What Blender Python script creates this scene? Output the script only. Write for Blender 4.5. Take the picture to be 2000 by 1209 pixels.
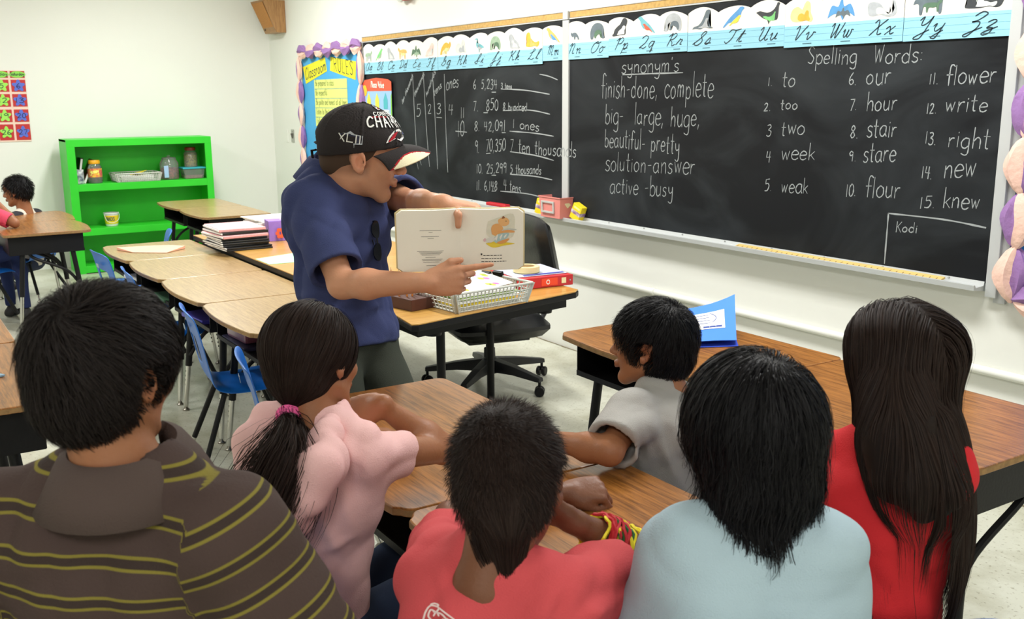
import bpy, bmesh, math, random, re
import numpy as np
from mathutils import Vector, Matrix, Euler
for _o in list(bpy.data.objects): bpy.data.objects.remove(_o)
SC = bpy.context.scene
COL = SC.collection
# ---------------------------------------------------------------- camera
cam_data = bpy.data.cameras.new('camera')
cam = bpy.data.objects.new('camera', cam_data); COL.objects.link(cam)
cam_data.sensor_width = 36.0
cam_data.lens = 36.0 * 1950.0 / 2000.0
cam_data.clip_start = 0.02
cam.matrix_world = Matrix(((0.542055, -0.171897, 0.822574, 10.212466), (0.840318, 0.118412, -0.529003, -3.594310), (-0.006469, 0.977972, 0.208634, 1.550000), (0.000000, 0.000000, 0.000000, 1.000000)))
cam_data.dof.use_dof = True
cam_data.dof.focus_distance = 3.0
cam_data.dof.aperture_fstop = 11.0
SC.camera = cam
# ---------------------------------------------------------------- world and light
W = bpy.data.worlds.new('world'); SC.world = W; W.use_nodes = True
W.node_tree.nodes['Background'].inputs[0].default_value = (0.86, 0.93, 1.0, 1)
W.node_tree.nodes['Background'].inputs[1].default_value = 0.10
def area(name, loc, size, power, color=(1, 0.98, 0.94), rot=(0, 0, 0)):
    l = bpy.data.lights.new(name, 'AREA'); l.shape = 'RECTANGLE'; l.size, l.size_y = size
    l.energy = power; l.color = color
    o = bpy.data.objects.new(name, l); COL.objects.link(o); o.location = loc; o.rotation_euler = rot
    return o
for i, (x, y, p) in enumerate([(2.2, -1.4, 46), (5.2, -1.4, 52), (8.0, -1.15, 42), (2.2, -4.2, 34), (5.2, -4.2, 26), (8.2, -4.8, 6), (11.2, -4.6, 38), (11.4, -2.0, 16)]):
    area('ceiling_tube_light', (x, y, 2.88), (1.25, 0.32), p, (1, 0.99, 0.965))
SC.view_settings.view_transform = 'Standard'; SC.view_settings.look = 'None'
SC.view_settings.gamma = 1.0; SC.view_settings.use_curve_mapping = False
SC.view_settings.exposure = 0.58
SC.cycles.max_bounces = 8
SC.cycles.use_denoising = True
random.seed(4); RNG = np.random.default_rng(7)
# ---------------------------------------------------------------- helpers
def srgb(c):
    if isinstance(c, str): c = tuple(int(c[i:i+2], 16) for i in (0, 2, 4))
    return tuple(((v/255)/12.92 if v/255 <= 0.04045 else (((v/255)+0.055)/1.055)**2.4) for v in c) + (1,)
MATS = {}
def mat(name, col, rough=0.5, metal=0.0, var=0.0, vscale=8.0, bump=0.0, bscale=60.0, stretch=(1, 1, 1), spec=0.5, trans=0.0, sss=0.0, coat=0.0, col2=None, attr=None, emit=0):
    if name in MATS: return MATS[name]
    m = bpy.data.materials.new(name); m.use_nodes = True; nt = m.node_tree; b = nt.nodes['Principled BSDF']
    N, L = nt.nodes, nt.links
    b.inputs['Roughness'].default_value = rough; b.inputs['Metallic'].default_value = metal
    b.inputs['Specular IOR Level'].default_value = spec
    if trans: b.inputs['Transmission Weight'].default_value = trans
    if coat: b.inputs['Coat Weight'].default_value = coat; b.inputs['Coat Roughness'].default_value = 0.15
    if sss:
        b.inputs['Subsurface Weight'].default_value = sss; b.inputs['Subsurface Radius'].default_value = (0.012, 0.005, 0.003); b.inputs['Subsurface Scale'].default_value = 1.0
    c = srgb(col); b.inputs['Base Color'].default_value = c
    tc = N.new('ShaderNodeTexCoord'); mp = N.new('ShaderNodeMapping'); L.new(tc.outputs['Object'], mp.inputs[0]); mp.inputs['Scale'].default_value = stretch
    src = None
    if attr:
        a = N.new('ShaderNodeVertexColor'); a.layer_name = attr
        mx = N.new('ShaderNodeMix'); mx.data_type = 'RGBA'; mx.blend_type = 'MULTIPLY'; mx.inputs[0].default_value = 1
        mx.inputs[6].default_value = c; L.new(a.outputs[0], mx.inputs[7]); src = mx.outputs[2]
    if var or col2:
        n = N.new('ShaderNodeTexNoise'); n.inputs['Scale'].default_value = vscale; n.inputs['Detail'].default_value = 5; L.new(mp.outputs[0], n.inputs['Vector'])
        r = N.new('ShaderNodeValToRGB'); L.new(n.outputs[0], r.inputs[0])
        r.color_ramp.elements[0].position = 0.32; r.color_ramp.elements[1].position = 0.68
        if col2: c0 = srgb(col2); c1 = c
        else: c0 = tuple(v*(1-var) for v in c[:3]) + (1,); c1 = tuple(min(1, v*(1+var)) for v in c[:3]) + (1,)
        if src is None:
            r.color_ramp.elements[0].color = c0; r.color_ramp.elements[1].color = c1; src = r.outputs[0]
        else:
            r.color_ramp.elements[0].color = (1-var,)*3 + (1,); r.color_ramp.elements[1].color = (1, 1, 1, 1)
            m2 = N.new('ShaderNodeMix'); m2.data_type = 'RGBA'; m2.blend_type = 'MULTIPLY'; m2.inputs[0].default_value = 1
            L.new(src, m2.inputs[6]); L.new(r.outputs[0], m2.inputs[7]); src = m2.outputs[2]
    if src is not None: L.new(src, b.inputs['Base Color'])
    if bump:
        n = N.new('ShaderNodeTexNoise'); n.inputs['Scale'].default_value = bscale; n.inputs['Detail'].default_value = 4; L.new(mp.outputs[0], n.inputs['Vector'])
        bp = N.new('ShaderNodeBump'); bp.inputs['Strength'].default_value = bump; bp.inputs['Distance'].default_value = 0.01; L.new(n.outputs[0], bp.inputs['Height']); L.new(bp.outputs[0], b.inputs['Normal'])
    MATS[name] = m
    return m
def wood(name, light, dark, rough=0.35, sc=1.0, axis=0, coat=0.3):
    m = bpy.data.materials.new(name); m.use_nodes = True; nt = m.node_tree; b = nt.nodes['Principled BSDF']; N, L = nt.nodes, nt.links
    tc = N.new('ShaderNodeTexCoord'); mp = N.new('ShaderNodeMapping'); L.new(tc.outputs['Object'], mp.inputs[0])
    s = [26*sc, 26*sc, 26*sc]; s[axis] = 1.6*sc; mp.inputs['Scale'].default_value = s
    n = N.new('ShaderNodeTexNoise'); n.inputs['Scale'].default_value = 2.2; n.inputs['Detail'].default_value = 6; n.inputs['Distortion'].default_value = 0.6; L.new(mp.outputs[0], n.inputs['Vector'])
    n2 = N.new('ShaderNodeTexNoise'); n2.inputs['Scale'].default_value = 9; n2.inputs['Detail'].default_value = 3; L.new(mp.outputs[0], n2.inputs['Vector'])
    ad = N.new('ShaderNodeMix'); ad.inputs[0].default_value = 0.4; L.new(n.outputs[0], ad.inputs[2]); L.new(n2.outputs[0], ad.inputs[3])
    r = N.new('ShaderNodeValToRGB'); L.new(ad.outputs[0], r.inputs[0])
    e = r.color_ramp.elements; e[0].position = 0.36; e[0].color = srgb(dark); e[1].position = 0.6; e[1].color = srgb(light)
    L.new(r.outputs[0], b.inputs['Base Color']); b.inputs['Roughness'].default_value = rough
    b.inputs['Coat Weight'].default_value = coat; b.inputs['Coat Roughness'].default_value = 0.2
    return m

class MB:
    def __init__(s, world=True): s.v = []; s.f = []; s.m = []; s.world = world
    def add(s, vs, fs, mi=0):
        o = len(s.v); s.v += [tuple(v) for v in vs]; s.f += [tuple(o+i for i in f) for f in fs]; s.m += [mi]*len(fs); return s
    def box(s, c, d, rot=None, mi=0, taper=1.0):
        x, y, z = d[0]/2, d[1]/2, d[2]/2; t = taper
        vs = [(-x*t, -y*t, -z), (x*t, -y*t, -z), (x*t, y*t, -z), (-x*t, y*t, -z), (-x, -y, z), (x, -y, z), (x, y, z), (-x, y, z)]
        M = Euler(rot).to_matrix() if rot else Matrix.Identity(3); c = Vector(c)
        return s.add([M @ Vector(v) + c for v in vs], [(0, 3, 2, 1), (4, 5, 6, 7), (0, 1, 5, 4), (1, 2, 6, 5), (2, 3, 7, 6), (3, 0, 4, 7)], mi)
    def tube(s, pts, r, n=10, mi=0, caps=True, flat=1.0):
        pts = [Vector(p) for p in pts]; k = len(pts); rs = r if isinstance(r, (list, tuple)) else [r]*k
        t0 = (pts[1]-pts[0]).normalized(); up = Vector((0, 0, 1)) if abs(t0.z) < 0.9 else Vector((0, 1, 0))
        a = t0.cross(up).normalized(); vs = []
        for i, p in enumerate(pts):
            t = (pts[min(i+1, k-1)]-pts[max(i-1, 0)]).normalized(); a = (a - t*a.dot(t)).normalized(); b = t.cross(a)
            for j in range(n):
                q = 2*math.pi*j/n; vs.append(p + a*(math.cos(q)*rs[i]) + b*(math.sin(q)*rs[i]*flat))
        fs = [(i*n+j, i*n+(j+1) % n, (i+1)*n+(j+1) % n, (i+1)*n+j) for i in range(k-1) for j in range(n)]
        if caps: fs += [tuple(range(n-1, -1, -1)), tuple((k-1)*n+j for j in range(n))]
        return s.add(vs, fs, mi)
    def lathe(s, prof, c=(0, 0, 0), n=20, mi=0, M=None):
        c = Vector(c); vs = []; k = len(prof)
        for r, z in prof:
            for j in range(n):
                q = 2*math.pi*j/n; v = Vector((max(r, 1e-5)*math.cos(q), max(r, 1e-5)*math.sin(q), z)); vs.append((M @ v if M else v) + c)
        fs = [(i*n+j, i*n+(j+1) % n, (i+1)*n+(j+1) % n, (i+1)*n+j) for i in range(k-1) for j in range(n)]
        return s.add(vs, fs, mi)
    def prism(s, out, z0, z1, mi=0, fn=None):
        n = len(out); vs = [(x, y, z0) for x, y in out] + [(x, y, z1) for x, y in out]
        if fn: vs = [fn(*v) for v in vs]
        fs = [tuple(range(n-1, -1, -1)), tuple(n+i for i in range(n))] + [(i, (i+1) % n, n+(i+1) % n, n+i) for i in range(n)]
        return s.add(vs, fs, mi)
    def build(s, name, mats, parent=None, smooth=False, bevel=0, recalc=True, seg=2):
        me = bpy.data.meshes.new(name)
        vs = s.v
        if parent is not None and s.world:
            o = wloc(parent); vs = [(v[0]-o[0], v[1]-o[1], v[2]-o[2]) for v in vs]
        me.from_pydata(vs, [], s.f)
        if not isinstance(mats, (list, tuple)): mats = [mats]
        for m in mats: me.materials.append(m)
        me.polygons.foreach_set('material_index', s.m)
        if recalc or bevel:
            bm = bmesh.new(); bm.from_mesh(me)
            if recalc: bmesh.ops.recalc_face_normals(bm, faces=bm.faces)
            if bevel:
                es = [e for e in bm.edges if len(e.link_faces) == 2 and e.calc_face_angle(0) > 0.6]
                bmesh.ops.bevel(bm, geom=es, offset=bevel, segments=seg, affect='EDGES', profile=0.6, clamp_overlap=True)
            bm.to_mesh(me); bm.free()
        if smooth: 
            me.polygons.foreach_set('use_smooth', [True]*len(me.polygons))
            try: me.set_sharp_from_angle(angle=math.radians(40))
            except Exception: pass
        me.update()
        ob = bpy.data.objects.new(name, me); COL.objects.link(ob)
        if parent is not None: ob.parent = parent
        return ob
def wloc(o):
    l = Vector((0, 0, 0))
    while o is not None: l += o.location; o = o.parent
    return l
def tag(o, label=None, cat=None, group=None, kind=None):
    if label: o['label'] = label
    if cat: o['category'] = cat
    if group: o['group'] = group
    if kind: o['kind'] = kind
    return o
def thing(name, loc, label, cat, group=None, rz=0):
    o = bpy.data.objects.new(name, None); COL.objects.link(o); o.location = loc; o.rotation_euler = (0, 0, rz); o.empty_display_size = 0.1
    return tag(o, label, cat, group)
def kids_of(o): return [c for c in bpy.data.objects if c.parent == o]
def dup(o, loc, rz=0, label=None, parent=None):
    c = o.copy(); COL.objects.link(c)
    if parent is None:
        c.location = loc; c.rotation_euler = (0, 0, rz)
        if label: c['label'] = label
    else: c.parent = parent
    for ch in kids_of(o): dup(ch, None, parent=c)
    return c
def structure(o): o['kind'] = 'structure'; return o
def crom(pts, n=6):
    P = [np.array(p, float) for p in pts]
    if len(P) < 3: return P
    out = []
    for i in range(len(P)-1):
        p0 = P[max(i-1, 0)]; p1 = P[i]; p2 = P[i+1]; p3 = P[min(i+2, len(P)-1)]
        for j in range(n):
            t = j/n; out.append(0.5*((2*p1)+(p2-p0)*t+(2*p0-5*p1+4*p2-p3)*t*t+(3*p1-p0-3*p2+p3)*t**3))
    out.append(P[-1]); return out

# ---------------------------------------------------------------- room shell
M_WALL = mat('painted_wall', (232, 233, 226), 0.6, var=0.015, vscale=1.3, bump=0.06, bscale=25)
M_CEIL = mat('ceiling_paint', (225, 225, 220), 0.8)
M_WHITE = mat('white_enamel', (226, 228, 226), 0.35)
def floor_mat():
    m = bpy.data.materials.new('worn_floor_tile'); m.use_nodes = True; nt = m.node_tree; b = nt.nodes['Principled BSDF']; N, L = nt.nodes, nt.links
    tc = N.new('ShaderNodeTexCoord')
    n = N.new('ShaderNodeTexNoise'); n.inputs['Scale'].default_value = 2.2; n.inputs['Detail'].default_value = 8; n.inputs['Roughness'].default_value = 0.65; L.new(tc.outputs['Object'], n.inputs['Vector'])
    r = N.new('ShaderNodeValToRGB'); L.new(n.outputs[0], r.inputs[0]); e = r.color_ramp.elements
    e[0].position = 0.36; e[0].color = srgb((165, 163, 142)); e[1].position = 0.58; e[1].color = srgb((200, 201, 186))
    v = N.new('ShaderNodeTexNoise'); v.inputs['Scale'].default_value = 70; v.inputs['Detail'].default_value = 2; L.new(tc.outputs['Object'], v.inputs['Vector'])
    r2 = N.new('ShaderNodeValToRGB'); L.new(v.outputs[0], r2.inputs[0]); e = r2.color_ramp.elements
    e[0].position = 0.30; e[0].color = srgb((150, 140, 115)); e[1].position = 0.40; e[1].color = (1, 1, 1, 1)
    mx = N.new('ShaderNodeMix'); mx.data_type = 'RGBA'; mx.blend_type = 'MULTIPLY'; mx.inputs[0].default_value = 0.55
    L.new(r.outputs[0], mx.inputs[6]); L.new(r2.outputs[0], mx.inputs[7]); L.new(mx.outputs[2], b.inputs['Base Color'])
    b.inputs['Roughness'].default_value = 0.28
    bp = N.new('ShaderNodeBump'); bp.inputs['Strength'].default_value = 0.12; bp.inputs['Distance'].default_value = 0.004; L.new(n.outputs[0], bp.inputs['Height']); L.new(bp.outputs[0], b.inputs['Normal'])
    return m
M_FLOOR = floor_mat()
XL, XR, YB, ZC = 0.12, 12.6, -7.0, 2.9
structure(MB().box(((XL+XR)/2, YB/2, -0.06), (XR-XL+0.4, -YB+0.4, 0.12)).build('floor', M_FLOOR))
structure(MB().box(((XL+XR)/2, YB/2, ZC+0.06), (XR-XL+0.4, -YB+0.4, 0.12)).build('ceiling', M_CEIL))
structure(MB().box(((XL+XR)/2, 0.06, ZC/2), (XR-XL+0.4, 0.12, ZC)).build('wall_back', M_WALL))
structure(MB().box((XL-0.06, YB/2, ZC/2), (0.12, -YB, ZC)).build('wall_left', M_WALL))
structure(MB().box((XR+0.06, YB/2, ZC/2), (0.12, -YB, ZC)).build('wall_right', M_WALL))
structure(MB().box(((XL+XR)/2, YB-0.06, ZC/2), (XR-XL+0.4, 0.12, ZC)).build('wall_front', M_WALL))
# floor crack of grout and dirt along the board wall
M_DIRT = mat('floor_dirt', (120, 108, 82), 0.9, var=0.3, vscale=40)
b = MB(); x = XL
while x < XR - 0.1:
    w = 0.004 + random.random()*0.007; x2 = x + 0.05
    b.add([(x, -0.001, 0.001), (x2, -0.001, 0.001), (x2, -0.006-w, 0.0015), (x, -0.006-w, 0.0015)], [(0, 1, 2, 3)]); x = x2
structure(b.build('trim_1', M_DIRT, recalc=False))
# painted pipe along the wall
b = MB(); b.tube([(2.6, -0.022, 0.495), (12.5, -0.022, 0.495)], 0.017, 12)
for k in range(7): b.tube([(3.2+k*1.45-0.012, -0.022, 0.495), (3.2+k*1.45+0.012, -0.022, 0.495)], 0.0205, 12)
structure(b.build('trim_2', M_WALL, smooth=True))
# ---------------------------------------------------------------- stroke lettering
GL = {
'a': (52, '44,50 20,52 2,32 6,8 24,-1 44,18|44,50 44,12 50,0'), 'b': (48, '4,100 4,0|4,32 20,52 42,38 40,10 20,-2 4,10'), 'c': (44, '42,42 22,52 2,32 6,8 24,-1 42,8'),
'd': (50, '42,100 42,0|42,36 22,52 2,32 6,8 24,-1 42,12'), 'e': (46, '3,27 42,30 36,48 18,52 2,30 8,5 26,-1 42,8'), 'f': (36, '42,90 28,100 16,85 15,0|0,52 34,52'),
'g': (50, '42,50 20,52 2,32 6,8 24,0 42,14|42,50 43,-20 28,-36 6,-28'), 'h': (46, '4,100 4,0|4,30 22,52 38,42 39,0'), 'i': (14, '5,52 5,0|5,68 6,72'), 'j': (20, '12,52 12,-25 0,-35|12,70 13,73'),
'k': (42, '4,100 4,0|36,50 6,22|14,28 38,0'), 'l': (14, '5,100 5,0'), 'm': (62, '4,52 4,0|4,34 16,52 27,42 28,0|28,34 42,52 53,42 54,0'), 'n': (46, '4,52 4,0|4,32 22,52 36,42 38,0'),
'o': (48, '22,52 3,34 6,8 24,-1 42,14 40,40 22,52'), 'p': (48, '4,52 4,-38|4,34 22,52 42,36 38,8 20,-1 4,10'), 'q': (50, '42,50 20,52 2,32 6,8 24,0 42,14|42,50 42,-38'),
'r': (36, '4,52 4,0|4,28 16,48 32,50'), 's': (40, '36,46 20,52 6,42 12,30 30,22 34,8 18,-2 2,6'), 't': (34, '14,88 14,8 26,0|0,55 30,55'), 'u': (46, '4,52 5,12 18,-1 36,12|38,52 38,0'),
'v': (38, '2,52 18,0|18,0 34,52'), 'w': (56, '2,52 14,0|14,0 26,45|26,45 38,0|38,0 50,52'), 'x': (40, '2,50 36,0|36,50 2,0'), 'y': (46, '4,52 8,26 22,18 38,30|38,52 38,-20 24,-36 6,-28'), 'z': (42, '2,50 36,50|36,50 2,0|2,0 38,0'),
'0': (50, '24,98 4,70 6,20 24,0 44,25 42,75 24,98'), '1': (22, '8,98 9,0'), '2': (52, '4,78 20,98 40,85 34,52 4,2|4,2 46,4'), '3': (48, '6,92 28,98 38,80 16,54|16,54 40,42 36,10 16,0 2,10'),
'4': (52, '10,98 4,45|4,45 46,48|36,98 34,0'), '5': (50, '42,97 10,96|10,96 8,60|8,60 30,62 42,38 28,4 4,4'), '6': (48, '32,98 10,60 4,20 22,-1 40,18 28,42 6,30'), '7': (48, '2,94 42,96|42,96 14,0'),
'8': (50, '24,52 6,72 22,98 40,78 24,52 4,22 20,0 42,20 24,52'), '9': (50, '40,80 20,98 4,74 20,54 40,72|40,90 38,0'), '.': (18, '4,1 6,0'), ',': (20, '8,6 2,-16'), '-': (38, '4,33 30,35'), ':': (18, '6,44 7,46|6,10 7,12'),
' ': (40, ''), "'": (16, '8,100 6,84'), '_': (50, '0,-8 50,-8'), '/': (40, '4,0 34,100'),
'A': (54, '2,0 24,100|24,100 46,0|10,38 38,38'), 'B': (50, '4,100 4,0|4,100 36,90 34,62 4,54|4,54 42,42 40,8 4,0'), 'C': (50, '44,84 24,100 4,60 10,10 28,0 46,14'), 'D': (52, '4,100 4,0|4,100 34,90 46,50 34,8 4,0'),
'E': (46, '40,100 4,100|4,100 4,0|4,0 42,0|4,52 34,52'), 'F': (44, '40,100 4,100|4,100 4,0|4,52 32,52'), 'G': (54, '44,84 24,100 4,60 10,10 28,0 46,20|46,20 46,44|46,44 30,44'), 'H': (52, '4,100 4,0|44,100 44,0|4,52 44,52'),
'I': (14, '6,100 6,0'), 'K': (48, '4,100 4,0|42,98 6,45|14,54 44,0'), 'L': (44, '4,100 4,0|4,0 40,0'), 'M': (62, '4,0 4,100|4,100 30,40|30,40 56,100|56,100 56,0'), 'N': (54, '4,0 4,100|4,100 46,0|46,0 46,100'),
'O': (58, '26,100 4,60 8,12 28,0 50,30 46,84 26,100'), 'P': (48, '4,100 4,0|4,100 38,92 38,60 4,50'), 'R': (50, '4,100 4,0|4,100 38,92 38,60 4,50|14,52 44,0'), 'S': (48, '40,86 20,100 4,78 20,55 40,32 26,2 2,10'),
'T': (46, '0,100 44,100|22,100 22,0'), 'U': (52, '4,100 6,20 24,0 42,20 44,100'), 'V': (46, '2,100 22,0|22,0 42,100'), 'W': (66, '2,100 16,0|16,0 30,80|30,80 44,0|44,0 58,100'), 'X': (46, '2,100 42,0|42,100 2,0'), 'Y': (46, '2,100 22,50|42,100 22,50|22,50 20,0'),
}
# cursive: drawn upright, sheared when set
CU = {
'A': (82, '58,88 36,100 8,62 12,8 34,-2 58,50 64,98 60,30 66,2 80,14'), 'a': (52, '0,10 12,30 36,52 42,48 20,52 8,26 18,0 38,22 44,50 40,12 50,8'),
'B': (74, '14,72 26,96 30,60 20,0|22,80 48,100 60,78 34,54 64,40 58,4 20,2 10,16'), 'b': (44, '0,6 18,70 24,98 12,80 12,8 26,0 36,30 32,48 44,44'),
'C': (66, '14,80 30,98 58,98 56,80 26,96 8,50 18,4 42,-2 62,18'), 'c': (42, '0,8 12,30 34,50 36,42 16,48 8,20 20,0 42,12'),
'D': (80, '30,92 28,20 10,2 30,4 66,20 74,70 46,100 16,92 10,78'), 'd': (56, '0,10 14,34 38,52 40,48 18,50 10,20 22,0 40,24 48,98 42,12 54,8'),
'E': (62, '52,88 40,100 24,90 22,62 40,54 22,52 6,24 20,0 44,2 56,16'), 'e': (38, '0,8 22,26 28,46 18,50 10,24 18,0 38,12'),
'F': (74, '8,78 18,96 46,90 70,98|44,90 40,30 22,-2 6,12|24,50 56,54'), 'f': (40, '0,6 20,60 22,98 12,80 12,-34 22,-30 20,0 38,10'),
'G': (74, '6,4 30,50 46,96 34,98 26,60 44,44 56,60|56,60 58,20 34,-4 10,10'), 'g': (50, '0,10 14,36 38,52 40,48 18,52 8,24 20,2 40,26 42,50 36,-34 16,-30 50,8'),
'H': (84, '8,76 20,92 24,98 20,30 10,0|66,98 50,50 48,10 60,0 74,12|18,44 40,56 54,48'), 'h': (46, '0,6 20,70 22,98 12,80 10,0|10,14 28,48 34,40 32,10 46,10'),
'I': (60, '6,10 30,40 46,92 36,98 26,50 34,4 18,-2 4,18|24,22 54,22'), 'i': (26, '0,8 14,50 12,10 26,8|16,68 18,72'),
'J': (60, '16,10 30,60 48,98 36,96 34,40 24,-38 8,-30 24,-4 54,12'), 'j': (30, '0,8 18,50 14,-34 2,-30 30,8|20,68 22,72'),
'K': (80, '8,76 20,92 26,98 22,40 12,0|66,98 40,60 24,48 44,40 50,8 74,10'), 'k': (46, '0,6 20,70 22,98 12,80 10,0|10,20 30,48 32,34 16,26 32,6 46,10'),
'L': (70, '10,60 34,70 46,94 32,98 28,40 12,0 22,10 44,0 62,12'), 'l': (26, '0,6 18,66 22,98 10,80 10,8 26,10'),
'M': (92, '6,74 18,92 24,94 20,10|22,70 38,94 44,80 42,10|44,70 62,94 68,80 66,10 84,10'), 'm': (66, '0,36 8,50 12,40 10,0|12,30 26,50 30,36 28,0|30,30 44,50 50,36 48,8 62,10'),
'N': (78, '6,74 18,92 24,94 20,4|22,66 42,94 52,80 50,10 70,10'), 'n': (50, '0,36 8,50 12,40 10,0|12,28 30,50 36,38 34,8 50,10'),
'O': (66, '40,96 14,76 8,30 24,0 50,14 58,62 40,96 30,84 50,82 66,92'), 'o': (44, '22,50 8,34 10,6 24,0 34,20 24,48 34,42 46,46'),
'P': (66, '8,76 20,92 26,96 22,0|24,80 44,100 60,80 50,52 24,50'), 'p': (46, '0,36 10,50 12,36 8,-38|12,28 28,50 38,34 28,2 14,4 44,10'),
'Q': (66, '8,80 28,100 52,84 44,40 14,4 28,4 44,-4 62,10'), 'q': (46, '36,46 18,50 8,26 18,2 34,22 40,50 36,-38 44,-10'),
'R': (72, '8,76 20,92 26,96 22,0|24,80 44,100 58,82 44,54 26,50 44,30 54,2 70,12'), 'r': (36, '0,8 12,40 14,54 20,46 32,44 26,12 38,10'),
'S': (62, '0,6 30,50 48,92 34,98 26,70 46,30 34,0 12,2 6,20'), 's': (36, '0,8 16,50 24,20 14,0 4,8 36,10'),
'T': (70, '8,78 18,96 44,90 68,98|44,90 40,30 22,-2 6,12'), 't': (34, '0,8 18,88 12,10 30,8|4,60 32,60'),
'U': (80, '8,76 20,96 24,70 20,20 34,0 54,30 60,96 56,20 66,2 78,12'), 'u': (50, '0,36 10,50 10,12 20,0 36,24 40,50 38,10 50,10'),
'V': (66, '6,76 18,96 24,60 30,0 48,60 60,96'), 'v': (44, '0,36 10,50 14,20 20,0 34,30 34,48 46,46'),
'W': (92, '6,76 18,96 22,50 26,0 44,50 50,90 50,20 56,0 74,50 84,96'), 'w': (62, '0,36 8,50 10,10 20,0 30,20 32,48 32,10 42,0 52,24 50,48 62,46'),
'X': (70, '8,78 20,96 34,50 46,4 62,10|60,96 34,52 10,0'), 'x': (44, '0,36 12,50 22,26 30,2 44,10|36,50 6,0'),
'Y': (76, '8,76 20,96 22,60 30,44 48,60 58,96|58,96 52,-20 34,-38 22,-26 70,16'), 'y': (50, '0,36 10,50 10,20 22,4 38,26|42,50 36,-30 24,-38 16,-28 50,8'),
'Z': (66, '10,78 28,100 50,86 30,52 12,44 40,42 44,10 26,-38 12,-28 62,10'), 'z': (46, '0,38 16,50 28,38 8,4 28,4 28,-24 12,-36 4,-22 44,8'),
}
def strokes(text, table=GL, gap=10, slant=0.0, jit=0.0, cursive=False):
    x = 0; out = []
    for ch in text:
        w, d = table.get(ch, GL.get(ch, (30, '')))
        jy = random.uniform(-jit, jit)*6; js = 1+random.uniform(-jit, jit)*0.12
        for st in d.split('|'):
            if not st: continue
            P = [tuple(float(v) for v in q.split(',')) for q in st.split()]
            P = [(x+a*js+slant*b, b*js+jy) for a, b in P]
            out.append(crom(P, 5) if len(P) > 2 else [np.array(p) for p in P])
        x += w+gap
    return out, max(x-gap, 1)
def ribbons(mb, lines, w, mi=0, fn=None, jit=0.0, tip=0.7):
    for P in lines:
        P = [np.array(p, float) for p in P]
        if len(P) < 2: continue
        L, Rr = [], []
        for i, p in enumerate(P):
            t = P[min(i+1, len(P)-1)]-P[max(i-1, 0)]; n = np.linalg.norm(t) or 1; t = t/n
            ww = w/2*(1+random.uniform(-jit, jit))*(tip if i in (0, len(P)-1) else 1)
            nn = np.array((-t[1], t[0]))*ww; ex = t*ww*(-1 if i == 0 else (1 if i == len(P)-1 else 0))*0.6
            L.append(p+nn+ex); Rr.append(p-nn+ex)
        vs = [fn(*q) for q in L]+[fn(*q) for q in Rr]; k = len(P)
        mb.add(vs, [(i, k+i, k+i+1, i+1) for i in range(k-1)], mi)
def text_lines(text, o, e, h, table=GL, **kw):
    """strokes in plane coords: o origin, e end of baseline, h cap height"""
    S, w = strokes(text, table, **kw); o = np.array(o, float); e = np.array(e, float)
    u = (e-o)/w; Lh = h/100.0; v = np.array((0.0, 1.0))*Lh
    return [[o+u*p[0]+v*p[1] for p in st] for st in S]
# ---------------------------------------------------------------- blackboard
def board_mat():
    m = bpy.data.materials.new('chalk_dusted_slate'); m.use_nodes = True; nt = m.node_tree; b = nt.nodes['Principled BSDF']; N, L = nt.nodes, nt.links
    tc = N.new('ShaderNodeTexCoord'); mp = N.new('ShaderNodeMapping'); L.new(tc.outputs['Object'], mp.inputs[0]); mp.inputs['Scale'].default_value = (0.8, 1, 1.5); mp.inputs['Rotation'].default_value = (0, 0.5, 0)
    n = N.new('ShaderNodeTexNoise'); n.inputs['Scale'].default_value = 1.6; n.inputs['Detail'].default_value = 7; n.inputs['Distortion'].default_value = 1.6; L.new(mp.outputs[0], n.inputs['Vector'])
    r = N.new('ShaderNodeValToRGB'); L.new(n.outputs[0], r.inputs[0]); e = r.color_ramp.elements
    e[0].position = 0.42; e[0].color = srgb((23, 25, 28)); e[1].position = 0.72; e[1].color = srgb((46, 50, 53))
    L.new(r.outputs[0], b.inputs['Base Color']); b.inputs['Roughness'].default_value = 0.62; b.inputs['Specular IOR Level'].default_value = 0.15
    return m
M_BOARD = board_mat()
M_FRAME = mat('board_aluminium', (196, 200, 200), 0.38, 0.15)
M_CHALK = mat('chalk', (156, 162, 163), 0.95)
M_CORK = mat('cork_strip', (196, 160, 96), 0.85, var=0.15, vscale=60)
X0, XM, X1, ZB, ZT = 2.42, 5.275, 8.03, 0.835, 1.985
board = thing('blackboard', (X0, 0, ZB), 'long black chalkboard filled with chalk writing, in a white metal frame', 'blackboard')
for a, c in ((X0, XM-0.03), (XM+0.03, X1)):
    MB().box(((a+c)/2, -0.012, (ZB+ZT)/2), (c-a, 0.02, ZT-ZB)).build('slate_panel', M_BOARD, board)
MB().box((XM, -0.018, (ZB+ZT)/2), (0.062, 0.03, ZT-ZB)).build('centre_joint', M_FRAME, board, bevel=0.003)
MB().box((X1+0.022, -0.016, (ZB+ZT)/2-0.01), (0.045, 0.03, ZT-ZB+0.08)).build('side_frame', M_FRAME, board, bevel=0.003)
MB().box((X0-0.018, -0.016, (ZB+ZT)/2), (0.036, 0.03, ZT-ZB+0.03)).build('side_frame', M_FRAME, board, bevel=0.003)
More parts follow.
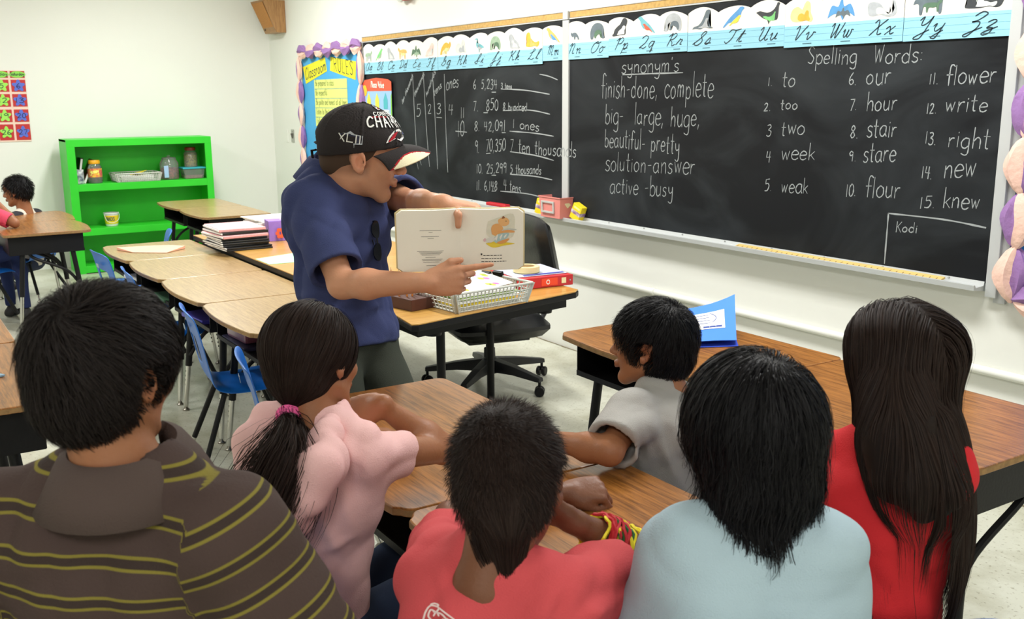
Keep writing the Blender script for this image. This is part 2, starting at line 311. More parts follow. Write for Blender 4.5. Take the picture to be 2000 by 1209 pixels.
# chalk tray: lip, floor, sloping back
tr = MB(); prof = [(0.0, 0.842), (-0.022, 0.842), (-0.026, 0.826), (-0.075, 0.822), (-0.083, 0.834), (-0.09, 0.832), (-0.088, 0.812), (-0.03, 0.806), (0.0, 0.80)]
tx0, tx1 = 2.44, 8.02; k = len(prof)
tr.add([(tx0, y, z) for y, z in prof]+[(tx1, y, z) for y, z in prof], [(i, i+1, k+i+1, k+i) for i in range(k-1)]+[tuple(range(k)), tuple(range(2*k-1, k-1, -1))])
tr.build('chalk_tray', M_FRAME, board)
b = MB()
for i in range(18): b.lathe([(0.004, -0.026), (0.004, -0.024)], (2.6+i*0.31, 0, 0.836), 8, M=Matrix.Rotation(math.radians(90), 3, 'X')@Matrix.Diagonal((1, 1, -1)).to_3x3())
b.build('tray_screws', mat('screw', (120, 120, 118), 0.4, 0.8), board)['kind'] = 'stuff'
# tan display rail above the board
rail = thing('display_rail', (X0, 0, 2.0), 'tan cork display rail in white metal edging above the chalkboard', 'rail')
for a, c in ((2.40, XM-0.02), (XM+0.03, 8.1)):
    MB().box(((a+c)/2, -0.012, 2.015), (c-a, 0.022, 0.034)).build('cork_strip', M_CORK, rail, bevel=0.002)
    MB().box(((a+c)/2, -0.013, 1.993), (c-a, 0.028, 0.007)).build('metal_edge', M_FRAME, rail)
    MB().box(((a+c)/2, -0.013, 2.035), (c-a, 0.028, 0.006)).build('metal_edge', M_FRAME, rail)
MB().box((XM, -0.02, 2.013), (0.05, 0.032, 0.05)).build('joint_clip', M_FRAME, rail, bevel=0.003)
# writing: (text, start pixel-measured points already in wall metres, end, cap-height point)
WR = [
 ("synonym's", (5.7895, 0.0000, 1.6718), (6.2655, 0.0000, 1.6689), (5.7874, -0.0000, 1.7515), 0),
 ('finish-done, complete', (5.6093, 0.0000, 1.5366), (6.5195, 0.0000, 1.5397), (5.6067, 0.0000, 1.6617), 0),
 ('big-  large, huge,', (5.6500, 0.0000, 1.3967), (6.4324, 0.0000, 1.3958), (5.6476, 0.0000, 1.5053), 0),
 ('beautiful- pretty', (5.6481, -0.0000, 1.2670), (6.2834, 0.0000, 1.2537), (5.6458, 0.0000, 1.3708), 0),
 ('solution-answer', (5.6557, 0.0000, 1.1336), (6.4066, 0.0000, 1.1552), (5.6534, 0.0000, 1.2382), 0),
 ('active -busy', (5.7010, 0.0000, 1.0079), (6.2455, 0.0000, 1.0300), (5.6987, 0.0000, 1.1069), 0),
 ('Spelling  Words:', (7.0945, 0.0000, 1.6805), (7.6819, -0.0000, 1.6733), (7.0895, 0.0000, 1.7513), 0),
 ('1.', (6.8650, 0.0000, 1.5923), (6.9027, -0.0000, 1.5918), (6.8625, 0.0000, 1.6318), 0), ('to', (6.9524, 0.0000, 1.5866), (7.0364, 0.0000, 1.5902), (6.9477, 0.0000, 1.6575), 0),
 ('2.', (6.8470, 0.0000, 1.4753), (6.8975, 0.0000, 1.4780), (6.8445, 0.0000, 1.5153), 0), ('too', (6.9498, 0.0000, 1.4854), (7.0584, 0.0000, 1.4861), (6.9463, 0.0000, 1.5385), 0),
 ('3', (6.8703, 0.0000, 1.3575), (6.9051, 0.0000, 1.3585), (6.8672, 0.0000, 1.4071), 0), ('two', (6.9605, 0.0000, 1.3695), (7.1046, 0.0000, 1.3734), (6.9558, 0.0000, 1.4415), 0),
 ('4', (6.8744, 0.0000, 1.2409), (6.9125, 0.0000, 1.2428), (6.8711, 0.0000, 1.2933), 0), ('week', (6.9679, 0.0000, 1.2573), (7.1732, 0.0000, 1.2671), (6.9631, -0.0000, 1.3298), 0),
 ('5.', (6.8735, 0.0000, 1.1010), (6.9273, 0.0000, 1.1098), (6.8702, 0.0000, 1.1540), 0), ('weak', (6.9777, 0.0000, 1.1088), (7.1434, 0.0000, 1.1165), (6.9729, -0.0000, 1.1820), 0),
 ('6.', (7.3232, 0.0000, 1.5888), (7.3707, 0.0000, 1.5882), (7.3195, 0.0000, 1.6358), 0), ('our', (7.4120, -0.0000, 1.5918), (7.5400, 0.0000, 1.5901), (7.4053, 0.0000, 1.6736), 0),
 ('7.', (7.3368, 0.0000, 1.4836), (7.3791, -0.0000, 1.4840), (7.3332, 0.0000, 1.5288), 0), ('hour', (7.4235, -0.0000, 1.4822), (7.5781, 0.0000, 1.4875), (7.4173, 0.0000, 1.5582), 0),
 ('8.', (7.3488, 0.0000, 1.3649), (7.3964, 0.0000, 1.3664), (7.3444, 0.0000, 1.4212), 0), ('stair', (7.4321, 0.0000, 1.3760), (7.5853, 0.0000, 1.3762), (7.4255, 0.0000, 1.4568), 0),
 ('9.', (7.3485, -0.0000, 1.2667), (7.3937, 0.0000, 1.2689), (7.3449, 0.0000, 1.3125), 0), ('stare', (7.4225, -0.0000, 1.2703), (7.5889, 0.0000, 1.2785), (7.4157, 0.0000, 1.3541), 0),
 ('10.', (7.3442, 0.0000, 1.1138), (7.4027, 0.0000, 1.1228), (7.3401, 0.0000, 1.1669), 0), ('flour', (7.4454, 0.0000, 1.1174), (7.6237, 0.0000, 1.1316), (7.4384, 0.0000, 1.2040), 0),
 ('11.', (7.7105, 0.0000, 1.5858), (7.7578, -0.0000, 1.5871), (7.7066, 0.0000, 1.6273), 0), ('flower', (7.7848, 0.0000, 1.5829), (7.9977, 0.0000, 1.5876), (7.7779, -0.0000, 1.6568), 0),
 ('12.', (7.7094, -0.0000, 1.4724), (7.7590, 0.0000, 1.4769), (7.7054, 0.0000, 1.5163), 0), ('write', (7.7902, 0.0000, 1.4792), (7.9774, 0.0000, 1.4865), (7.7837, -0.0000, 1.5478), 0),
 ('13.', (7.7131, 0.0000, 1.3558), (7.7686, 0.0000, 1.3497), (7.7087, 0.0000, 1.4041), 0), ('right', (7.8159, 0.0000, 1.3474), (7.9955, 0.0000, 1.3464), (7.8088, 0.0000, 1.4224), 0),
 ('14.', (7.7090, 0.0000, 1.2209), (7.7627, 0.0000, 1.2162), (7.7049, -0.0000, 1.2658), 0), ('new', (7.8093, 0.0000, 1.2272), (7.9477, 0.0000, 1.2398), (7.8011, 0.0000, 1.3150), 0),
 ('15.', (7.7108, 0.0000, 1.0970), (7.7891, 0.0000, 1.1039), (7.7067, 0.0000, 1.1424), 0), ('knew', (7.8160, 0.0000, 1.1083), (7.9810, 0.0000, 1.1169), (7.8090, 0.0000, 1.1828), 0),
 ('Kodi', (7.6090, -0.0000, 0.9898), (7.7150, 0.0000, 0.9971), (7.6053, 0.0000, 1.0323), 0),
 ('6. 5,234', (4.1876, 0.0000, 1.6014), (4.5039, 0.0000, 1.5984), (4.1894, 0.0000, 1.6664), 0), ('3 tens', (4.5418, 0.0000, 1.6013), (4.6775, -0.0000, 1.5967), (4.5423, 0.0000, 1.6374), 0),
 ('7.  850', (4.1836, 0.0000, 1.4532), (4.5144, 0.0000, 1.4626), (4.1855, 0.0000, 1.5258), 0), ('8 hundred', (4.5648, 0.0000, 1.4630), (4.8548, 0.0000, 1.4620), (4.5655, 0.0000, 1.5125), 0),
 ('8. 42,091', (4.1938, 0.0000, 1.3214), (4.6005, 0.0000, 1.3279), (4.1956, 0.0000, 1.3875), 0), ('1 ones', (4.6810, 0.0000, 1.3496), (4.9921, 0.0000, 1.3375), (4.6816, 0.0000, 1.4085), 0),
 ('9.  70,350', (4.1967, 0.0000, 1.1710), (4.5988, 0.0000, 1.2014), (4.1987, 0.0000, 1.2483), 0), ('7 ten thousands', (4.6486, 0.0000, 1.1967), (5.3845, 0.0000, 1.1909), (4.6496, 0.0000, 1.2829), 0),
 ('10. 25,299', (4.2138, 0.0000, 1.0308), (4.6095, 0.0000, 1.0542), (4.2154, 0.0000, 1.0945), 0), ('5 thousands', (4.6470, 0.0000, 1.0564), (5.0147, 0.0000, 1.0718), (4.6477, 0.0000, 1.1167), 0),
 ('11. 6,148', (4.2108, 0.0000, 0.9170), (4.4928, 0.0000, 0.9306), (4.2125, 0.0000, 0.9811), 0), ('4 tens', (4.5637, -0.0000, 0.9427), (4.7806, 0.0000, 0.9385), (4.5647, 0.0000, 1.0108), 0),
 ('ones', (3.8078, 0.0000, 1.5978), (3.9920, 0.0000, 1.6243), (3.8115, 0.0000, 1.6907), 0), ('5', (3.3314, 0.0000, 1.4042), (3.4308, 0.0000, 1.4055), (3.3368, 0.0000, 1.4995), 0), ('2', (3.5212, 0.0000, 1.4291), (3.5850, 0.0000, 1.4297), (3.5247, 0.0000, 1.5000), 0),
 ('3', (3.6556, 0.0000, 1.4305), (3.7328, 0.0000, 1.4313), (3.6588, 0.0000, 1.5003), 0), ('4', (3.8308, 0.0000, 1.4214), (3.9197, 0.0000, 1.4225), (3.8338, 0.0000, 1.4972), 0), ('11', (4.0061, 0.0000, 1.4022), (4.0706, 0.0000, 1.4102), (4.0086, 0.0000, 1.4765), 0), ('10', (3.9582, 0.0000, 1.2691), (4.0666, 0.0000, 1.2794), (3.9619, 0.0000, 1.3766), 0),
]
for t, o, e, h, _ in WR:
    tot = sum(GL[c][0]+10 for c in t); pos = 0; ov, ev = np.array((o[0], o[2])), np.array((e[0], e[2]))
    for word in re.findall(r' +|[^ ]+', t):
        ww = sum(GL[c][0]+10 for c in word)
        if word[0] != ' ':
            b = MB(); S = text_lines(word, ov+(ev-ov)*pos/tot, ov+(ev-ov)*(pos+ww-10)/tot, h[2]-o[2], jit=0.8, slant=0.06)
            ribbons(b, S, 0.0044 if o[0] > 5.3 else 0.0056, fn=lambda x, z: (x, -0.0225 if abs(x-XM) > 0.035 else -0.0340, z), jit=0.35)
            b.build('chalk_word', M_CHALK, board, recalc=False)['kind'] = 'stuff'
        pos += ww
LN = [[(5.7987, 0.0000, 1.6634), (6.0262, 0.0000, 1.6639), (6.2849, 0.0000, 1.6634)], [(7.5678, -0.0000, 1.0630), (7.8248, 0.0000, 1.0623), (8.0046, 0.0000, 1.0484)], [(7.5678, -0.0000, 1.0630), (7.5667, 0.0000, 0.9571), (7.5657, -0.0000, 0.8501)],
 [(4.5417, 0.0000, 1.5980), (4.8205, 0.0000, 1.5890), (5.0970, 0.0000, 1.5622)], [(4.4267, 0.0000, 1.5791), (4.4781, 0.0000, 1.5788)], [(4.5648, 0.0000, 1.4597), (4.8781, 0.0000, 1.4653), (5.1028, 0.0000, 1.4424)], [(4.3188, 0.0000, 1.4441), (4.3718, 0.0000, 1.4447)], [(4.6439, 0.0000, 1.3290), (4.9352, 0.0000, 1.3234), (5.1415, 0.0000, 1.3103)], [(4.5501, 0.0000, 1.3167), (4.5941, 0.0000, 1.3178)],
 [(4.6486, 0.0000, 1.1967), (4.9349, 0.0000, 1.1861), (5.1422, 0.0000, 1.1641)], [(4.3461, 0.0000, 1.1704), (4.3993, 0.0000, 1.1761)], [(4.6469, 0.0000, 1.0497), (4.9347, 0.0000, 1.0540), (5.1263, 0.0000, 1.0437)], [(4.4162, 0.0000, 1.0290), (4.4686, 0.0000, 1.0322)], [(4.5251, 0.0000, 0.9296), (4.8464, 0.0000, 0.9369), (5.0544, 0.0000, 0.9238)], [(4.4141, 0.0000, 0.9214), (4.4667, 0.0000, 0.9253)], [(4.9921, 0.0000, 1.6833), (5.0912, 0.0000, 1.6691), (5.1825, 0.0000, 1.6462)],
 [(3.2905, 0.0000, 1.7159), (3.3058, 0.0000, 1.3962), (3.3244, 0.0000, 1.1265)], [(3.4637, 0.0000, 1.7234), (3.4918, 0.0000, 1.3234), (3.5263, 0.0000, 1.0399)], [(3.6067, 0.0000, 1.7238), (3.6353, 0.0000, 1.3266), (3.6533, 0.0000, 1.0279)], [(3.7823, 0.0000, 1.7092), (3.7895, 0.0000, 1.3300), (3.8073, 0.0000, 1.0142)], [(3.9304, 0.0000, 1.3115), (4.0103, 0.0000, 1.3099), (4.0887, 0.0000, 1.3083)], [(3.6545, 0.0000, 1.4046), (3.7316, 0.0000, 1.4020)],
 [(3.3136, 0.0000, 1.0832), (3.3433, 0.0000, 1.0106)], [(3.3644, 0.0000, 1.0895), (3.3953, 0.0000, 1.0445)]]
for l in LN:
    b = MB(); ribbons(b, [crom([(p[0], p[2]) for p in l], 5)], 0.0065, fn=lambda x, z: (x, -0.0225, z), jit=0.3)
    b.build('chalk_rule', M_CHALK, board, recalc=False)
for t, o, e, sz in (('ten thousands', (3.1056, 0.0000, 1.4951), (3.2980, 0.0000, 1.7006), .045), ('thousands', (3.3145, 0.0000, 1.5490), (3.4792, 0.0000, 1.7119), .045), ('hundreds', (3.5031, 0.0000, 1.5484), (3.6533, 0.0000, 1.7228), .045), ('tens', (3.6223, 0.0000, 1.5554), (3.7408, 0.0000, 1.6201), .055)):
    b = MB(); S, w = strokes(t, jit=0.4); o = np.array((o[0], o[2])); e = np.array((e[0], e[2])); u = (e-o)/w; v = np.array((-0.15, 0.9))*sz/100
    ribbons(b, [[o+u*p[0]+v*p[1] for p in st] for st in S], 0.006, fn=lambda x, z: (x, -0.0225, z), jit=0.3)
    b.build('chalk_word', M_CHALK, board, recalc=False)['kind'] = 'stuff'

# ---------------------------------------------------------------- alphabet strip
M_CARD = mat('card_white', (236, 234, 224), 0.55)
M_CARDBLUE = mat('card_light_blue', (146, 204, 226), 0.5)
M_INK = mat('ink_dark', (22, 44, 52), 0.5)
M_LINE = mat('ruled_line', (120, 178, 196), 0.5)
M_FINE = mat('small_print', (70, 110, 120), 0.6)
AC = {k: mat('print_'+k, c, 0.6, var=0.12, vscale=30) for k, c in dict(green=(150, 176, 150), leafgreen=(120, 200, 120), grey=(172, 178, 182), orange=(226, 178, 96), darkgreen=(84, 116, 92), pink=(230, 200, 190), gold=(232, 176, 60), black=(52, 56, 60), slate=(96, 110, 118), blue=(84, 150, 206), teal=(110, 180, 190), red=(214, 90, 60), cream=(236, 214, 150), white=(240, 240, 236), pale=(206, 210, 206), yellow=(240, 214, 70)).items()}
# silhouettes in a unit box (x right, y up), smoothed
SH = {
 'beast': '4,40 10,62 26,70 52,72 74,68 84,82 94,84 98,70 88,58 84,48 82,4 74,2 72,34 56,32 34,34 30,2 22,2 20,36 14,44',
 'bird': '6,88 14,96 26,94 34,84 52,66 72,44 96,8 90,6 72,24 54,26 36,32 24,50 18,72',
 'wings': '2,14 16,66 38,60 46,84 54,90 60,60 82,68 98,16 78,32 64,28 56,2 46,26 24,30',
 'sit': '22,96 34,98 44,86 50,70 66,58 84,40 90,20 98,12 92,4 70,6 50,8 30,8 22,16 24,44 16,66 14,84',
 'lie': '2,30 6,40 30,34 48,46 62,52 66,84 76,98 92,90 96,60 92,30 96,12 60,8 36,12 20,6 8,12',
 'wade': '34,98 46,94 44,78 40,66 56,62 78,50 94,34 72,30 58,30 56,2 52,2 50,30 42,34 34,44 32,62 38,78 36,88 20,90',
 'curl': '10,30 14,62 30,88 56,96 80,84 92,56 90,28 98,12 86,6 74,16 78,40 66,50 48,40 34,26 26,6 14,8',
 'arch': '2,8 12,44 34,78 60,90 80,80 92,94 98,70 90,52 80,38 66,44 60,14 50,10 46,38 24,30 20,8',
 'seal': '2,8 10,20 30,26 46,46 58,76 66,96 80,98 86,88 80,74 78,50 84,20 98,8 78,8 60,14 40,6 20,10',
 'seal2': '4,60 20,66 48,56 70,64 84,84 88,98 98,94 94,80 92,40 86,20 60,22 56,2 50,22 30,34',
 'curltail': '4,30 10,60 20,64 12,36 18,16 30,12 44,32 60,58 84,66 98,56 96,20 84,8 70,10 56,14 40,4 18,2 6,12',
 'dog': '20,6 12,20 22,50 24,86 36,98 46,84 52,62 70,76 90,66 98,36 88,14 60,10 40,14',
}
def sil(mb, key, cx, z0, w, h, y, mi, flip=False):
    P = [tuple(float(v) for v in q.split(',')) for q in SH[key].split()]
    P = crom(P+[P[0]], 3)[:-1]
    out = [(cx+((50-p[0]) if flip else (p[0]-50))/100*w, z0+p[1]/100*h) for p in P]
    bm = bmesh.new(); vs = [bm.verts.new((x, y, z)) for x, z in out]; f = bm.faces.new(vs); bmesh.ops.triangulate(bm, faces=[f])
    bm.verts.index_update(); mb.add([v.co[:] for v in bm.verts], [tuple(v.index for v in f.verts) for f in bm.faces], mi); bm.free()
ANIM = [('A', 'beast', 'green', 'grey'), ('B', 'bird', 'leafgreen', 'green'), ('C', 'sit', 'grey', 'pale'), ('D', 'beast', 'orange', 'cream'), ('E', 'wings', 'darkgreen', 'green'), ('F', 'sit', 'pink', 'pale'),
 ('G', 'arch', 'gold', 'cream'), ('H', 'dog', 'pale', 'grey'), ('I', 'wade', 'teal', 'grey'), ('J', 'curl', 'green', 'darkgreen'), ('K', 'sit', 'grey', 'pale'), ('L', 'lie', 'gold', 'orange'),
 ('M', 'bird', 'orange', 'blue'), ('N', 'arch', 'pale', 'slate'), ('O', 'curl', 'slate', 'darkgreen'), ('P', 'sit', 'black', 'white'), ('Q', 'bird', 'teal', 'red'), ('R', 'curl', 'grey', 'slate'),
 ('S', 'seal', 'slate', 'grey'), ('T', 'bird', 'blue', 'yellow'), ('U', 'seal2', 'black', 'leafgreen'), ('V', 'dog', 'cream', 'gold'), ('W', 'wings', 'blue', 'slate'), ('X', 'curltail', 'grey', 'pale'), ('Y', 'beast', 'slate', 'darkgreen'), ('Z', 'lie', 'black', 'pale')]
ZBL, ZMID, ZTP = 1.742, 1.842, 1.955
SEAM = [2.44, 3.042, 3.708, 4.391, 5.036, 5.683, 6.322, 6.959, 7.581, 8.034]
names = ['A to C', 'D to F', 'G to I', 'J to L', 'M to O', 'P to R', 'S to U', 'V to X', 'Y and Z']
ai = 0
ZB9 = [1.736, 1.738, 1.740, 1.744, 1.760, 1.768, 1.765, 1.757, 1.755]
for ci in range(9):
    ZBL = ZB9[ci]; ZMID = ZBL+0.092; ZTP = 1.957
    x0, x1 = SEAM[ci], SEAM[ci+1]; nl = 3 if ci < 8 else 2; cell = (x1-x0)/nl; y = -0.030-0.0012*(ci % 2)
    cd = thing('alphabet_card', ((x0+x1)/2, y, ZBL), 'cursive alphabet card with letters %s and animals along its wavy top' % names[ci], 'alphabet card', 'cursive alphabet cards above the chalkboard')
    out = [(x0+0.001, ZMID-0.002), (x1-0.001, ZMID-0.002)]
    n = 10*nl
    for i in range(n+1):
        u = i/n; q = abs(math.sin(math.pi*(u*nl))); out.append((x1-0.001-(x1-x0-0.002)*u, ZTP-0.012+0.024*q**0.8+0.006*math.sin(u*9+ci)))
    b = MB(); b.prism(out, y-0.0006, y+0.0006, fn=lambda a, c, d: (a, d, c)); b.build('picture_band', M_CARD, cd)
    b = MB(); b.box(((x0+x1)/2, y, (ZBL+ZMID)/2), (x1-x0-0.002, 0.0014, ZMID-ZBL)); b.build('letter_band', M_CARDBLUE, cd)
    b = MB()
    for q in (0.26, 0.56, 0.86): b.box(((x0+x1)/2, y-0.0012, ZBL+(ZMID-ZBL)*q), (x1-x0-0.006, 0.0004, 0.0011))
    b.build('ruled_lines', M_LINE, cd)
    lb, fb = MB(), MB()
    for j in range(nl):
        ch, key, c1, c2 = ANIM[ai]; ai += 1; cx = x0+cell*(j+0.5); w = cell*0.72
        am = MB(); sil(am, key, cx, ZMID+0.006, w, 0.098, y-0.0016, 0, flip=(ai % 2 == 0))
        sil(am, key, cx+0.01, ZMID+0.014, w*0.55, 0.05, y-0.0021, 1, flip=(ai % 2 == 0))
        am.build('animal_picture', [AC[c1], AC[c2]], cd, recalc=False)
        S, tw = strokes(ch+ch.lower(), CU, gap=6, slant=0.38); sc = 0.062/100; u = min(sc*2.1, cell*0.60/tw)
        ribbons(lb, [[np.array((cx-tw*u*0.55+p[0]*u, ZBL+0.030+p[1]*sc)) for p in st] for st in S], 0.0048, fn=lambda a, z: (a, y-0.0016, z), jit=0.15)
        fb.box((cx+0.03, y-0.0012, ZBL+0.0135), (0.05, 0.0004, 0.004))
    lb.build('cursive_letters', M_INK, cd, recalc=False)['kind'] = 'stuff'; fb.build('small_caption', M_FINE, cd)
# ---------------------------------------------------------------- bulletin boards with twisted tissue borders
M_BLUEP = mat('blue_backing_paper', (74, 168, 222), 0.7, var=0.05, vscale=6)
M_BLUEP2 = mat('deep_blue_backing_paper', (40, 128, 206), 0.7, var=0.05, vscale=6)
M_PEACH = mat('peach_tissue', (240, 200, 184), 0.75, bump=0.4, bscale=40)
M_PURP = mat('purple_tissue', (150, 112, 170), 0.75, bump=0.4, bscale=40)
M_YEL = mat('yellow_card', (232, 226, 40), 0.6)
M_PALEY = mat('pale_yellow_card', (222, 232, 130), 0.6)
M_PALEP = mat('pale_pink_card', (232, 206, 220), 0.6)
def tissue_twist(parent, p0, p1, r, n, start=0):
    """two crepe streamers twisted round one another: alternating gathered puffs, each pinched at its ends"""
    p0, p1 = Vector(p0), Vector(p1); L = (p1-p0).length; d = (p1-p0).normalized(); side = Vector((d.z, 0, -d.x)); out = Vector((0, -1, 0))
    for k in range(n):
        for s in (0, 1):
            b = MB(); seg = 10; m = 14; vs = []
            for i in range(seg+1):
                u = i/seg; t = (k+u*1.08)/n; env = math.sin(math.pi*min(1, max(0, u)))**0.6*0.86+0.14
                sgn = 1 if (s == 0) == (k % 2 == 0) else -1
                c = p0+d*(t*L)+side*(sgn*r*0.42*math.sin(math.pi*u))+out*(r*(0.55+0.12*s))
                for j in range(m):
                    q = 2*math.pi*j/m; rr = r*0.62*env*(1+0.17*math.sin(5*q+k*2+s+u)+0.10*math.sin(9*q+u*9+k))
                    v = c+side*(math.cos(q)*rr)+out*(math.sin(q)*rr*0.7); v.y = min(v.y, p0.y-0.001); vs.append(v)
            fs = [(i*m+j, i*m+(j+1) % m, (i+1)*m+(j+1) % m, (i+1)*m+j) for i in range(seg) for j in range(m)]
            b.add(vs, fs); b.build('tissue_puff', M_PURP if (s+start) % 2 else M_PEACH, parent, smooth=True)
bb = thing('bulletin_board', (1.0, 0, 0.9), 'blue bulletin board of classroom rules bordered with twisted peach and purple tissue', 'bulletin board')
MB().box((1.70, -0.008, 1.43), (1.36, 0.014, 1.10)).build('backing_paper', M_BLUEP, bb)
tissue_twist(bb, (1.02, -0.012, 1.965), (2.42, -0.012, 1.965), 0.062, 7)
tissue_twist(bb, (1.02, -0.012, 1.93), (1.02, -0.012, 0.88), 0.052, 5, 1)
tissue_twist(bb, (2.40, -0.012, 1.93), (2.40, -0.012, 0.88), 0.056, 4, 1)
def sheet(name, pts, m, y, parent, th=0.0012):
    return MB().prism(pts, y-th/2, y+th/2, fn=lambda a, c, d: (a, d, c)).build(name, m, parent)
def walltext(name, text, o, e, h, w, m, y, parent, **kw):
    b = MB(); ribbons(b, text_lines(text, o, e, h, **kw), w, fn=lambda a, z: (a, y, z), jit=0.1); return b.build(name, m, parent, recalc=False)
s1 = [(1.0501, 0.0000, 1.8331), (1.5894, 0.0000, 1.9030), (1.6224, 0.0000, 1.7820), (1.1069, -0.0000, 1.6775)]; s2 = [(1.7172, 0.0000, 1.9029), (2.2565, 0.0000, 1.8464), (2.2320, 0.0000, 1.6959), (1.6924, 0.0000, 1.7848)]
c1 = thing('title_card', (1.3, -0.02, 1.75), 'slanted yellow card reading Classroom on the bulletin board', 'card', 'yellow title cards'); sheet('card_sheet', [(p[0], p[2]) for p in s1], M_YEL, -0.017, c1)
walltext('marker_lettering', 'Classroom', ((1.1118, -0.0000, 1.7148)[0], (1.1118, -0.0000, 1.7148)[2]), ((1.6000, 0.0000, 1.7915)[0], (1.6000, 0.0000, 1.7915)[2]), 0.105, 0.009, M_INK, -0.0185, c1)
c2 = thing('title_card', (2.0, -0.02, 1.75), 'slanted yellow card reading RULES on the bulletin board', 'card', 'yellow title cards'); sheet('card_sheet', [(p[0], p[2]) for p in s2], M_YEL, -0.017, c2)
walltext('marker_lettering', 'RULES', ((1.7838, 0.0000, 1.7826)[0], (1.7838, 0.0000, 1.7826)[2]), ((2.1938, 0.0000, 1.7346)[0], (2.1938, 0.0000, 1.7346)[2]), 0.115, 0.010, M_INK, -0.0185, c2, gap=14)
RULES = ['Be prepared to class.', 'Be respectful', 'Be polite and honest at all times.', 'Listen to the teacher', 'Follow directions carefully.']
za, zb = (1.3254, 0.0000, 1.7112)[2], (1.2980, 0.0000, 1.2892)[2]; xa, xb = (1.3108, 0.0000, 1.6931)[0], (2.0502, 0.0000, 1.6818)[0]
for i, t in enumerate(RULES):
    zt = za-(za-zb)*i/5; zq = za-(za-zb)*(i+1)/5
    r = thing('rule_strip', (xa, -0.02, zq), 'pale yellow sentence strip reading %s' % t.strip('.'), 'sentence strip', 'rule strips on the bulletin board')
    sheet('strip_card', [(xa, zq+0.004), (xb, zq+0.004), (xb, zt), (xa, zt)], M_PALEY, -0.017, r)
    walltext('marker_lettering', t, (xa+0.03, zq+0.03), (xa+0.03+min(0.95, len(t)/34*0.95)*(xb-xa), zq+0.03), 0.055, 0.0045, mat('marker_olive', (110, 120, 60), 0.6), -0.0185, r)
for i, (t, x0, x1, z0, z1) in enumerate((('DAILY', 1.36, 1.72, 1.17, 1.26), ('15-20 minutes', 1.30, 1.76, 1.06, 1.165), ('Write', 1.33, 1.74, 0.95, 1.055))):
    r = thing('schedule_strip', (x0, -0.02, z0), ['small pale pink strip reading DAILY under the rules', 'pale pink strip reading 15-20 minutes under the rules', 'lowest pale pink strip, half hidden behind the man'][i], 'sentence strip', 'pink strips on the bulletin board')
    sheet('strip_card', [(x0, z0), (x1, z0), (x1, z1), (x0, z1)], M_PALEP, -0.017, r)
    walltext('marker_lettering', t, (x0+0.06, z0+0.03), (x1-0.05, z0+0.03), 0.045, 0.005, M_FINE, -0.0185, r)
# right-hand board
bb2 = thing('bulletin_board', (8.2, 0, 0.8), 'blue bulletin board with puffed purple and peach tissue border right of the chalkboard', 'bulletin board')
MB().box((8.75, -0.008, 1.40), (1.25, 0.014, 1.22)).build('backing_paper', M_BLUEP2, bb2)
MB().box((8.08, -0.008, 1.40), (0.045, 0.014, 1.27)).build('board_edge', M_FRAME, bb2)
tissue_twist(bb2, (8.15, -0.014, 2.0), (8.15, -0.014, 0.80), 0.066, 6, 1)
tissue_twist(bb2, (8.15, -0.014, 0.80), (9.3, -0.014, 0.79), 0.065, 6)
# place value poster
pv = thing('place_value_poster', (2.41, -0.035, 1.2), 'place value poster with red title arch and numbers in columns', 'poster')
py = -0.036; px0, px1, pz0, pz1 = 2.41, 2.95, 1.24, 1.70
arch = [(px0, pz1-0.10), (px1, pz1-0.10), (px1, pz1-0.03), (px1-0.06, pz1-0.01), ((px0+px1)/2, pz1+0.005), (px0+0.05, pz1-0.01), (px0, pz1-0.04)]
sheet('poster_sheet', [(px0, pz0-0.2), (px1, pz0-0.2), (px1, pz1-0.1), (px0, pz1-0.1)], mat('poster_sky', (150, 190, 226), 0.4), py, pv)
sheet('title_arch', arch, mat('poster_red', (222, 84, 52), 0.4), py-0.0005, pv)
sheet('green_edge', [(px1-0.03, pz0-0.2), (px1, pz0-0.2), (px1, pz1-0.12), (px1-0.015, pz1-0.14)], mat('poster_green', (130, 200, 60), 0.4), py-0.001, pv)
walltext('title_lettering', 'Place Value', (px0+0.17, pz1-0.068), (px1-0.13, pz1-0.074), 0.046, 0.010, M_CARD, py-0.0025, pv)
b = MB(); b.lathe([(0, 0), (0.045, 0.0)], (px0+0.045, py-0.003, pz1-0.095), 20, M=Matrix.Rotation(math.radians(90), 3, 'X')); b.build('sun_picture', mat('poster_sun', (244, 190, 40), 0.4), pv)
for i, (c, nm) in enumerate((((240, 214, 60), 'house_picture'), ((226, 220, 70), 'house_picture'), ((70, 176, 186), 'house_picture'))):
    cx = px0+0.12+i*0.155
    sheet(nm, [(cx-0.035, pz1-0.24), (cx+0.035, pz1-0.24), (cx+0.035, pz1-0.17), (cx, pz1-0.115), (cx-0.035, pz1-0.17)], mat('poster_house_%d' % i, c, 0.4), py-0.002, pv)
    sheet('number_column', [(cx-0.062, pz0-0.15), (cx+0.062, pz0-0.15), (cx+0.062, pz1-0.25), (cx-0.062, pz1-0.25)], M_CARD, py-0.002, pv)
    walltext('column_digits', ['204', '762', '384'][i], (cx-0.05, pz0+0.045), (cx+0.05, pz0+0.045), 0.085, 0.007, M_INK, py-0.0035, pv)
    b = MB(); b.box((cx, py-0.003, pz1-0.265), (0.11, 0.0004, 0.010)); b.box((cx, py-0.003, pz1-0.30), (0.10, 0.0004, 0.004)); b.build('column_heading', M_LINE, pv)
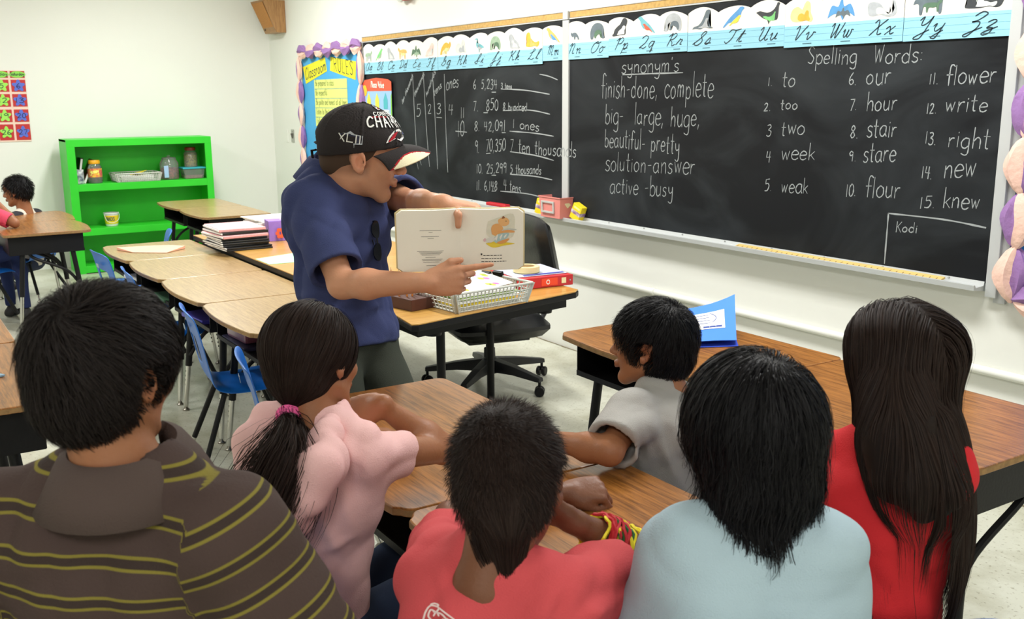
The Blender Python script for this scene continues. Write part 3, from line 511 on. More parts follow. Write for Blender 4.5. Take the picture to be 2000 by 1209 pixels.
# ---------------------------------------------------------------- calendar on the left wall
M_RED = mat('calendar_red', (190, 44, 44), 0.6); M_CALP = mat('calendar_pink_grid', (236, 206, 190), 0.6)
cal = thing('calendar_poster', (XL, -2.6, 1.18), 'red and pink wall calendar with flower shaped date cards', 'calendar')
cx = XL+0.004; yr, yl = -2.282, -3.05
MB().box((cx, (yr+yl)/2, 1.493), (0.004, yr-yl, 0.625)).build('calendar_grid', M_CALP, cal)
colw = 0.118; M_FG = mat('flower_green', (160, 226, 90), 0.6); M_FB = mat('flower_blue', (88, 108, 206), 0.6); M_LG = mat('label_green', (140, 214, 80), 0.6)
rows = [(1.742, 1.80), (1.62, 1.725), (1.49, 1.60), (1.355, 1.465), (1.195, 1.335)]
M_CI = mat('marker_green', (30, 76, 60), 0.6); M_CB = mat('marker_navy', (24, 32, 90), 0.6)
dates = [[None, '6', '13', '20', '27'], [None, '5', '12', '19', '26'], [None, '4', '11', '18', '25']]
for c in range(3):
    ya = yr-0.002-c*(colw+0.018); yb = ya-colw
    for r, (z0, z1) in enumerate(rows):
        MB().box((cx+0.003, (ya+yb)/2, (z0+z1)/2), (0.002, colw, z1-z0)).build('red_square', M_RED, cal)
        zc = (z0+z1)/2; yc = (ya+yb)/2
        if r == 0:
            b = MB(); b.prism([(yc+0.066*math.cos(q*math.pi/10), zc+0.028*math.sin(q*math.pi/10)) for q in range(20)], cx+0.005, cx+0.006, fn=lambda a, z, d: (d, a, z)); b.build('day_label', M_LG, cal)
            b = MB(); ribbons(b, text_lines(['Saturday', 'Friday', 'Thursday'][c], (yc-0.055, zc-0.008), (yc+0.055, zc-0.008), 0.026), 0.0045, fn=lambda a, z: (cx+0.0075, a, z)); b.build('day_lettering', M_CI, cal, recalc=False)
        else:
            pts = [(yc+(0.044+0.012*math.cos(5*q*math.pi/20))*math.sin(q*math.pi/20), zc+(0.044+0.012*math.cos(5*q*math.pi/20))*math.cos(q*math.pi/20)) for q in range(40)]
            b = MB(); b.prism(pts, cx+0.006, cx+0.0075, fn=lambda a, z, d: (d, a, z)); b.build('date_flower', M_FB if c == 0 else M_FG, cal)
            t = dates[c][r]; w = 0.018*len(t)
            b = MB(); ribbons(b, text_lines(t, (yc-w, zc-0.02), (yc+w, zc-0.02), 0.042), 0.006, fn=lambda a, z: (cx+0.009, a, z)); b.build('date_number', M_CB if c == 0 else M_CI, cal, recalc=False)
# ---------------------------------------------------------------- speaker, switch, hook
M_SPKW = wood('speaker_wood', (176, 132, 82), (140, 98, 56), 0.5, 1.5, 2, 0.1)
spk = thing('wall_speaker', (0.42, 0, 2.17), 'wedge shaped brown wooden wall speaker high in the corner', 'speaker')
b = MB(); zt, zb_ = 2.47, 2.17
b.add([(0.30, -0.001, zb_), (0.62, -0.001, zb_), (0.62, -0.001, zt), (0.30, -0.001, zt), (0.30, -0.10, zb_), (0.62, -0.10, zb_), (0.62, -0.22, zt), (0.26, -0.22, zt)],
      [(0, 1, 2, 3), (4, 5, 6, 7), (0, 1, 5, 4), (3, 2, 6, 7), (0, 4, 7, 3), (1, 5, 6, 2)])
b.build('cabinet', M_SPKW, spk, bevel=0.003)
b = MB()
b.add([(0.32, -0.107, zb_+0.02), (0.60, -0.107, zb_+0.02), (0.60, -0.219, zt-0.02), (0.29, -0.219, zt-0.02)], [(0, 1, 2, 3)]); b.build('front_grille', mat('speaker_cloth', (184, 126, 66), 0.8, var=0.15, vscale=120), spk, recalc=False)
MB().box((0.35, -0.118, zb_+0.035), (0.03, 0.004, 0.02)).build('small_badge', mat('badge', (90, 70, 40), 0.5), spk)
sw = thing('light_switch', (0.64, 0, 1.17), 'metal light switch plate on the wall beside the bulletin board', 'switch')
MB().box((0.655, -0.003, 1.185), (0.075, 0.006, 0.125)).build('plate', mat('switch_steel', (176, 178, 172), 0.35, 0.7), sw, bevel=0.002)
MB().box((0.655, -0.010, 1.185), (0.02, 0.014, 0.05), rot=(0.3, 0, 0)).build('toggle', mat('switch_toggle', (90, 88, 80), 0.4), sw, bevel=0.002)
MB().box((0.655, -0.007, 1.225), (0.008, 0.003, 0.008)).build('screw', mat('screw', (120, 120, 118), 0.4, 0.8), sw)
cv = thing('blank_wall_plate', (0.5, 0, 1.17), 'painted over blank plate on the wall left of the switch', 'wall plate')
MB().box((0.50, -0.003, 1.18), (0.06, 0.006, 0.12)).build('plate', M_WALL, cv, bevel=0.002)
hk = thing('fire_bell', (3.2, 0, 2.25), 'small red and white fixture hanging high above the chalkboard', 'alarm')
MB().box((3.25, -0.03, 2.33), (0.10, 0.05, 0.14)).build('red_box', mat('alarm_red', (176, 40, 36), 0.4), hk, bevel=0.008)
MB().lathe([(0.0, 0), (0.05, 0.0), (0.05, 0.02), (0.03, 0.035), (0, 0.04)], (3.16, -0.03, 2.30), 14, M=Matrix.Rotation(math.radians(90), 3, 'X')).build('white_lens', M_WHITE, hk, smooth=True)
MB().tube([(3.24, -0.05, 2.27), (3.25, -0.06, 2.262), (3.27, -0.06, 2.262)], 0.008, 8).build('red_lever', mat('alarm_red', (176, 40, 36), 0.4), hk, smooth=True)

# ---------------------------------------------------------------- materials for furniture
M_TOPA = wood('laminate_pale_oak', (176, 146, 96), (142, 112, 68), 0.30, 1.8, 0)
M_TOPK = wood('laminate_warm_oak', (168, 110, 50), (108, 66, 24), 0.30, 1.7, 0)
M_TOPT = wood('laminate_yellow_oak', (204, 158, 78), (176, 126, 54), 0.32, 1.0, 1)
M_EDGE = mat('worn_desk_edge', (150, 116, 72), 0.7, var=0.2, vscale=60)
M_BLK = mat('black_enamel', (12, 12, 14), 0.5, spec=0.3, bump=0.05, bscale=120)
M_CHROME = mat('chrome_tube', (205, 205, 200), 0.16, 1.0)
M_BLUE = mat('blue_plastic', (18, 104, 196), 0.35, spec=0.5)
M_GLIDE = mat('steel_glide', (150, 146, 136), 0.3, 0.9)
M_HOLE = mat('hole_dark', (14, 14, 16), 0.8)
def desk_outline(w, d):
    pts = []
    def arc(cx, cy, r, a0, a1, n=5):
        for i in range(n+1):
            a = math.radians(a0+(a1-a0)*i/n); pts.append((cx+r*math.cos(a), cy+r*math.sin(a)))
    r = 0.05; fr = 0.03
    n = 9
    for i in range(n+1):                       # gently bowed seat side
        u = i/n; pts.append((-w/2+0.035+(w-0.07)*u, -d/2-0.012-0.026*math.sin(math.pi*u)))
    arc(w/2-fr, -d/2+fr, fr, -75, 0); arc(w/2-fr, d/2-fr, fr, 0, 90); arc(-w/2+fr, d/2-fr, fr, 90, 180); arc(-w/2+fr, -d/2+fr, fr, 180, 255)
    return pts
def make_desk(loc, rz, z, w, d, top, label, group):
    t = thing('student_desk', loc, label, 'desk', group, rz)
    b = MB(False); b.prism(desk_outline(w, d), z-0.019, z)
    o = b.build('desktop', [top], t, bevel=0.003); 
    b = MB(False); b.prism([(x*1.002, y*1.002) for x, y in desk_outline(w, d)], z-0.0165, z-0.004); b.build('edge_band', M_EDGE, t)
    bw, bd, bh, y0 = w-0.10, d-0.07, 0.125, 0.005
    zt, zb = z-0.021, z-0.021-bh; b = MB(False)
    b.box((0, y0, zb), (bw, bd, 0.004)); b.box((-bw/2, y0, (zt+zb)/2), (0.004, bd, bh)); b.box((bw/2, y0, (zt+zb)/2), (0.004, bd, bh))
    b.box((0, y0+bd/2, (zt+zb)/2), (bw, 0.004, bh)); b.box((0, y0-bd/2, zb+0.008), (bw, 0.006, 0.018)); b.box((0, y0-bd/2+0.02, zt-0.002), (bw, 0.04, 0.004))
    b.build('book_box', M_BLK, t)
    for sx in (-1, 1):
        br = MB(False); xs = sx*(bw/2-0.035)
        br.tube(crom([(xs, -bd/2+0.05, zb-0.235), (xs, -bd/2+0.13, zb-0.13), (xs, bd/2-0.16, zb-0.04), (xs, bd/2-0.12, zb-0.002)], 5), 0.0105, 8)
        br.build('brace', M_BLK, t, smooth=True)
        for sy in (-1, 1):
            xa, ya = sx*(bw/2-0.035), sy*(bd/2-0.075); xe, ye = sx*(bw/2+0.0), sy*(bd/2-0.02)
            f = 0.55
            xm, ym, zm = xa+(xe-xa)*f, ya+(ye-ya)*f, zb*(1-f)
            l = MB(False).tube([(xa, ya, zb), (xm, ym, zm)], 0.0165, 12).build('leg', M_BLK, t, smooth=True)
            e = MB(False); e.tube([(xm, ym, zm+0.01), (xe, ye, 0.022)], 0.0125, 12); e.build('leg_extension', M_CHROME, l, smooth=True)
            g = MB(False); g.lathe([(0.0, 0), (0.017, 0.0), (0.018, 0.006), (0.012, 0.012), (0.008, 0.024)], (xe, ye, 0), 12); g.build('glide', M_GLIDE, l, smooth=True)
            h = MB(False)
            for k in range(4):
                q = 0.12+k*0.1; c = Vector((xm+(xe-xm)*q-0.0112*sx*0, ym+(ye-ym)*q-0.0127, zm*(1-q))); h.box(c, (0.006, 0.002, 0.009))
            h.build('adjusting_holes', M_HOLE, l)
    return t
ROWA = 'desks pushed together in the long row behind the man'
deskA = []
dA = make_desk((4.11, -2.155, 0), 0, 0.67, 0.694, 0.52, M_TOPA, 'pale oak topped desk at the far end of the long row, peach paper on it', ROWA)
for i, lab in enumerate(['second desk of the long row, pale oak top beside the black folders', 'third desk of the long row, blue chair tucked under it', 'pale oak topped desk at the near end of the long row, beside the man']):
    dup(dA, (4.815+i*0.705, -2.155, 0), 0, lab)
BK = 'pair of desks beside the green bookcase'
dB = make_desk((1.55, -1.21, 0), 0, 0.67, 0.72, 0.52, M_TOPA, 'farther desk of the pair standing at the green bookcase', BK)
dup(dB, (2.275, -1.21, 0), 0, 'nearer desk of the pair standing at the green bookcase')
LF = 'pair of desks where the raglan shirted boy sits'
dL = make_desk((1.78, -2.58, 0), math.pi, 0.67, 0.72, 0.54, M_TOPK, 'farther brown desk in front of the boy in the raglan shirt', LF)
dup(dL, (2.505, -2.60, 0), math.pi, 'nearer brown desk before the raglan shirted boy, pink sleeved elbow on it')
LN_ = 'desks at the lower left behind the striped shirt boy'
dN = make_desk((6.95, -3.50, 0), 0, 0.75, 0.80, 0.54, M_TOPK, 'brown desk left of the striped shirt boy, nearer of its pair', LN_)
dup(dN, (6.14, -3.50, 0), 0, 'brown desk left of the striped shirt boy, farther of its pair')
KR = 'desks between the children'
dK = make_desk((8.14, -2.51, 0), 0, 0.75, 0.81, 0.53, M_TOPK, 'brown oak desk with the pink shirted girl leaning on it', KR)
make_desk((8.865, -2.51, 0), 0, 0.75, 0.63, 0.53, M_TOPK, 'brown oak desk in front of the child in the coral red shirt', KR)
RR = 'brown desks along the chalkboard wall side'
dR = make_desk((7.86, -1.37, 0), 0, 0.75, 0.78, 0.53, M_TOPK, 'brown desk with the blue folder lying on it', RR)
dup(dR, (8.645, -1.375, 0), 0, 'brown desk beyond the long haired girl, nearest the right wall')
# ---------------------------------------------------------------- plastic student chairs
def make_chair(loc, rz, label, group, sh=0.40):
    """local: seat opens toward +y (front), back at -y"""
    t = thing('student_chair', loc, label, 'chair', group, rz)
    prof = [(0.20, sh-0.02), (0.18, sh+0.002), (0.10, sh+0.004), (0.0, sh-0.006), (-0.10, sh-0.008), (-0.155, sh+0.012), (-0.178, sh+0.06), (-0.19, sh+0.11), (-0.20, sh+0.16), (-0.212, sh+0.22), (-0.225, sh+0.28), (-0.238, sh+0.325), (-0.252, sh+0.335)]
    wd = [0.17, 0.185, 0.19, 0.188, 0.18, 0.165, 0.16, 0.165, 0.175, 0.185, 0.185, 0.18, 0.165]
    nu = 12; bm = bmesh.new(); G = []
    for i, (y, z) in enumerate(prof):
        row = []
        for j in range(nu+1):
            u = j/nu*2-1; cup = 0.018*u*u if i > 5 else 0.010*u*u
            if i > 5: row.append(bm.verts.new((u*wd[i], y+cup, z-0.012*abs(u)**4)))
            else: row.append(bm.verts.new((u*wd[i], y, z+cup-(0.02*abs(u)**6))))
        G.append(row)
    for i in range(len(prof)-1):
        for j in range(nu):
            if i in (7, 8) and 3 <= j <= 8: continue
            bm.faces.new((G[i][j], G[i][j+1], G[i+1][j+1], G[i+1][j]))
    bmesh.ops.recalc_face_normals(bm, faces=bm.faces)
    me = bpy.data.meshes.new('seat_shell'); bm.to_mesh(me); bm.free(); me.materials.append(M_BLUE); me.polygons.foreach_set('use_smooth', [True]*len(me.polygons))
    o = bpy.data.objects.new('seat_shell', me); COL.objects.link(o); o.parent = t
    so = o.modifiers.new('thick', 'SOLIDIFY'); so.thickness = 0.007; so.offset = 0
    sb = o.modifiers.new('sub', 'SUBSURF'); sb.levels = 1; sb.render_levels = 2
    st = MB(False); st.box((0.02, -0.242, sh+0.255), (0.045, 0.002, 0.022), rot=(0.15, 0, 0)); st.build('worn_sticker', mat('worn_sticker', (120, 160, 190), 0.7, col2=(190, 190, 180), vscale=90), t)
    for sx in (-1, 1):
        for sy in (-1, 1):
            a = (sx*0.11, sy*0.09-0.02, sh-0.03); e = (sx*0.19, sy*0.21-0.02, 0.02); m = tuple(a[k]+(e[k]-a[k])*0.86 for k in range(3))
            l = MB(False).tube([a, m], 0.012, 10).build('leg', M_BLK, t, smooth=True)
            MB(False).tube([m, e], 0.0105, 10).build('chrome_tip', M_CHROME, l, smooth=True)
            MB(False).lathe([(0, 0), (0.017, 0), (0.019, 0.006), (0.011, 0.014), (0.009, 0.026)], (e[0], e[1], 0), 12).build('glide', M_GLIDE, l, smooth=True)
        MB(False).tube([(sx*0.11, -0.13, sh-0.018), (sx*0.11, 0.10, sh-0.018)], 0.012, 8).build('seat_rail', M_BLK, t, smooth=True)
    MB(False).tube([(-0.11, 0.05, sh-0.02), (0.11, 0.05, sh-0.02)], 0.010, 8).build('cross_bar', M_BLK, t, smooth=True)
    return t
CH = 'blue plastic school chairs'
ch0 = make_chair((6.05, -2.30, 0), math.radians(-8), 'empty blue plastic chair tucked under the third desk of the long row', CH, 0.36)
dup(ch0, (6.98, -2.36, 0), math.radians(-14), 'blue chair beside the near end desk, behind the ponytailed girl')
dup(ch0, (4.12, -2.29, 0), math.radians(4), 'blue chair under the peach paper desk, mostly hidden by the striped boy')
dup(ch0, (4.88, -2.29, 0), math.radians(-5), 'blue chair seen only under the second desk of the long row')
dup(ch0, (3.36, -2.16, 0), math.radians(168), 'blue chair back showing between the bookcase pair and the long row')
# ---------------------------------------------------------------- green bookcase
M_GREEN = mat('green_paint', (44, 200, 40), 0.42, var=0.05, vscale=5, bump=0.05, bscale=14)
bx0, bx1, by0, by1, bz = 0.25, 0.60, -2.075, -0.80, 1.20
bc = thing('bookcase', (0.42, -1.43, 0), 'bright green painted wooden bookcase with three shelves against the white wall', 'bookcase')
MB().box(((bx0+bx1)/2, by0+0.012, bz/2), (bx1-bx0, 0.024, bz)).build('side_panel', M_GREEN, bc)
MB().box(((bx0+bx1)/2, by1-0.012, bz/2), (bx1-bx0, 0.024, bz)).build('side_panel', M_GREEN, bc)
MB().box((bx0+0.006, (by0+by1)/2, bz/2), (0.012, by1-by0-0.03, bz-0.02)).build('back_panel', M_GREEN, bc)
MB().box(((bx0+bx1)/2, (by0+by1)/2, bz-0.010), (bx1-bx0, by1-by0, 0.022)).build('top_panel', M_GREEN, bc, bevel=0.002)
for z in (0.805, 0.405, 0.068):
    s = MB().box(((bx0+bx1)/2, (by0+by1)/2, z-0.011), (bx1-bx0-0.02, by1-by0-0.05, 0.022)).build('shelf', M_GREEN, bc)
    MB().box((bx1+0.006, (by0+by1)/2, z-0.030), (0.016, by1-by0-0.12, 0.062)).build('shelf_edge', M_GREEN, s, bevel=0.002)
MB().box((bx1+0.007, by0+0.034, bz/2), (0.018, 0.070, bz)).build('front_stile', M_GREEN, bc, bevel=0.002)
MB().box((bx1+0.007, by1-0.030, bz/2), (0.018, 0.062, bz)).build('front_stile', M_GREEN, bc, bevel=0.002)
MB().box((bx1+0.0075, (by0+by1)/2, bz-0.030), (0.018, by1-by0, 0.062)).build('top_rail', M_GREEN, bc, bevel=0.002)
# ---------------------------------------------------------------- teacher table
tb = thing('work_table', (5.3, -1.4, 0), 'long yellow oak table with a thick black edge behind the man', 'table')
TZ = 0.70
tab = [(6.70, -1.88), (6.875, -1.905), (6.885, -1.88), (6.70, -1.00), (6.665, -0.96), (3.80, -0.96), (3.80, -1.88)]
b = MB(); b.prism(tab, TZ-0.004, TZ); b.build('tabletop', M_TOPT, tb)
b = MB(); c0 = (5.3, -1.4); b.prism([(c0[0]+(x-c0[0])*1.002, c0[1]+(y-c0[1])*1.004) for x, y in tab], TZ-0.030, TZ-0.0045); b.build('black_edge', M_BLK, tb, bevel=0.004)
b = MB(); b.prism([(6.80, -1.84), (6.66, -1.02), (3.87, -1.02), (3.87, -1.84)], TZ-0.075, TZ-0.030); b.build('apron', M_BLK, tb)
for (x, y) in ((6.70, -1.72), (6.60, -1.10)):
    MB().lathe([(0, TZ-0.10), (0.035, TZ-0.10), (0.04, TZ-0.07), (0.04, TZ-0.03)], (x, y, 0), 18).build('corner_socket', M_BLK, tb, smooth=True)
for (x, y) in ((6.02, -1.03), (6.58, -1.62), (3.95, -1.1), (3.95, -1.75)):
    l = MB().tube([(x, y, TZ-0.07), (x, y, 0.02)], 0.019, 12).build('leg', M_BLK, tb, smooth=True)
    MB().lathe([(0, 0), (0.022, 0), (0.022, 0.012), (0.014, 0.03)], (x, y, 0), 12).build('foot_cap', M_BLK, l, smooth=True)
# ---------------------------------------------------------------- office chair
OX, OY = 5.70, -0.84
M_LEA = mat('black_leatherette', (24, 25, 27), 0.38, bump=0.08, bscale=50)
M_PLA = mat('black_plastic', (26, 27, 30), 0.5)
oc = thing('office_chair', (OX, OY, 0), 'black padded swivel office chair on castors behind the table', 'chair', 'office chair')
b = MB(); b.lathe([(0.0, 0.075), (0.05, 0.075), (0.055, 0.10), (0.05, 0.15), (0.032, 0.16), (0.03, 0.21)], (OX, OY, 0), 18); b.build('hub', M_PLA, oc, smooth=True)
b = MB(); b.tube([(OX, OY, 0.18), (OX, OY, 0.30)], 0.02, 12); b.build('gas_lift', M_PLA, oc, smooth=True)
for k in range(5):
    a = math.radians(18+72*k); d = Vector((math.cos(a), math.sin(a), 0)); c = Vector((OX, OY, 0)); s = Vector((-d.y, d.x, 0))
    arm = MB(); vs = []
    for u, w, zt, zb2 in ((0.03, 0.034, 0.155, 0.085), (0.18, 0.028, 0.135, 0.09), (0.33, 0.022, 0.105, 0.078), (0.355, 0.02, 0.10, 0.078)):
        p = c+d*u; vs += [p-s*w+Vector((0, 0, zb2)), p+s*w+Vector((0, 0, zb2)), p+s*w*0.8+Vector((0, 0, zt)), p-s*w*0.8+Vector((0, 0, zt))]
    arm.add(vs, [(i*4+j, i*4+(j+1) % 4, (i+1)*4+(j+1) % 4, (i+1)*4+j) for i in range(3) for j in range(4)]+[(3, 2, 1, 0), (12, 13, 14, 15)])
    ao = arm.build('base_arm', M_PLA, oc, bevel=0.004)
    p = c+d*0.345; rot = Matrix.Rotation(a+0.6, 3, 'Z')@Matrix.Rotation(math.radians(90), 3, 'X')
    b = MB()
    for off in (-0.016, 0.016):
        q = p+Vector((math.sin(a+0.6), -math.cos(a+0.6), 0))*off
        b.lathe([(0, -0.010), (0.024, -0.010), (0.027, -0.006), (0.027, 0.006), (0.024, 0.010), (0, 0.010)], (q.x, q.y, 0.027), 16, M=rot)
    b.tube([p+Vector((0, 0, 0.03)), p+Vector((0, 0, 0.09))], 0.008, 8); b.build('castor', M_BLK, ao, smooth=True)
def cushion(name, c, size, R, parent, m, puff=0.25, n=10):
    vs, fs = [], []; nx = n
    for sgn in (1, -1):
        for i in range(nx+1):
            for j in range(nx+1):
                u, v = i/nx*2-1, j/nx*2-1; e = (1-abs(u)**6)*(1-abs(v)**6); q = 1-0.10*(abs(u*v))**3
                vs.append(R@Vector((u*size[0]/2*q, v*size[1]/2*q, sgn*size[2]/2*(0.15+0.85*max(e, 0)**0.45)))+Vector(c))
    k = (nx+1)**2
    for s in (0, 1):
        for i in range(nx):
            for j in range(nx):
                a = s*k+i*(nx+1)+j; f = (a, a+1, a+nx+2, a+nx+1); fs.append(f if s else f[::-1])
    for i in range(nx):
        for a, b2 in ((i, i+1), (nx*(nx+1)+i+1, nx*(nx+1)+i)): fs.append((a, b2, k+b2, k+a))
        for a, b2 in (((i+1)*(nx+1), i*(nx+1)), (i*(nx+1)+nx, (i+1)*(nx+1)+nx)): fs.append((a, b2, k+b2, k+a))
    mb = MB(); mb.add(vs, fs); return mb.build(name, m, parent, smooth=True)
OR = Matrix.Rotation(math.radians(-12), 3, 'Z')
cushion('seat_cushion', (OX+0.06, OY-0.03, 0.375), (0.56, 0.54, 0.13), OR, oc, M_LEA)
MB().box((OX+0.04, OY-0.03, 0.305), (0.36, 0.34, 0.03), rot=(0, 0, math.radians(-12))).build('seat_pan', M_PLA, oc, bevel=0.006)
cushion('back_cushion', (OX+0.05, OY+0.28, 0.70), (0.47, 0.46, 0.09), OR@Matrix.Rotation(math.radians(102), 3, 'X'), oc, M_LEA)
b = MB(); b.tube(crom([(OX+0.02, OY+0.08, 0.30), (OX+0.06, OY+0.28, 0.33), (OX+0.07, OY+0.35, 0.48), (OX+0.07, OY+0.34, 0.64)], 5), 0.022, 8, flat=0.5); b.build('back_bracket', M_PLA, oc, smooth=True)
for sx in (-1, 1):
    o = OR@Vector((sx*0.275, 0, 0)); q = Vector((OX, OY, 0))+o
    MB().tube(crom([q+Vector((-sx*0.08, 0.02, 0.31)), q+Vector((0, 0.01, 0.35)), q+Vector((0.0, -0.02, 0.60)), q+Vector((0, -0.08, 0.635)), q+Vector((0, 0.16, 0.645))], 5), 0.017, 8).build('armrest', M_PLA, oc, smooth=True)

# ---------------------------------------------------------------- things on the shelves
def zrot(a): return Matrix.Rotation(a, 3, 'Z')
def slotted_basket(name, c, L, Wd, H, rz, label, group, m, flare=1.12, nL=20, nW=9, rows=3):
    """open tray whose walls are a lattice of slots; every wall bar is modelled"""
    t = thing(name, c, label, 'basket', group, rz)
    b = MB(False); b.box((0, 0, 0.002), (L, Wd, 0.004)); b.build('bottom', m, t)
    w = MB(False)
    def pt(side, u, z):
        f = 1+(flare-1)*z/H; x, y = L/2*f, Wd/2*f
        return {0: (u*x, -y, z), 1: (x, u*y, z), 2: (-u*x, y, z), 3: (-x, -u*y, z)}[side]
    for side in range(4):
        n = nL if side % 2 == 0 else nW
        for i in range(n+1):
            u = i/n*2-1; a, e = Vector(pt(side, u, 0.0)), Vector(pt(side, u, H)); dirn = (Vector(pt(side, 1, 0))-Vector(pt(side, -1, 0))).normalized()
            hw = 0.0022 if 0 < i < n else 0.012; nrm = Vector((dirn.y, -dirn.x, 0))*0.0015
            w.add([a-dirn*hw+nrm, a+dirn*hw+nrm, e+dirn*hw+nrm, e-dirn*hw+nrm, a-dirn*hw-nrm, a+dirn*hw-nrm, e+dirn*hw-nrm, e-dirn*hw-nrm], [(0, 1, 2, 3), (7, 6, 5, 4), (0, 3, 7, 4), (1, 5, 6, 2)])
        for r in range(rows+1):
            z = H*(0.06+0.62*r/rows); w.tube([pt(side, -1, z), pt(side, 1, z)], 0.0024, 4, caps=False)
    w.build('lattice_wall', m, t)
    r = MB(False)
    for side in range(4): r.tube([pt(side, -1.0, H), pt(side, 1.0, H)], 0.0055, 8)
    r.build('rim', m, t, smooth=True)
    return t
M_GREYP = mat('grey_plastic', (196, 198, 190), 0.45); M_PAPER = mat('paper', (236, 236, 232), 0.7); M_GLASS = mat('clear_jar', (225, 232, 228), 0.06, trans=0.85, spec=0.5)
M_ORANGE = mat('pencil_orange', (214, 130, 50), 0.45); M_DKBR = mat('dark_brown_wood', (74, 38, 28), 0.5, var=0.1)
SHL = 0.807
cup = thing('patterned_cup', (0.50, -1.975, SHL), 'small white cup with navy blotch pattern at the left of the upper shelf', 'cup')
b = MB(); b.lathe([(0, 0), (0.040, 0), (0.043, 0.01), (0.045, 0.125), (0.041, 0.125), (0.039, 0.012)], (0.50, -1.975, SHL), 18); b.build('cup_body', mat('cup_pattern', (236, 238, 240), 0.35, col2=(34, 48, 96), vscale=26), cup, smooth=True)
for i, (dy, an, c, lab) in enumerate(((-0.005, 0.20, (40, 20, 22), 'dark book leaning in the upper left corner of the green bookcase'), (0.045, 0.42, (96, 30, 34), 'dark red book leaning beside the darker one behind the yellow lidded jar'))):
    bk = thing('leaning_book', (0.40, -1.99+dy, SHL), lab, 'book', 'books leaning in the bookcase')
    R = Matrix.Rotation(-an, 3, 'X'); o = Vector((0.40, -1.985+dy, SHL+0.002))
    for nm, x0, z0, dx, dz, th, m in (('cover', 0, 0, 0.17, 0.23, 0.022, mat('book_cover_%d' % i, c, 0.5)), ('page_block', 0.004, 0.004, 0.168, 0.222, 0.016, M_PAPER)):
        q = MB(); pts = [R@Vector((x, y, z))+o for z in (z0, dz) for x, y in ((-dx/2+x0, 0.012-th/2), (dx/2+x0, 0.012-th/2), (dx/2+x0, 0.012+th/2), (-dx/2+x0, 0.012+th/2))]
        q.add(pts, [(0, 1, 2, 3), (7, 6, 5, 4), (0, 4, 5, 1), (1, 5, 6, 2), (2, 6, 7, 3), (3, 7, 4, 0)]); q.build(nm, m, bk)
def jar(name, c, r, h, label, lid, labelm=None, fill=None, fillh=0.4, knob=False, lab_rng=(0.3, 0.72)):
    t = thing(name, c, label, 'jar', 'jars in the green bookcase')
    b = MB(); b.lathe([(0, 0), (r*0.95, 0), (r, h*0.05), (r, h*0.66), (r*0.80, h*0.80), (r*0.72, h*0.84), (r*0.72, h*0.90)], c, 22); b.build('jar_glass', M_GLASS, t, smooth=True)
    if fill: b = MB(); b.lathe([(0, 0.004), (r*0.9, 0.006), (r*0.92, h*fillh), (r*0.5, h*fillh*1.1), (0, h*fillh*1.12)], c, 16); b.build('contents', fill, t, smooth=True)
    if labelm: b = MB(); b.lathe([(r*1.004, h*lab_rng[0]), (r*1.004, h*lab_rng[1])], c, 24); b.build('paper_label', labelm, t, smooth=True)
    b = MB()
    if knob: b.lathe([(r*0.78, h*0.84), (r*0.8, h*0.87), (r*0.4, h*0.92), (r*0.12, h*0.93), (r*0.2, h*0.97), (r*0.12, h), (0, h)], c, 20)
    else: b.lathe([(0, h*0.84), (r*0.80, h*0.84), (r*0.82, h*0.86), (r*0.82, h*0.97), (r*0.76, h), (0, h)], c, 20)
    b.build('lid', lid, t, smooth=True); return t
j1 = jar('snack_jar', (0.49, -1.835, SHL), 0.062, 0.205, 'clear jar with yellow lid and colourful candy label on the upper shelf', mat('yellow_lid', (236, 170, 30), 0.4), mat('candy_label', (246, 206, 40), 0.5, col2=(214, 40, 90), vscale=30), mat('candy_mix', (90, 40, 30), 0.6, col2=(60, 60, 30), vscale=90), 0.26, lab_rng=(0.26, 0.64))
bt = MB(); LT = text_lines('yummy', (-0.035, 0.085), (0.04, 0.095), 0.042, slant=0.1); a0 = 0.0
ribbons(bt, LT, 0.006, fn=lambda u, z: (0.49+0.0632*math.cos(u/0.0632-0.25), -1.835+0.0632*math.sin(u/0.0632-0.25), SHL+z)); bt.build('label_lettering', mat('label_white', (250, 240, 120), 0.5), j1, recalc=False)
j2 = jar('cookie_jar', (0.46, -1.165, SHL), 0.085, 0.225, 'round clear cookie jar with knobbed lid and red striped candy inside', M_GLASS, None, mat('candy_canes', (206, 90, 96), 0.5, col2=(70, 40, 40), vscale=60), 0.42, knob=True)
MB().box((0.548, -1.215, SHL+0.075), (0.003, 0.045, 0.11), rot=(0, 0, 0.3)).build('blue_note', mat('note_blue', (170, 200, 236), 0.6), j2)
tub = thing('food_tub', (0.47, -0.95, SHL), 'clear plastic tub with teal lid and pink contents at the right of the shelf', 'container')
MB().box((0.47, -0.955, SHL+0.045), (0.15, 0.20, 0.09), taper=0.88).build('tub_body', M_GLASS, tub, bevel=0.008)
MB().box((0.47, -0.955, SHL+0.018), (0.12, 0.16, 0.028), taper=0.9).build('pink_contents', mat('pink_bits', (226, 150, 170), 0.6, col2=(190, 110, 140), vscale=60), tub)
MB().box((0.47, -0.955, SHL+0.098), (0.165, 0.215, 0.014)).build('lid', mat('teal_lid', (50, 170, 186), 0.4), tub, bevel=0.004)
j3 = jar('sweet_jar', (0.44, -0.955, SHL+0.1055), 0.062, 0.185, 'clear jar with red lid and yellow contents standing on the teal lidded tub', mat('red_lid', (130, 30, 30), 0.4), None, mat('yellow_sweets', (206, 180, 60), 0.6, col2=(120, 100, 50), vscale=70), 0.62)
sb = slotted_basket('wire_basket', (0.46, -1.475, SHL), 0.36, 0.24, 0.075, math.radians(90), 'long light grey slotted basket with papers on the upper green shelf', 'grey slotted baskets', M_GREYP, 1.1)
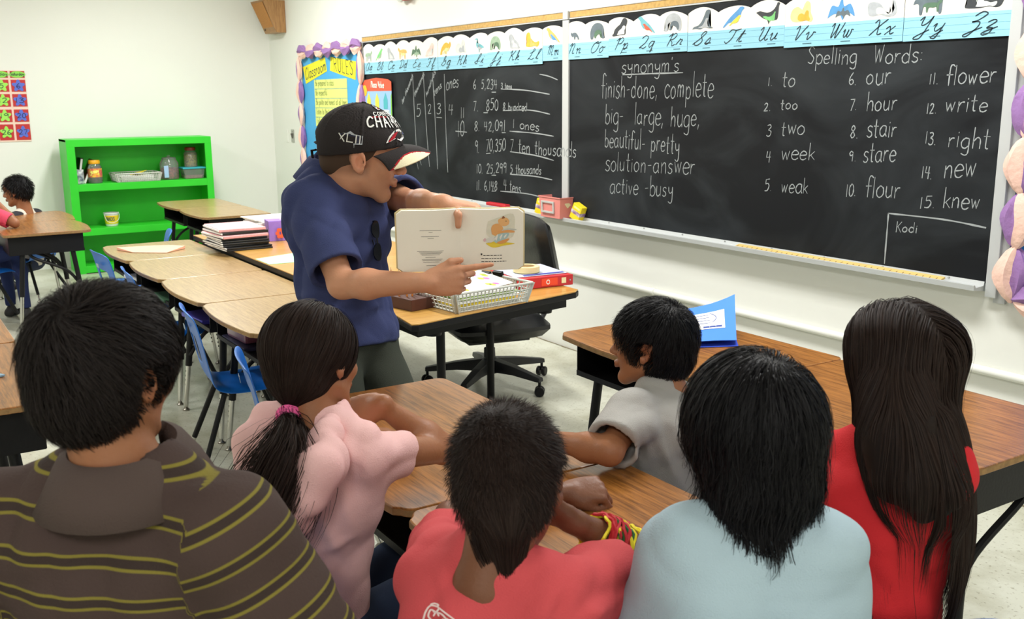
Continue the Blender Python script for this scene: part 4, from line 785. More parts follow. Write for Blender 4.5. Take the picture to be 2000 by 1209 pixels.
ps = thing('paper_pile', (0.46, -1.47, SHL+0.01), 'yellow and white papers lying in the basket on the green shelf', 'paper')
MB().box((0.46, -1.48, SHL+0.030), (0.19, 0.29, 0.045), rot=(0, 0, 0.05)).build('white_sheets', M_PAPER, ps)
MB().box((0.47, -1.46, SHL+0.072), (0.15, 0.10, 0.003), rot=(0.25, -0.15, 0.4)).build('yellow_sheet', mat('paper_yellow', (240, 210, 50), 0.7), ps)
pc = (0.48, -1.725, 0.407)
pail = thing('snack_pail', pc, 'small white and yellow plastic pail alone on the lower green shelf', 'pail')
b = MB(); b.lathe([(0, 0), (0.052, 0), (0.054, 0.006), (0.064, 0.115), (0.062, 0.115), (0.052, 0.008)], pc, 22); b.build('pail_body', M_WHITE, pail, smooth=True)
b = MB(); b.lathe([(0.0560, 0.02), (0.0642, 0.098)], pc, 24); b.build('paper_label', mat('pail_label', (236, 214, 50), 0.5, col2=(240, 196, 30), vscale=18), pail, smooth=True)
b = MB(); ribbons(b, text_lines('SNACKS', (-0.045, 0.052), (0.03, 0.052), 0.032, gap=8), 0.005, fn=lambda u, z: (pc[0]+(0.0565+z*0.086+0.001)*math.cos(u/0.062-0.25), pc[1]+(0.0565+z*0.086+0.001)*math.sin(u/0.062-0.25), pc[2]+z)); b.build('label_lettering', mat('pail_text', (70, 96, 90), 0.5), pail, recalc=False)
b = MB(); b.lathe([(0.064, 0.110), (0.068, 0.112), (0.068, 0.122), (0.062, 0.122)], pc, 24); b.build('rim', M_WHITE, pail, smooth=True)
b = MB(); b.tube(crom([(pc[0]+0.02, pc[1]-0.066, pc[2]+0.11), (pc[0]+0.075, pc[1]-0.055, pc[2]+0.055), (pc[0]+0.085, pc[1]-0.01, pc[2]+0.035), (pc[0]+0.075, pc[1]+0.045, pc[2]+0.06), (pc[0]+0.02, pc[1]+0.066, pc[2]+0.11)], 6), 0.002, 6); b.build('handle', M_WHITE, pail, smooth=True)
# ---------------------------------------------------------------- tray items on the chalkboard ledge
M_PINKP = mat('pink_plastic', (226, 140, 132), 0.4); ZTR = 0.826
pb = thing('pink_caddy', (5.24, -0.055, ZTR), 'open pink plastic box with a grey label frame on the chalk tray', 'box', 'boxes on the chalk tray')
def openbox(c, wx, wy, h, th, tp):
    b = MB(); o, i = [], []
    def ring(sx, sy, z): return [(c[0]+a*sx, c[1]+e*sy, c[2]+z) for a, e in ((-1, -1), (1, -1), (1, 1), (-1, 1))]
    R_ = ring(wx/2*tp, wy/2*tp, 0)+ring(wx/2, wy/2, h)+ring(wx/2-th, wy/2-th, h)+ring(wx/2*tp-th, wy/2*tp-th, th)
    fs = [(3, 2, 1, 0), (12, 13, 14, 15)]
    for k in range(3):
        for j in range(4): fs.append((k*4+j, k*4+(j+1) % 4, (k+1)*4+(j+1) % 4, (k+1)*4+j))
    return b.add(R_, fs)
openbox((5.235, -0.066, ZTR+0.001), 0.225, 0.105, 0.125, 0.004, 0.88).build('box_body', M_PINKP, pb)
b = MB()
for (x, z, dx, dz) in ((5.22, ZTR+0.095, 0.13, 0.011), (5.22, ZTR+0.035, 0.13, 0.011), (5.16, ZTR+0.065, 0.011, 0.07), (5.28, ZTR+0.065, 0.011, 0.07)): b.box((x, -0.121, z), (dx, 0.006, dz), rot=(0.05, 0, 0))
b.build('label_frame', mat('frame_grey', (190, 196, 192), 0.4), pb)
MB().box((5.343, -0.06, ZTR+0.085), (0.002, 0.03, 0.035), rot=(0.7, 0, 0)).build('cream_sticker', mat('cream_sticker', (232, 222, 180), 0.6), pb)
b = MB()
for s in ((5.235, -0.1195, 0.229, 0.006), (5.235, -0.0125, 0.229, 0.006)): b.box((s[0], s[1], ZTR+0.125), (s[2], s[3], 0.006))
for x in (5.1215, 5.3485): b.box((x, -0.066, ZTR+0.125), (0.006, 0.109, 0.006))
b.build('rim', M_PINKP, pb)
M_CY = mat('chalk_box_yellow', (244, 218, 40), 0.5)
for i, (x, y, rz, lab) in enumerate(((5.055, -0.045, 0.3, 'yellow chalk box mostly hidden behind the left of the pink box'), (5.44, -0.052, 0.15, 'pair printed yellow chalk box leaning right of the pink box'))):
    k = thing('chalk_box', (x, y, ZTR), lab, 'box', 'boxes on the chalk tray'); R = (0, 0.42, rz) if i else (0, 0.25, rz)
    MB().box((x, y, ZTR+0.048), (0.075, 0.045, 0.095), rot=R).build('carton', M_CY, k, bevel=0.002)
    M3 = Euler(R).to_matrix(); q = MB(); q.box(Vector((x, y, ZTR+0.048))+M3@Vector((0, 0, -0.002)), (0.0765, 0.0465, 0.022), rot=R); q.build('purple_white_band', mat('band_print', (232, 226, 232), 0.5, col2=(120, 60, 120), vscale=30), k)
    q = MB(); q.box(Vector((x, y, ZTR+0.048))+M3@Vector((0, 0, 0.028)), (0.05, 0.0466, 0.012), rot=R); q.build('print_panel', mat('panel_cream', (250, 240, 150), 0.5), k)
mk = thing('chalk_eraser', (4.52, -0.05, ZTR), 'red eraser lying on the chalk tray above the book', 'eraser')
MB().box((4.54, -0.053, ZTR+0.016), (0.24, 0.04, 0.022), rot=(0, 0, 0.02)).build('red_body', mat('red_plastic', (200, 40, 50), 0.4), mk, bevel=0.006)
MB().box((4.54, -0.053, ZTR+0.003), (0.22, 0.036, 0.006), rot=(0, 0, 0.02)).build('felt_strip', mat('felt', (80, 80, 84), 0.9), mk)
ys = thing('yardstick', (7.3, -0.055, ZTR), 'long wooden measuring stick lying in the chalk tray', 'ruler')
MB().box((7.305, -0.055, ZTR+0.006), (1.12, 0.030, 0.008), rot=(0.25, 0, 0)).build('stick', mat('ruler_wood', (222, 192, 120), 0.5, var=0.08, stretch=(1, 20, 20)), ys, bevel=0.001)
b = MB()
for i in range(36): b.box((6.76+i*0.031, -0.066, ZTR+0.0083), (0.0015, 0.010 if i % 4 else 0.016, 0.0006), rot=(0.25, 0, 0))
o = b.build('tick_marks', mat('tick_ink', (90, 60, 40), 0.6), ys); o['kind'] = 'stuff'
# ---------------------------------------------------------------- things on the table
TZ = 0.7002
gb = slotted_basket('plastic_basket', (6.665, -1.50, TZ), 0.36, 0.24, 0.082, math.radians(97), 'grey slotted plastic basket of papers at the table edge below the book', 'grey slotted baskets', M_GREYP, 1.14, 21, 10)
fp = thing('fruit_print_sheet', (6.62, -1.46, TZ+0.06), 'white sheet printed with pink and yellow fruit lying in the grey basket', 'paper')
MB().box((6.62, -1.47, TZ+0.082), (0.20, 0.26, 0.0015), rot=(0.05, 0.16, 0.25)).build('sheet', M_PAPER, fp)
fr = [MB(), MB(), MB()]
for i in range(16):
    u, v = random.uniform(-0.08, 0.08), random.uniform(-0.11, 0.11); M3 = Euler((0.05, 0.16, 0.25)).to_matrix(); c = Vector((6.62, -1.47, TZ+0.082))
    ring = [c+M3@Vector((u+0.016*math.cos(q)*(1+0.2*math.sin(2*q)), v+0.013*math.sin(q), 0.0012)) for q in [k*math.pi/5 for k in range(10)]]
    fr[i % 3].add(ring, [tuple(range(10))])
for q, (nm, c) in zip(fr, (('pink_fruit', (232, 110, 170)), ('yellow_fruit', (240, 210, 60)), ('green_fruit', (190, 210, 80)))): q.build(nm, mat(nm, c, 0.6), fp, recalc=False)['kind'] = 'stuff'
pp = thing('paper_pile', (6.67, -1.50, TZ), 'pile of white papers filling the grey basket on the table', 'paper')
for k in range(5): MB().box((6.665+random.uniform(-.008, .008), -1.50+random.uniform(-.01, .01), TZ+0.010+k*0.0125), (0.205, 0.30, 0.010), rot=(0, 0.0, 0.12+random.uniform(-.05, .05))).build('paper_bundle', [M_PAPER, mat('paper_yellow', (240, 210, 50), 0.7), M_PAPER, mat('paper_green', (150, 180, 90), 0.7), M_PAPER][k], pp)
bc_ = thing('bookend_clips', (6.55, -1.33, TZ+0.06), 'two black binder clips standing at the back of the grey basket', 'clip')
for dx in (0, 0.045): MB().box((6.53+dx*0.6, -1.36+dx, TZ+0.092), (0.05, 0.018, 0.022), rot=(0.3, 0, 0.4)).build('black_clip', M_BLK, bc_, bevel=0.003)
# red ring binder with papers
bd = thing('ring_binder', (6.42, -1.06, TZ), 'red ring binder full of papers lying at the end of the table', 'binder')
ang = math.radians(-5); Rb = zrot(ang); oc_ = Vector((6.40, -1.045, TZ))
def bb_(nm, c, d, m, rot=(0, 0, 0), bev=0.002):
    q = MB(); q.box(oc_+Rb@Vector(c), d, rot=(rot[0], rot[1], rot[2]+ang)); return q.build(nm, m, bd, bevel=bev)
M_BR = mat('binder_red', (196, 44, 50), 0.35, spec=0.5)
bb_('back_cover', (0, 0, 0.003), (0.30, 0.29, 0.004), M_BR); bb_('spine', (0.15, 0, 0.026), (0.006, 0.29, 0.048), M_BR)
bb_('front_cover', (-0.005, 0, 0.050), (0.30, 0.29, 0.004), M_BR, (0, 0.02, 0))
for k in range(6): bb_('page_stack', (-0.012+0.006*math.sin(k*2.1), 0.004*math.sin(k*3.3), 0.008+k*0.0062), (0.255, 0.272, 0.0052), M_PAPER, bev=0)
bb_('clear_cover_sheet', (-0.01, 0.0, 0.0545), (0.25, 0.27, 0.002), mat('lavender_sheet', (206, 214, 236), 0.3), (0, 0.02, 0))
bb_('blue_title_bar', (0.098, 0.02, 0.0556), (0.018, 0.21, 0.001), mat('title_blue', (70, 84, 176), 0.5), (0, 0.02, 0))
bb_('orange_spine_label', (0.1545, 0.02, 0.026), (0.001, 0.085, 0.034), mat('orange_label', (234, 76, 46), 0.5), bev=0)
bb_('cream_spine_label', (0.1545, 0.095, 0.027), (0.001, 0.024, 0.026), mat('cream_label', (236, 226, 180), 0.5), bev=0)
for dy in (-0.12, 0.128): bb_('rivet', (0.154, dy, 0.026), (0.003, 0.008, 0.008), M_CHROME)
q = MB(); cc = oc_+Rb@Vector((0.155, 0.012, 0.026)); q.lathe([(0.007, 0), (0.011, 0), (0.011, 0.0008), (0.007, 0.0008)], cc, 14, M=Matrix.Rotation(math.radians(90), 3, 'Y')); q.build('round_emblem', M_PAPER, bd)
for dy in (-0.03, 0.0, 0.03): q = MB(); q.tube([oc_+Rb@Vector((0.125+0.018*math.cos(a), -0.10+dy*3+0.10, 0.026+0.018*math.sin(a))) for a in [k*math.pi/8 for k in range(17)]], 0.0014, 6); q.build('ring', M_CHROME, bd)
lp = thing('loose_papers', (6.55, -1.22, TZ), 'loose white papers sticking out beneath the red binder', 'paper')
for k in range(3): MB().box((6.50-k*0.012, -1.215+k*0.012, TZ+0.001), (0.16, 0.10, 0.0012), rot=(0, 0, 0.3+k*0.2)).build('sheet', M_PAPER, lp)
mt = thing('masking_tape_roll', (6.38, -1.10, TZ+0.055), 'roll of cream masking tape lying on the red binder', 'tape')
b = MB(); c = (6.42, -1.075, TZ+0.0585); b.lathe([(0.040, 0), (0.062, 0), (0.062, 0.026), (0.040, 0.026), (0.040, 0)], c, 28); b.build('tape_roll', mat('masking_tape', (238, 220, 160), 0.6), mt, smooth=True)
b = MB(); b.lathe([(0.0365, 0), (0.040, 0), (0.040, 0.0265), (0.0365, 0.0265), (0.0365, 0)], c, 28); b.build('cardboard_core', mat('cardboard', (190, 160, 110), 0.8), mt, smooth=True)
# pencils in a dark tray
pt_ = thing('pencil_stand', (6.54, -1.76, TZ), 'dark brown wooden stand holding upright orange pencils beside the man', 'pencil holder')
MB().box((6.56, -1.755, TZ+0.024), (0.20, 0.13, 0.048), rot=(0, 0, 0.2)).build('stand_block', M_DKBR, pt_, bevel=0.003)
for k in range(7):
    x, y = 6.49+0.018*k+0.012*(k % 2), -1.80+0.021*(k % 4)
    p = thing('pencil', (x, y, TZ+0.05), 'orange pencil standing upright in the dark brown stand', 'pencil', 'pencils in the brown stand')
    MB().tube([(x, y, TZ+0.0485), (x+0.003, y, TZ+0.145)], 0.0036, 6).build('shaft', M_ORANGE, p)
    MB().tube([(x+0.003, y, TZ+0.145), (x+0.003, y, TZ+0.160)], [0.0036, 0.0008], 6).build('tip', mat('pencil_wood', (226, 190, 140), 0.6), p)
tn = thing('sticker_tin', (6.28, -1.80, TZ), 'red and yellow printed tin half hidden between the man and the book', 'tin')
b = MB(); b.lathe([(0, 0), (0.05, 0), (0.05, 0.12), (0.046, 0.125), (0, 0.125)], (6.28, -1.79, TZ), 20); b.build('tin_body', mat('tin_print', (236, 196, 40), 0.4, col2=(200, 40, 40), vscale=16), tn, smooth=True)
b = MB(); b.lathe([(0, 0.125), (0.052, 0.125), (0.052, 0.14), (0, 0.142)], (6.28, -1.79, TZ), 20); b.build('tin_lid', mat('tin_lid', (200, 50, 40), 0.4), tn, smooth=True)
# far part of the table: folders, papers, tissue box
M_BF = mat('black_folder', (24, 25, 27), 0.35); M_PKF = mat('pink_folder', (232, 168, 170), 0.55, var=0.06, vscale=80)
z = TZ; base = (4.47, -1.80)
for k in range(9):
    top = k == 8; pink = k in (6, 8); m = M_PKF if pink else M_BF; hh = 0.010 if k < 6 else 0.016
    lab = ['bottom black', 'second lowest black', 'third lowest black', 'fourth lowest black', 'fifth lowest black', 'sixth lowest black', 'lower pink', 'topmost black', 'topmost pink, white labelled'][k]
    fo = thing('folder', (base[0], base[1], z), '%s folder in the stack at the far end of the table' % lab, 'folder', 'folders stacked on the table')
    dx, dy, rz = 0.01*math.sin(k*2.3)-0.018*k*0.5, 0.008*math.cos(k*1.7), 0.06*math.sin(k*1.3)+0.02
    MB().box((base[0]+dx, base[1]+dy, z+hh/2), (0.34, 0.27, hh), rot=(0, 0, rz)).build('cover', m, fo, bevel=0.003)
    MB().box((base[0]+dx+0.004, base[1]+dy-0.012, z+hh/2), (0.315, 0.262, hh*0.55), rot=(0, 0, rz+0.02)).build('papers', M_PAPER, fo)
    if top: MB().box((base[0]+dx, base[1]+dy, z+hh+0.0006), (0.13, 0.11, 0.001), rot=(0, 0, rz)).build('white_label', M_PAPER, fo)
    z += hh+0.0012
for k in range(5):
    s = thing('paper_stack', (4.02, -1.42, TZ+k*0.022), '%s bundle of white papers beside the purple tissue box' % ['lowest', 'second', 'middle', 'fourth', 'topmost'][k], 'paper', 'white paper bundles on the table')
    for j in range(3): MB().box((4.02+0.02*math.sin(k*2+j), -1.44+0.02*math.cos(k*3.1+j), TZ+0.0035+k*0.022+j*0.0072), (0.24, 0.30, 0.0066), rot=(0, 0, 0.15*math.sin(k*1.9+j*0.7))).build('sheets', M_PAPER, s)
tx = thing('tissue_box', (4.28, -1.40, TZ), 'purple flower printed tissue box half hidden by the man', 'tissue box')
MB().box((4.33, -1.46, TZ+0.062), (0.13, 0.23, 0.124), rot=(0, 0, -0.15)).build('carton', mat('tissue_purple', (150, 116, 206), 0.5, var=0.1, vscale=14), tx, bevel=0.003)
MB().lathe([(0, 0), (0.03, 0), (0.035, 0.001), (0, 0.002)], (4.33, -1.46, TZ+0.1245), 16).build('opening', M_PAPER, tx)
b = MB()
for q in range(6):
    a = q*math.pi/3; b.lathe([(0, 0), (0.013, 0.0005), (0, 0.001)], (4.398, -1.52+0.018*math.cos(a), TZ+0.05+0.022*math.sin(a)), 8, M=Matrix.Rotation(math.radians(90), 3, 'Y'))
b.build('flower_print', mat('flower_orange', (226, 96, 60), 0.5), tx)['kind'] = 'stuff'
gp = thing('green_sheet', (5.0, -1.8, TZ), 'pale mint green sheet of paper lying beside the man', 'paper')
MB().prism([(4.98, -1.875), (5.20, -1.875), (5.22, -1.60), (4.90, -1.62)], TZ+0.0003, TZ+0.0016).build('sheet', mat('mint_paper', (160, 232, 180), 0.6), gp)
# on the row of desks
pe = thing('peach_sheet', (4.1, -2.2, 0.671), 'folded peach paper sheet lying on the far end desk', 'paper')
b = MB(); P = [(3.99, -2.385, 0.672), (4.15, -2.33, 0.672), (4.28, -2.17, 0.672), (4.16, -2.03, 0.672), (3.98, -2.06, 0.672), (3.93, -2.16, 0.672)]
b.add(P+[(x, y, zz+0.0015+0.014*(i in (0, 3))) for i, (x, y, zz) in enumerate(P)], [(5, 4, 3, 2, 1, 0), (6, 7, 8, 9, 10, 11)]+[(i, (i+1) % 6, 6+(i+1) % 6, 6+i) for i in range(6)])
b.build('sheet', mat('peach_paper', (244, 184, 156), 0.6), pe)
def desk_item(x, y, zb, label, name, dims, m, rz=0.0, bev=0.004):
    t = thing(name, (x, y, zb), label, 'stationery', 'things kept in the desk boxes'); MB().box((x, y, zb+dims[2]/2), dims, rot=(0, 0, rz)).build('body', m, t, bevel=bev); return t
zb = 0.67-0.021-0.125+0.003
pcs = desk_item(6.10, -2.27, zb+0.018, 'mauve pink pencil case in the near end desk of the long row', 'pencil_case', (0.22, 0.16, 0.05), mat('mauve_plastic', (150, 88, 110), 0.25, coat=0.4), 0.05, 0.012)
desk_item(6.12, -2.27, zb, 'dark workbook under the mauve pencil case', 'workbook', (0.30, 0.2, 0.017), mat('navy_cover', (40, 36, 60), 0.5))
desk_item(5.52, -2.27, zb, 'violet blue folder inside the third desk of the long row', 'desk_folder', (0.26, 0.22, 0.02), mat('violet_folder', (70, 66, 170), 0.4), 0.1)
desk_item(4.92, -2.27, zb, 'green folder inside the second desk of the long row', 'desk_folder', (0.26, 0.22, 0.016), mat('green_folder', (70, 110, 80), 0.5), -0.05)
desk_item(4.25, -2.28, zb, 'white papers inside the far end desk of the long row', 'desk_papers', (0.22, 0.2, 0.02), M_PAPER, 0.1, 0)
# blue folder on the right-hand desk
bf = thing('blue_folder', (7.78, -1.2, 0.752), 'bright blue paper folder with a white printed label on the right desk', 'folder')
M_BLF = mat('bright_blue_card', (64, 128, 236), 0.55); M_BLI = mat('inner_blue_card', (40, 70, 190), 0.6)
MB().prism([(7.87, -1.46), (7.965, -1.275), (7.62, -0.98), (7.50, -1.14)], 0.7515, 0.7530).build('back_cover', M_BLI, bf)
g = MB(); n = 8; A_, B_, C_, D_ = Vector((7.86, -1.46, 0)), Vector((7.955, -1.275, 0)), Vector((7.60, -0.93, 0)), Vector((7.49, -1.15, 0)); vs = []
for i in range(n+1):
    for j in range(n+1):
        u, v = i/n, j/n; p = (A_*(1-u)+B_*u)*(1-v)+(D_*(1-u)+C_*u)*v
        vs.append((p.x, p.y, 0.764+0.006*v+0.050*(max(u, 0)**2.5)*(v**1.5)+0.004*math.sin(3*u)+0.006*u))
g.add(vs+[(x, y, zz-0.0016) for x, y, zz in vs], [(i*(n+1)+j, i*(n+1)+j+1, (i+1)*(n+1)+j+1, (i+1)*(n+1)+j) for i in range(n) for j in range(n)]+[tuple((n+1)**2+q for q in (i*(n+1)+j, (i+1)*(n+1)+j, (i+1)*(n+1)+j+1, i*(n+1)+j+1)) for i in range(n) for j in range(n)])
g.build('front_cover', M_BLF, bf, smooth=True)
def onf(u, v, dz=0.0015):
    p = (A_*(1-u)+B_*u)*(1-v)+(D_*(1-u)+C_*u)*v; return (p.x, p.y, 0.764+0.006*v+0.050*(max(u, 0)**2.5)*(v**1.5)+0.004*math.sin(3*u)+0.006*u+dz)
g = MB(); k = 6; vs = [onf(-0.05+0.88*i/k, 0.30+0.45*j/k) for i in range(k+1) for j in range(k+1)]
g.add(vs, [(i*(k+1)+j, i*(k+1)+j+1, (i+1)*(k+1)+j+1, (i+1)*(k+1)+j) for i in range(k) for j in range(k)]); g.build('white_label', M_PAPER, bf, recalc=False)
g = MB()
for q in range(4): ribbons(g, [[np.array((0.05+0.55*i/6, 0.68-q*0.075)) for i in range(7)]], 0.012, fn=lambda a, c: onf(a, c, 0.0022))
ribbons(g, [[np.array((0.60+0.1*math.sin(t*math.pi/8), 0.72-0.028*t*1.3)) for t in range(8)]], 0.012, fn=lambda a, c: onf(a, c, 0.0022))
for q in range(3): ribbons(g, [[np.array((0.5+q*0.10, 0.35)), np.array((0.57+q*0.10, 0.35))]], 0.06, fn=lambda a, c: onf(a, c, 0.0022))
g.build('label_print', mat('label_navy', (60, 80, 150), 0.5), bf, recalc=False)['kind'] = 'stuff'
lb_ = thing('blue_scrap', (7.0, -3.33, 0.751), 'small grey blue scrap at the very left on the brown desk', 'scrap')
MB().box((6.99, -3.34, 0.754), (0.05, 0.03, 0.006), rot=(0, 0, 0.5)).build('scrap_body', mat('scrap_blue', (130, 160, 180), 0.5), lb_, bevel=0.002)
es = thing('eraser_stub', (8.28, -2.30, 0.751), 'tiny white eraser stub on the desk beside the grey shirted boy elbow', 'eraser')
MB().box((8.33, -2.33, 0.756), (0.03, 0.014, 0.010), rot=(0, 0, 0.5)).build('rubber', M_PAPER, es, bevel=0.002)

# ================================================================ people: smooth implicit surfaces turned into one mesh each
FH = np.array((-0.8411, 0.5409, 0.0)); RT = np.array((0.5409, 0.8411, 0.0)); ZU = np.array((0.0, 0.0, 1.0))   # room directions: across the room, along it, up
def V3(p): return np.array(p, float)
def nrm(v): v = np.asarray(v, float); return v/(np.linalg.norm(v)+1e-12)
def heading(a): a = math.radians(a); return FH*math.cos(a)+RT*math.sin(a)
def rv(x, y, z): return nrm(RT*x+ZU*y+FH*z)
class Head:
    def __init__(s, c, yaw, pitch=0, roll=0, sc=1.0):
        f0 = heading(yaw); l0 = np.cross(ZU, f0); p, r = math.radians(pitch), math.radians(roll)
        f = f0*math.cos(p)-ZU*math.sin(p); u = ZU*math.cos(p)+f0*math.sin(p)
        s.u = u*math.cos(r)+l0*math.sin(r); s.l = l0*math.cos(r)-u*math.sin(r); s.f = f; s.c = V3(c); s.s = sc
        s.R = np.stack([s.f, s.l, s.u], 1)
    def P(s, f, l, u): return s.c+s.s*(s.f*f+s.l*l+s.u*u)
    def loc(s, p): return ((p-s.c) @ s.R)/s.s
class Field:
    def __init__(F, lo, hi, h):
        F.h = h; F.lo = np.array(lo, np.float32); n = np.ceil((np.array(hi)-F.lo)/h).astype(int)+1; F.n = n
        F.ax = [(F.lo[i]+h*np.arange(n[i])).astype(np.float32) for i in range(3)]; F.D = np.full(n, 0.06, np.float32)
    def sub(F, lo, hi):
        sl = []
        for i in range(3):
            a = int(max(0, math.floor((lo[i]-F.lo[i])/F.h))); b = int(min(F.n[i], math.ceil((hi[i]-F.lo[i])/F.h)+1)); sl.append(slice(a, max(a, b)))
        return tuple(sl)
    def grid(F, sl): return F.ax[0][sl[0]][:, None, None], F.ax[1][sl[1]][None, :, None], F.ax[2][sl[2]][None, None, :]
    def comb(F, sl, d, k, op):
        A = F.D[sl]
        if A.size == 0: return
        if op == 'add':
            if k <= 0: F.D[sl] = np.minimum(A, d); return
            h = np.clip(0.5+0.5*(A-d)/k, 0, 1); F.D[sl] = A*(1-h)+d*h-k*h*(1-h)
        elif op == 'cut':
            d = -d
            if k <= 0: F.D[sl] = np.maximum(A, d); return
            h = np.clip(0.5-0.5*(A-d)/k, 0, 1); F.D[sl] = A*(1-h)+d*h+k*h*(1-h)
    def cap(F, a, b, r0, r1=None, k=0.02, op='add', flat=None, sq=None):
        a, b = V3(a), V3(b); r1 = r0 if r1 is None else r1; m = max(r0, r1)+max(k, F.h*3)+0.004
        sl = F.sub(np.minimum(a, b)-m, np.maximum(a, b)+m); x, y, z = F.grid(sl); v = b-a; L2 = float(v@v)+1e-9
        px, py, pz = x-np.float32(a[0]), y-np.float32(a[1]), z-np.float32(a[2])
        t = np.clip((px*v[0]+py*v[1]+pz*v[2])/L2, 0, 1).astype(np.float32)
        qx, qy, qz = px-t*np.float32(v[0]), py-t*np.float32(v[1]), pz-t*np.float32(v[2])
        d = np.sqrt(qx*qx+qy*qy+qz*qz)-(r0+(r1-r0)*t)
        if flat is not None:      # flat end at b
            w = v/math.sqrt(L2); d = np.maximum(d, (x-b[0])*w[0]+(y-b[1])*w[1]+(z-b[2])*w[2])
        F.comb(sl, d.astype(np.float32), k, op)
    def ell(F, c, rad, R=None, k=0.02, op='add'):
        c = V3(c); rad = np.array(rad, float); R = np.eye(3) if R is None else R; m = max(rad)+max(k, F.h*3)+0.004
        sl = F.sub(c-m, c+m); x, y, z = F.grid(sl); x, y, z = x-np.float32(c[0]), y-np.float32(c[1]), z-np.float32(c[2])
        q = [(x*R[0, i]+y*R[1, i]+z*R[2, i])/rad[i] for i in range(3)]
        k0 = np.sqrt(q[0]**2+q[1]**2+q[2]**2)+1e-6; k1 = np.sqrt((q[0]/rad[0])**2+(q[1]/rad[1])**2+(q[2]/rad[2])**2)+1e-6
        F.comb(sl, (k0*(k0-1)/k1).astype(np.float32), k, op)
    def plane(F, p, n, k=0.0):     # keep the side opposite to n
        n = nrm(n); x, y, z = F.grid((slice(None),)*3); d = ((x-p[0])*n[0]+(y-p[1])*n[1]+(z-p[2])*n[2]).astype(np.float32)
        if k > 0: h = np.clip(0.5-0.5*(F.D-d)/k, 0, 1); F.D = (F.D*(1-h)+d*h+k*h*(1-h)).astype(np.float32)
        else: F.D = np.maximum(F.D, d)
    def wave(F, amp, seed=0, freq=38.0, dirn=(0, 0, 1)):
        rg = np.random.default_rng(seed); x, y, z = F.grid((slice(None),)*3); w = 0
        band = np.abs(F.D) < 0.03
        for i in range(6):
            v = nrm(V3(dirn)+rg.normal(0, 0.75, 3))*freq*rg.uniform(0.8, 2.0); u = rg.normal(0, 8, 3); u2 = rg.normal(0, 14, 3); ph = rg.uniform(0, 6)
            r = 1-2*np.abs(np.sin(0.5*(x*v[0]+y*v[1]+z*v[2])+ph+0.9*np.sin(x*u[0]+y*u[1]+z*u[2]))); env = 0.5+0.5*np.sin(x*u2[0]+y*u2[1]+z*u2[2]+ph*2)
            w = w+r*env*rg.uniform(0.4, 1)
        F.D += np.where(band, amp*0.95*w, 0).astype(np.float32)
    def fold(F, a, b, w, amp, axis=FH):
        a, b = V3(a), V3(b); m = w*2.6+0.10; sl = F.sub(np.minimum(a, b)-m, np.maximum(a, b)+m); x, y, z = F.grid(sl); ax = V3(axis)
        v = b-a; v2 = v-ax*(v@ax); L2 = float(v2@v2)+1e-9; q = [x-a[0], y-a[1], z-a[2]]; dp = q[0]*ax[0]+q[1]*ax[1]+q[2]*ax[2]; q = [q[i]-dp*ax[i] for i in range(3)]
        tt = np.clip((q[0]*v2[0]+q[1]*v2[1]+q[2]*v2[2])/L2, 0, 1); d2 = sum((q[i]-tt*v2[i])**2 for i in range(3)); fade = np.sin(np.pi*np.clip(tt*0.9+0.05, 0, 1))
        F.D[sl] -= (amp*np.exp(-d2/(w*w))*fade*np.exp(-(np.maximum(np.abs(dp)-0.07, 0)/0.03)**2)).astype(np.float32)
    def mesh(F):
        D = F.D; h = F.h; s = D < 0; n = np.array(D.shape)
        c = np.zeros(n-1, np.uint8); corners = [(i, j, k) for i in (0, 1) for j in (0, 1) for k in (0, 1)]
        def sh(A, o): return A[o[0]:A.shape[0]-1+o[0], o[1]:A.shape[1]-1+o[1], o[2]:A.shape[2]-1+o[2]]
        for o in corners: c += sh(s, o)
        idx = np.argwhere((c > 0) & (c < 8)); N = len(idx); vid = np.full(n-1, -1, np.int64); vid[tuple(idx.T)] = np.arange(N)
        vals = {o: D[idx[:, 0]+o[0], idx[:, 1]+o[1], idx[:, 2]+o[2]] for o in corners}; acc = np.zeros((N, 3)); cnt = np.zeros(N)
        for o in corners:
            for a in range(3):
                if o[a]: continue
                o2 = list(o); o2[a] = 1; o2 = tuple(o2); v0, v1 = vals[o], vals[o2]; m = (v0 < 0) != (v1 < 0); t = np.where(m, v0/(v0-v1+1e-12), 0)
                p = np.tile(np.array(o, float), (N, 1)); p[:, a] += t; acc += p*m[:, None]; cnt += m
        vs = (idx+acc/cnt[:, None])*h+F.lo; quads = []
        for a in range(3):
            b, e = (a+1) % 3, (a+2) % 3; A0 = [slice(None)]*3; A1 = [slice(None)]*3; A0[a] = slice(0, -1); A1[a] = slice(1, None)
            s0, s1 = s[tuple(A0)], s[tuple(A1)]; E = np.argwhere(s0 != s1); E = E[(E[:, b] > 0) & (E[:, e] > 0) & (E[:, b] < n[b]-1) & (E[:, e] < n[e]-1)]
            if not len(E): continue
            q = []
            for db, de in ((-1, -1), (0, -1), (0, 0), (-1, 0)):
                I = E.copy(); I[:, b] += db; I[:, e] += de; q.append(vid[tuple(I.T)])
            q = np.stack(q, 1); fl = s0[tuple(E.T)]; q[~fl] = q[~fl][:, ::-1]; quads.append(q)
        return vs, np.concatenate(quads)
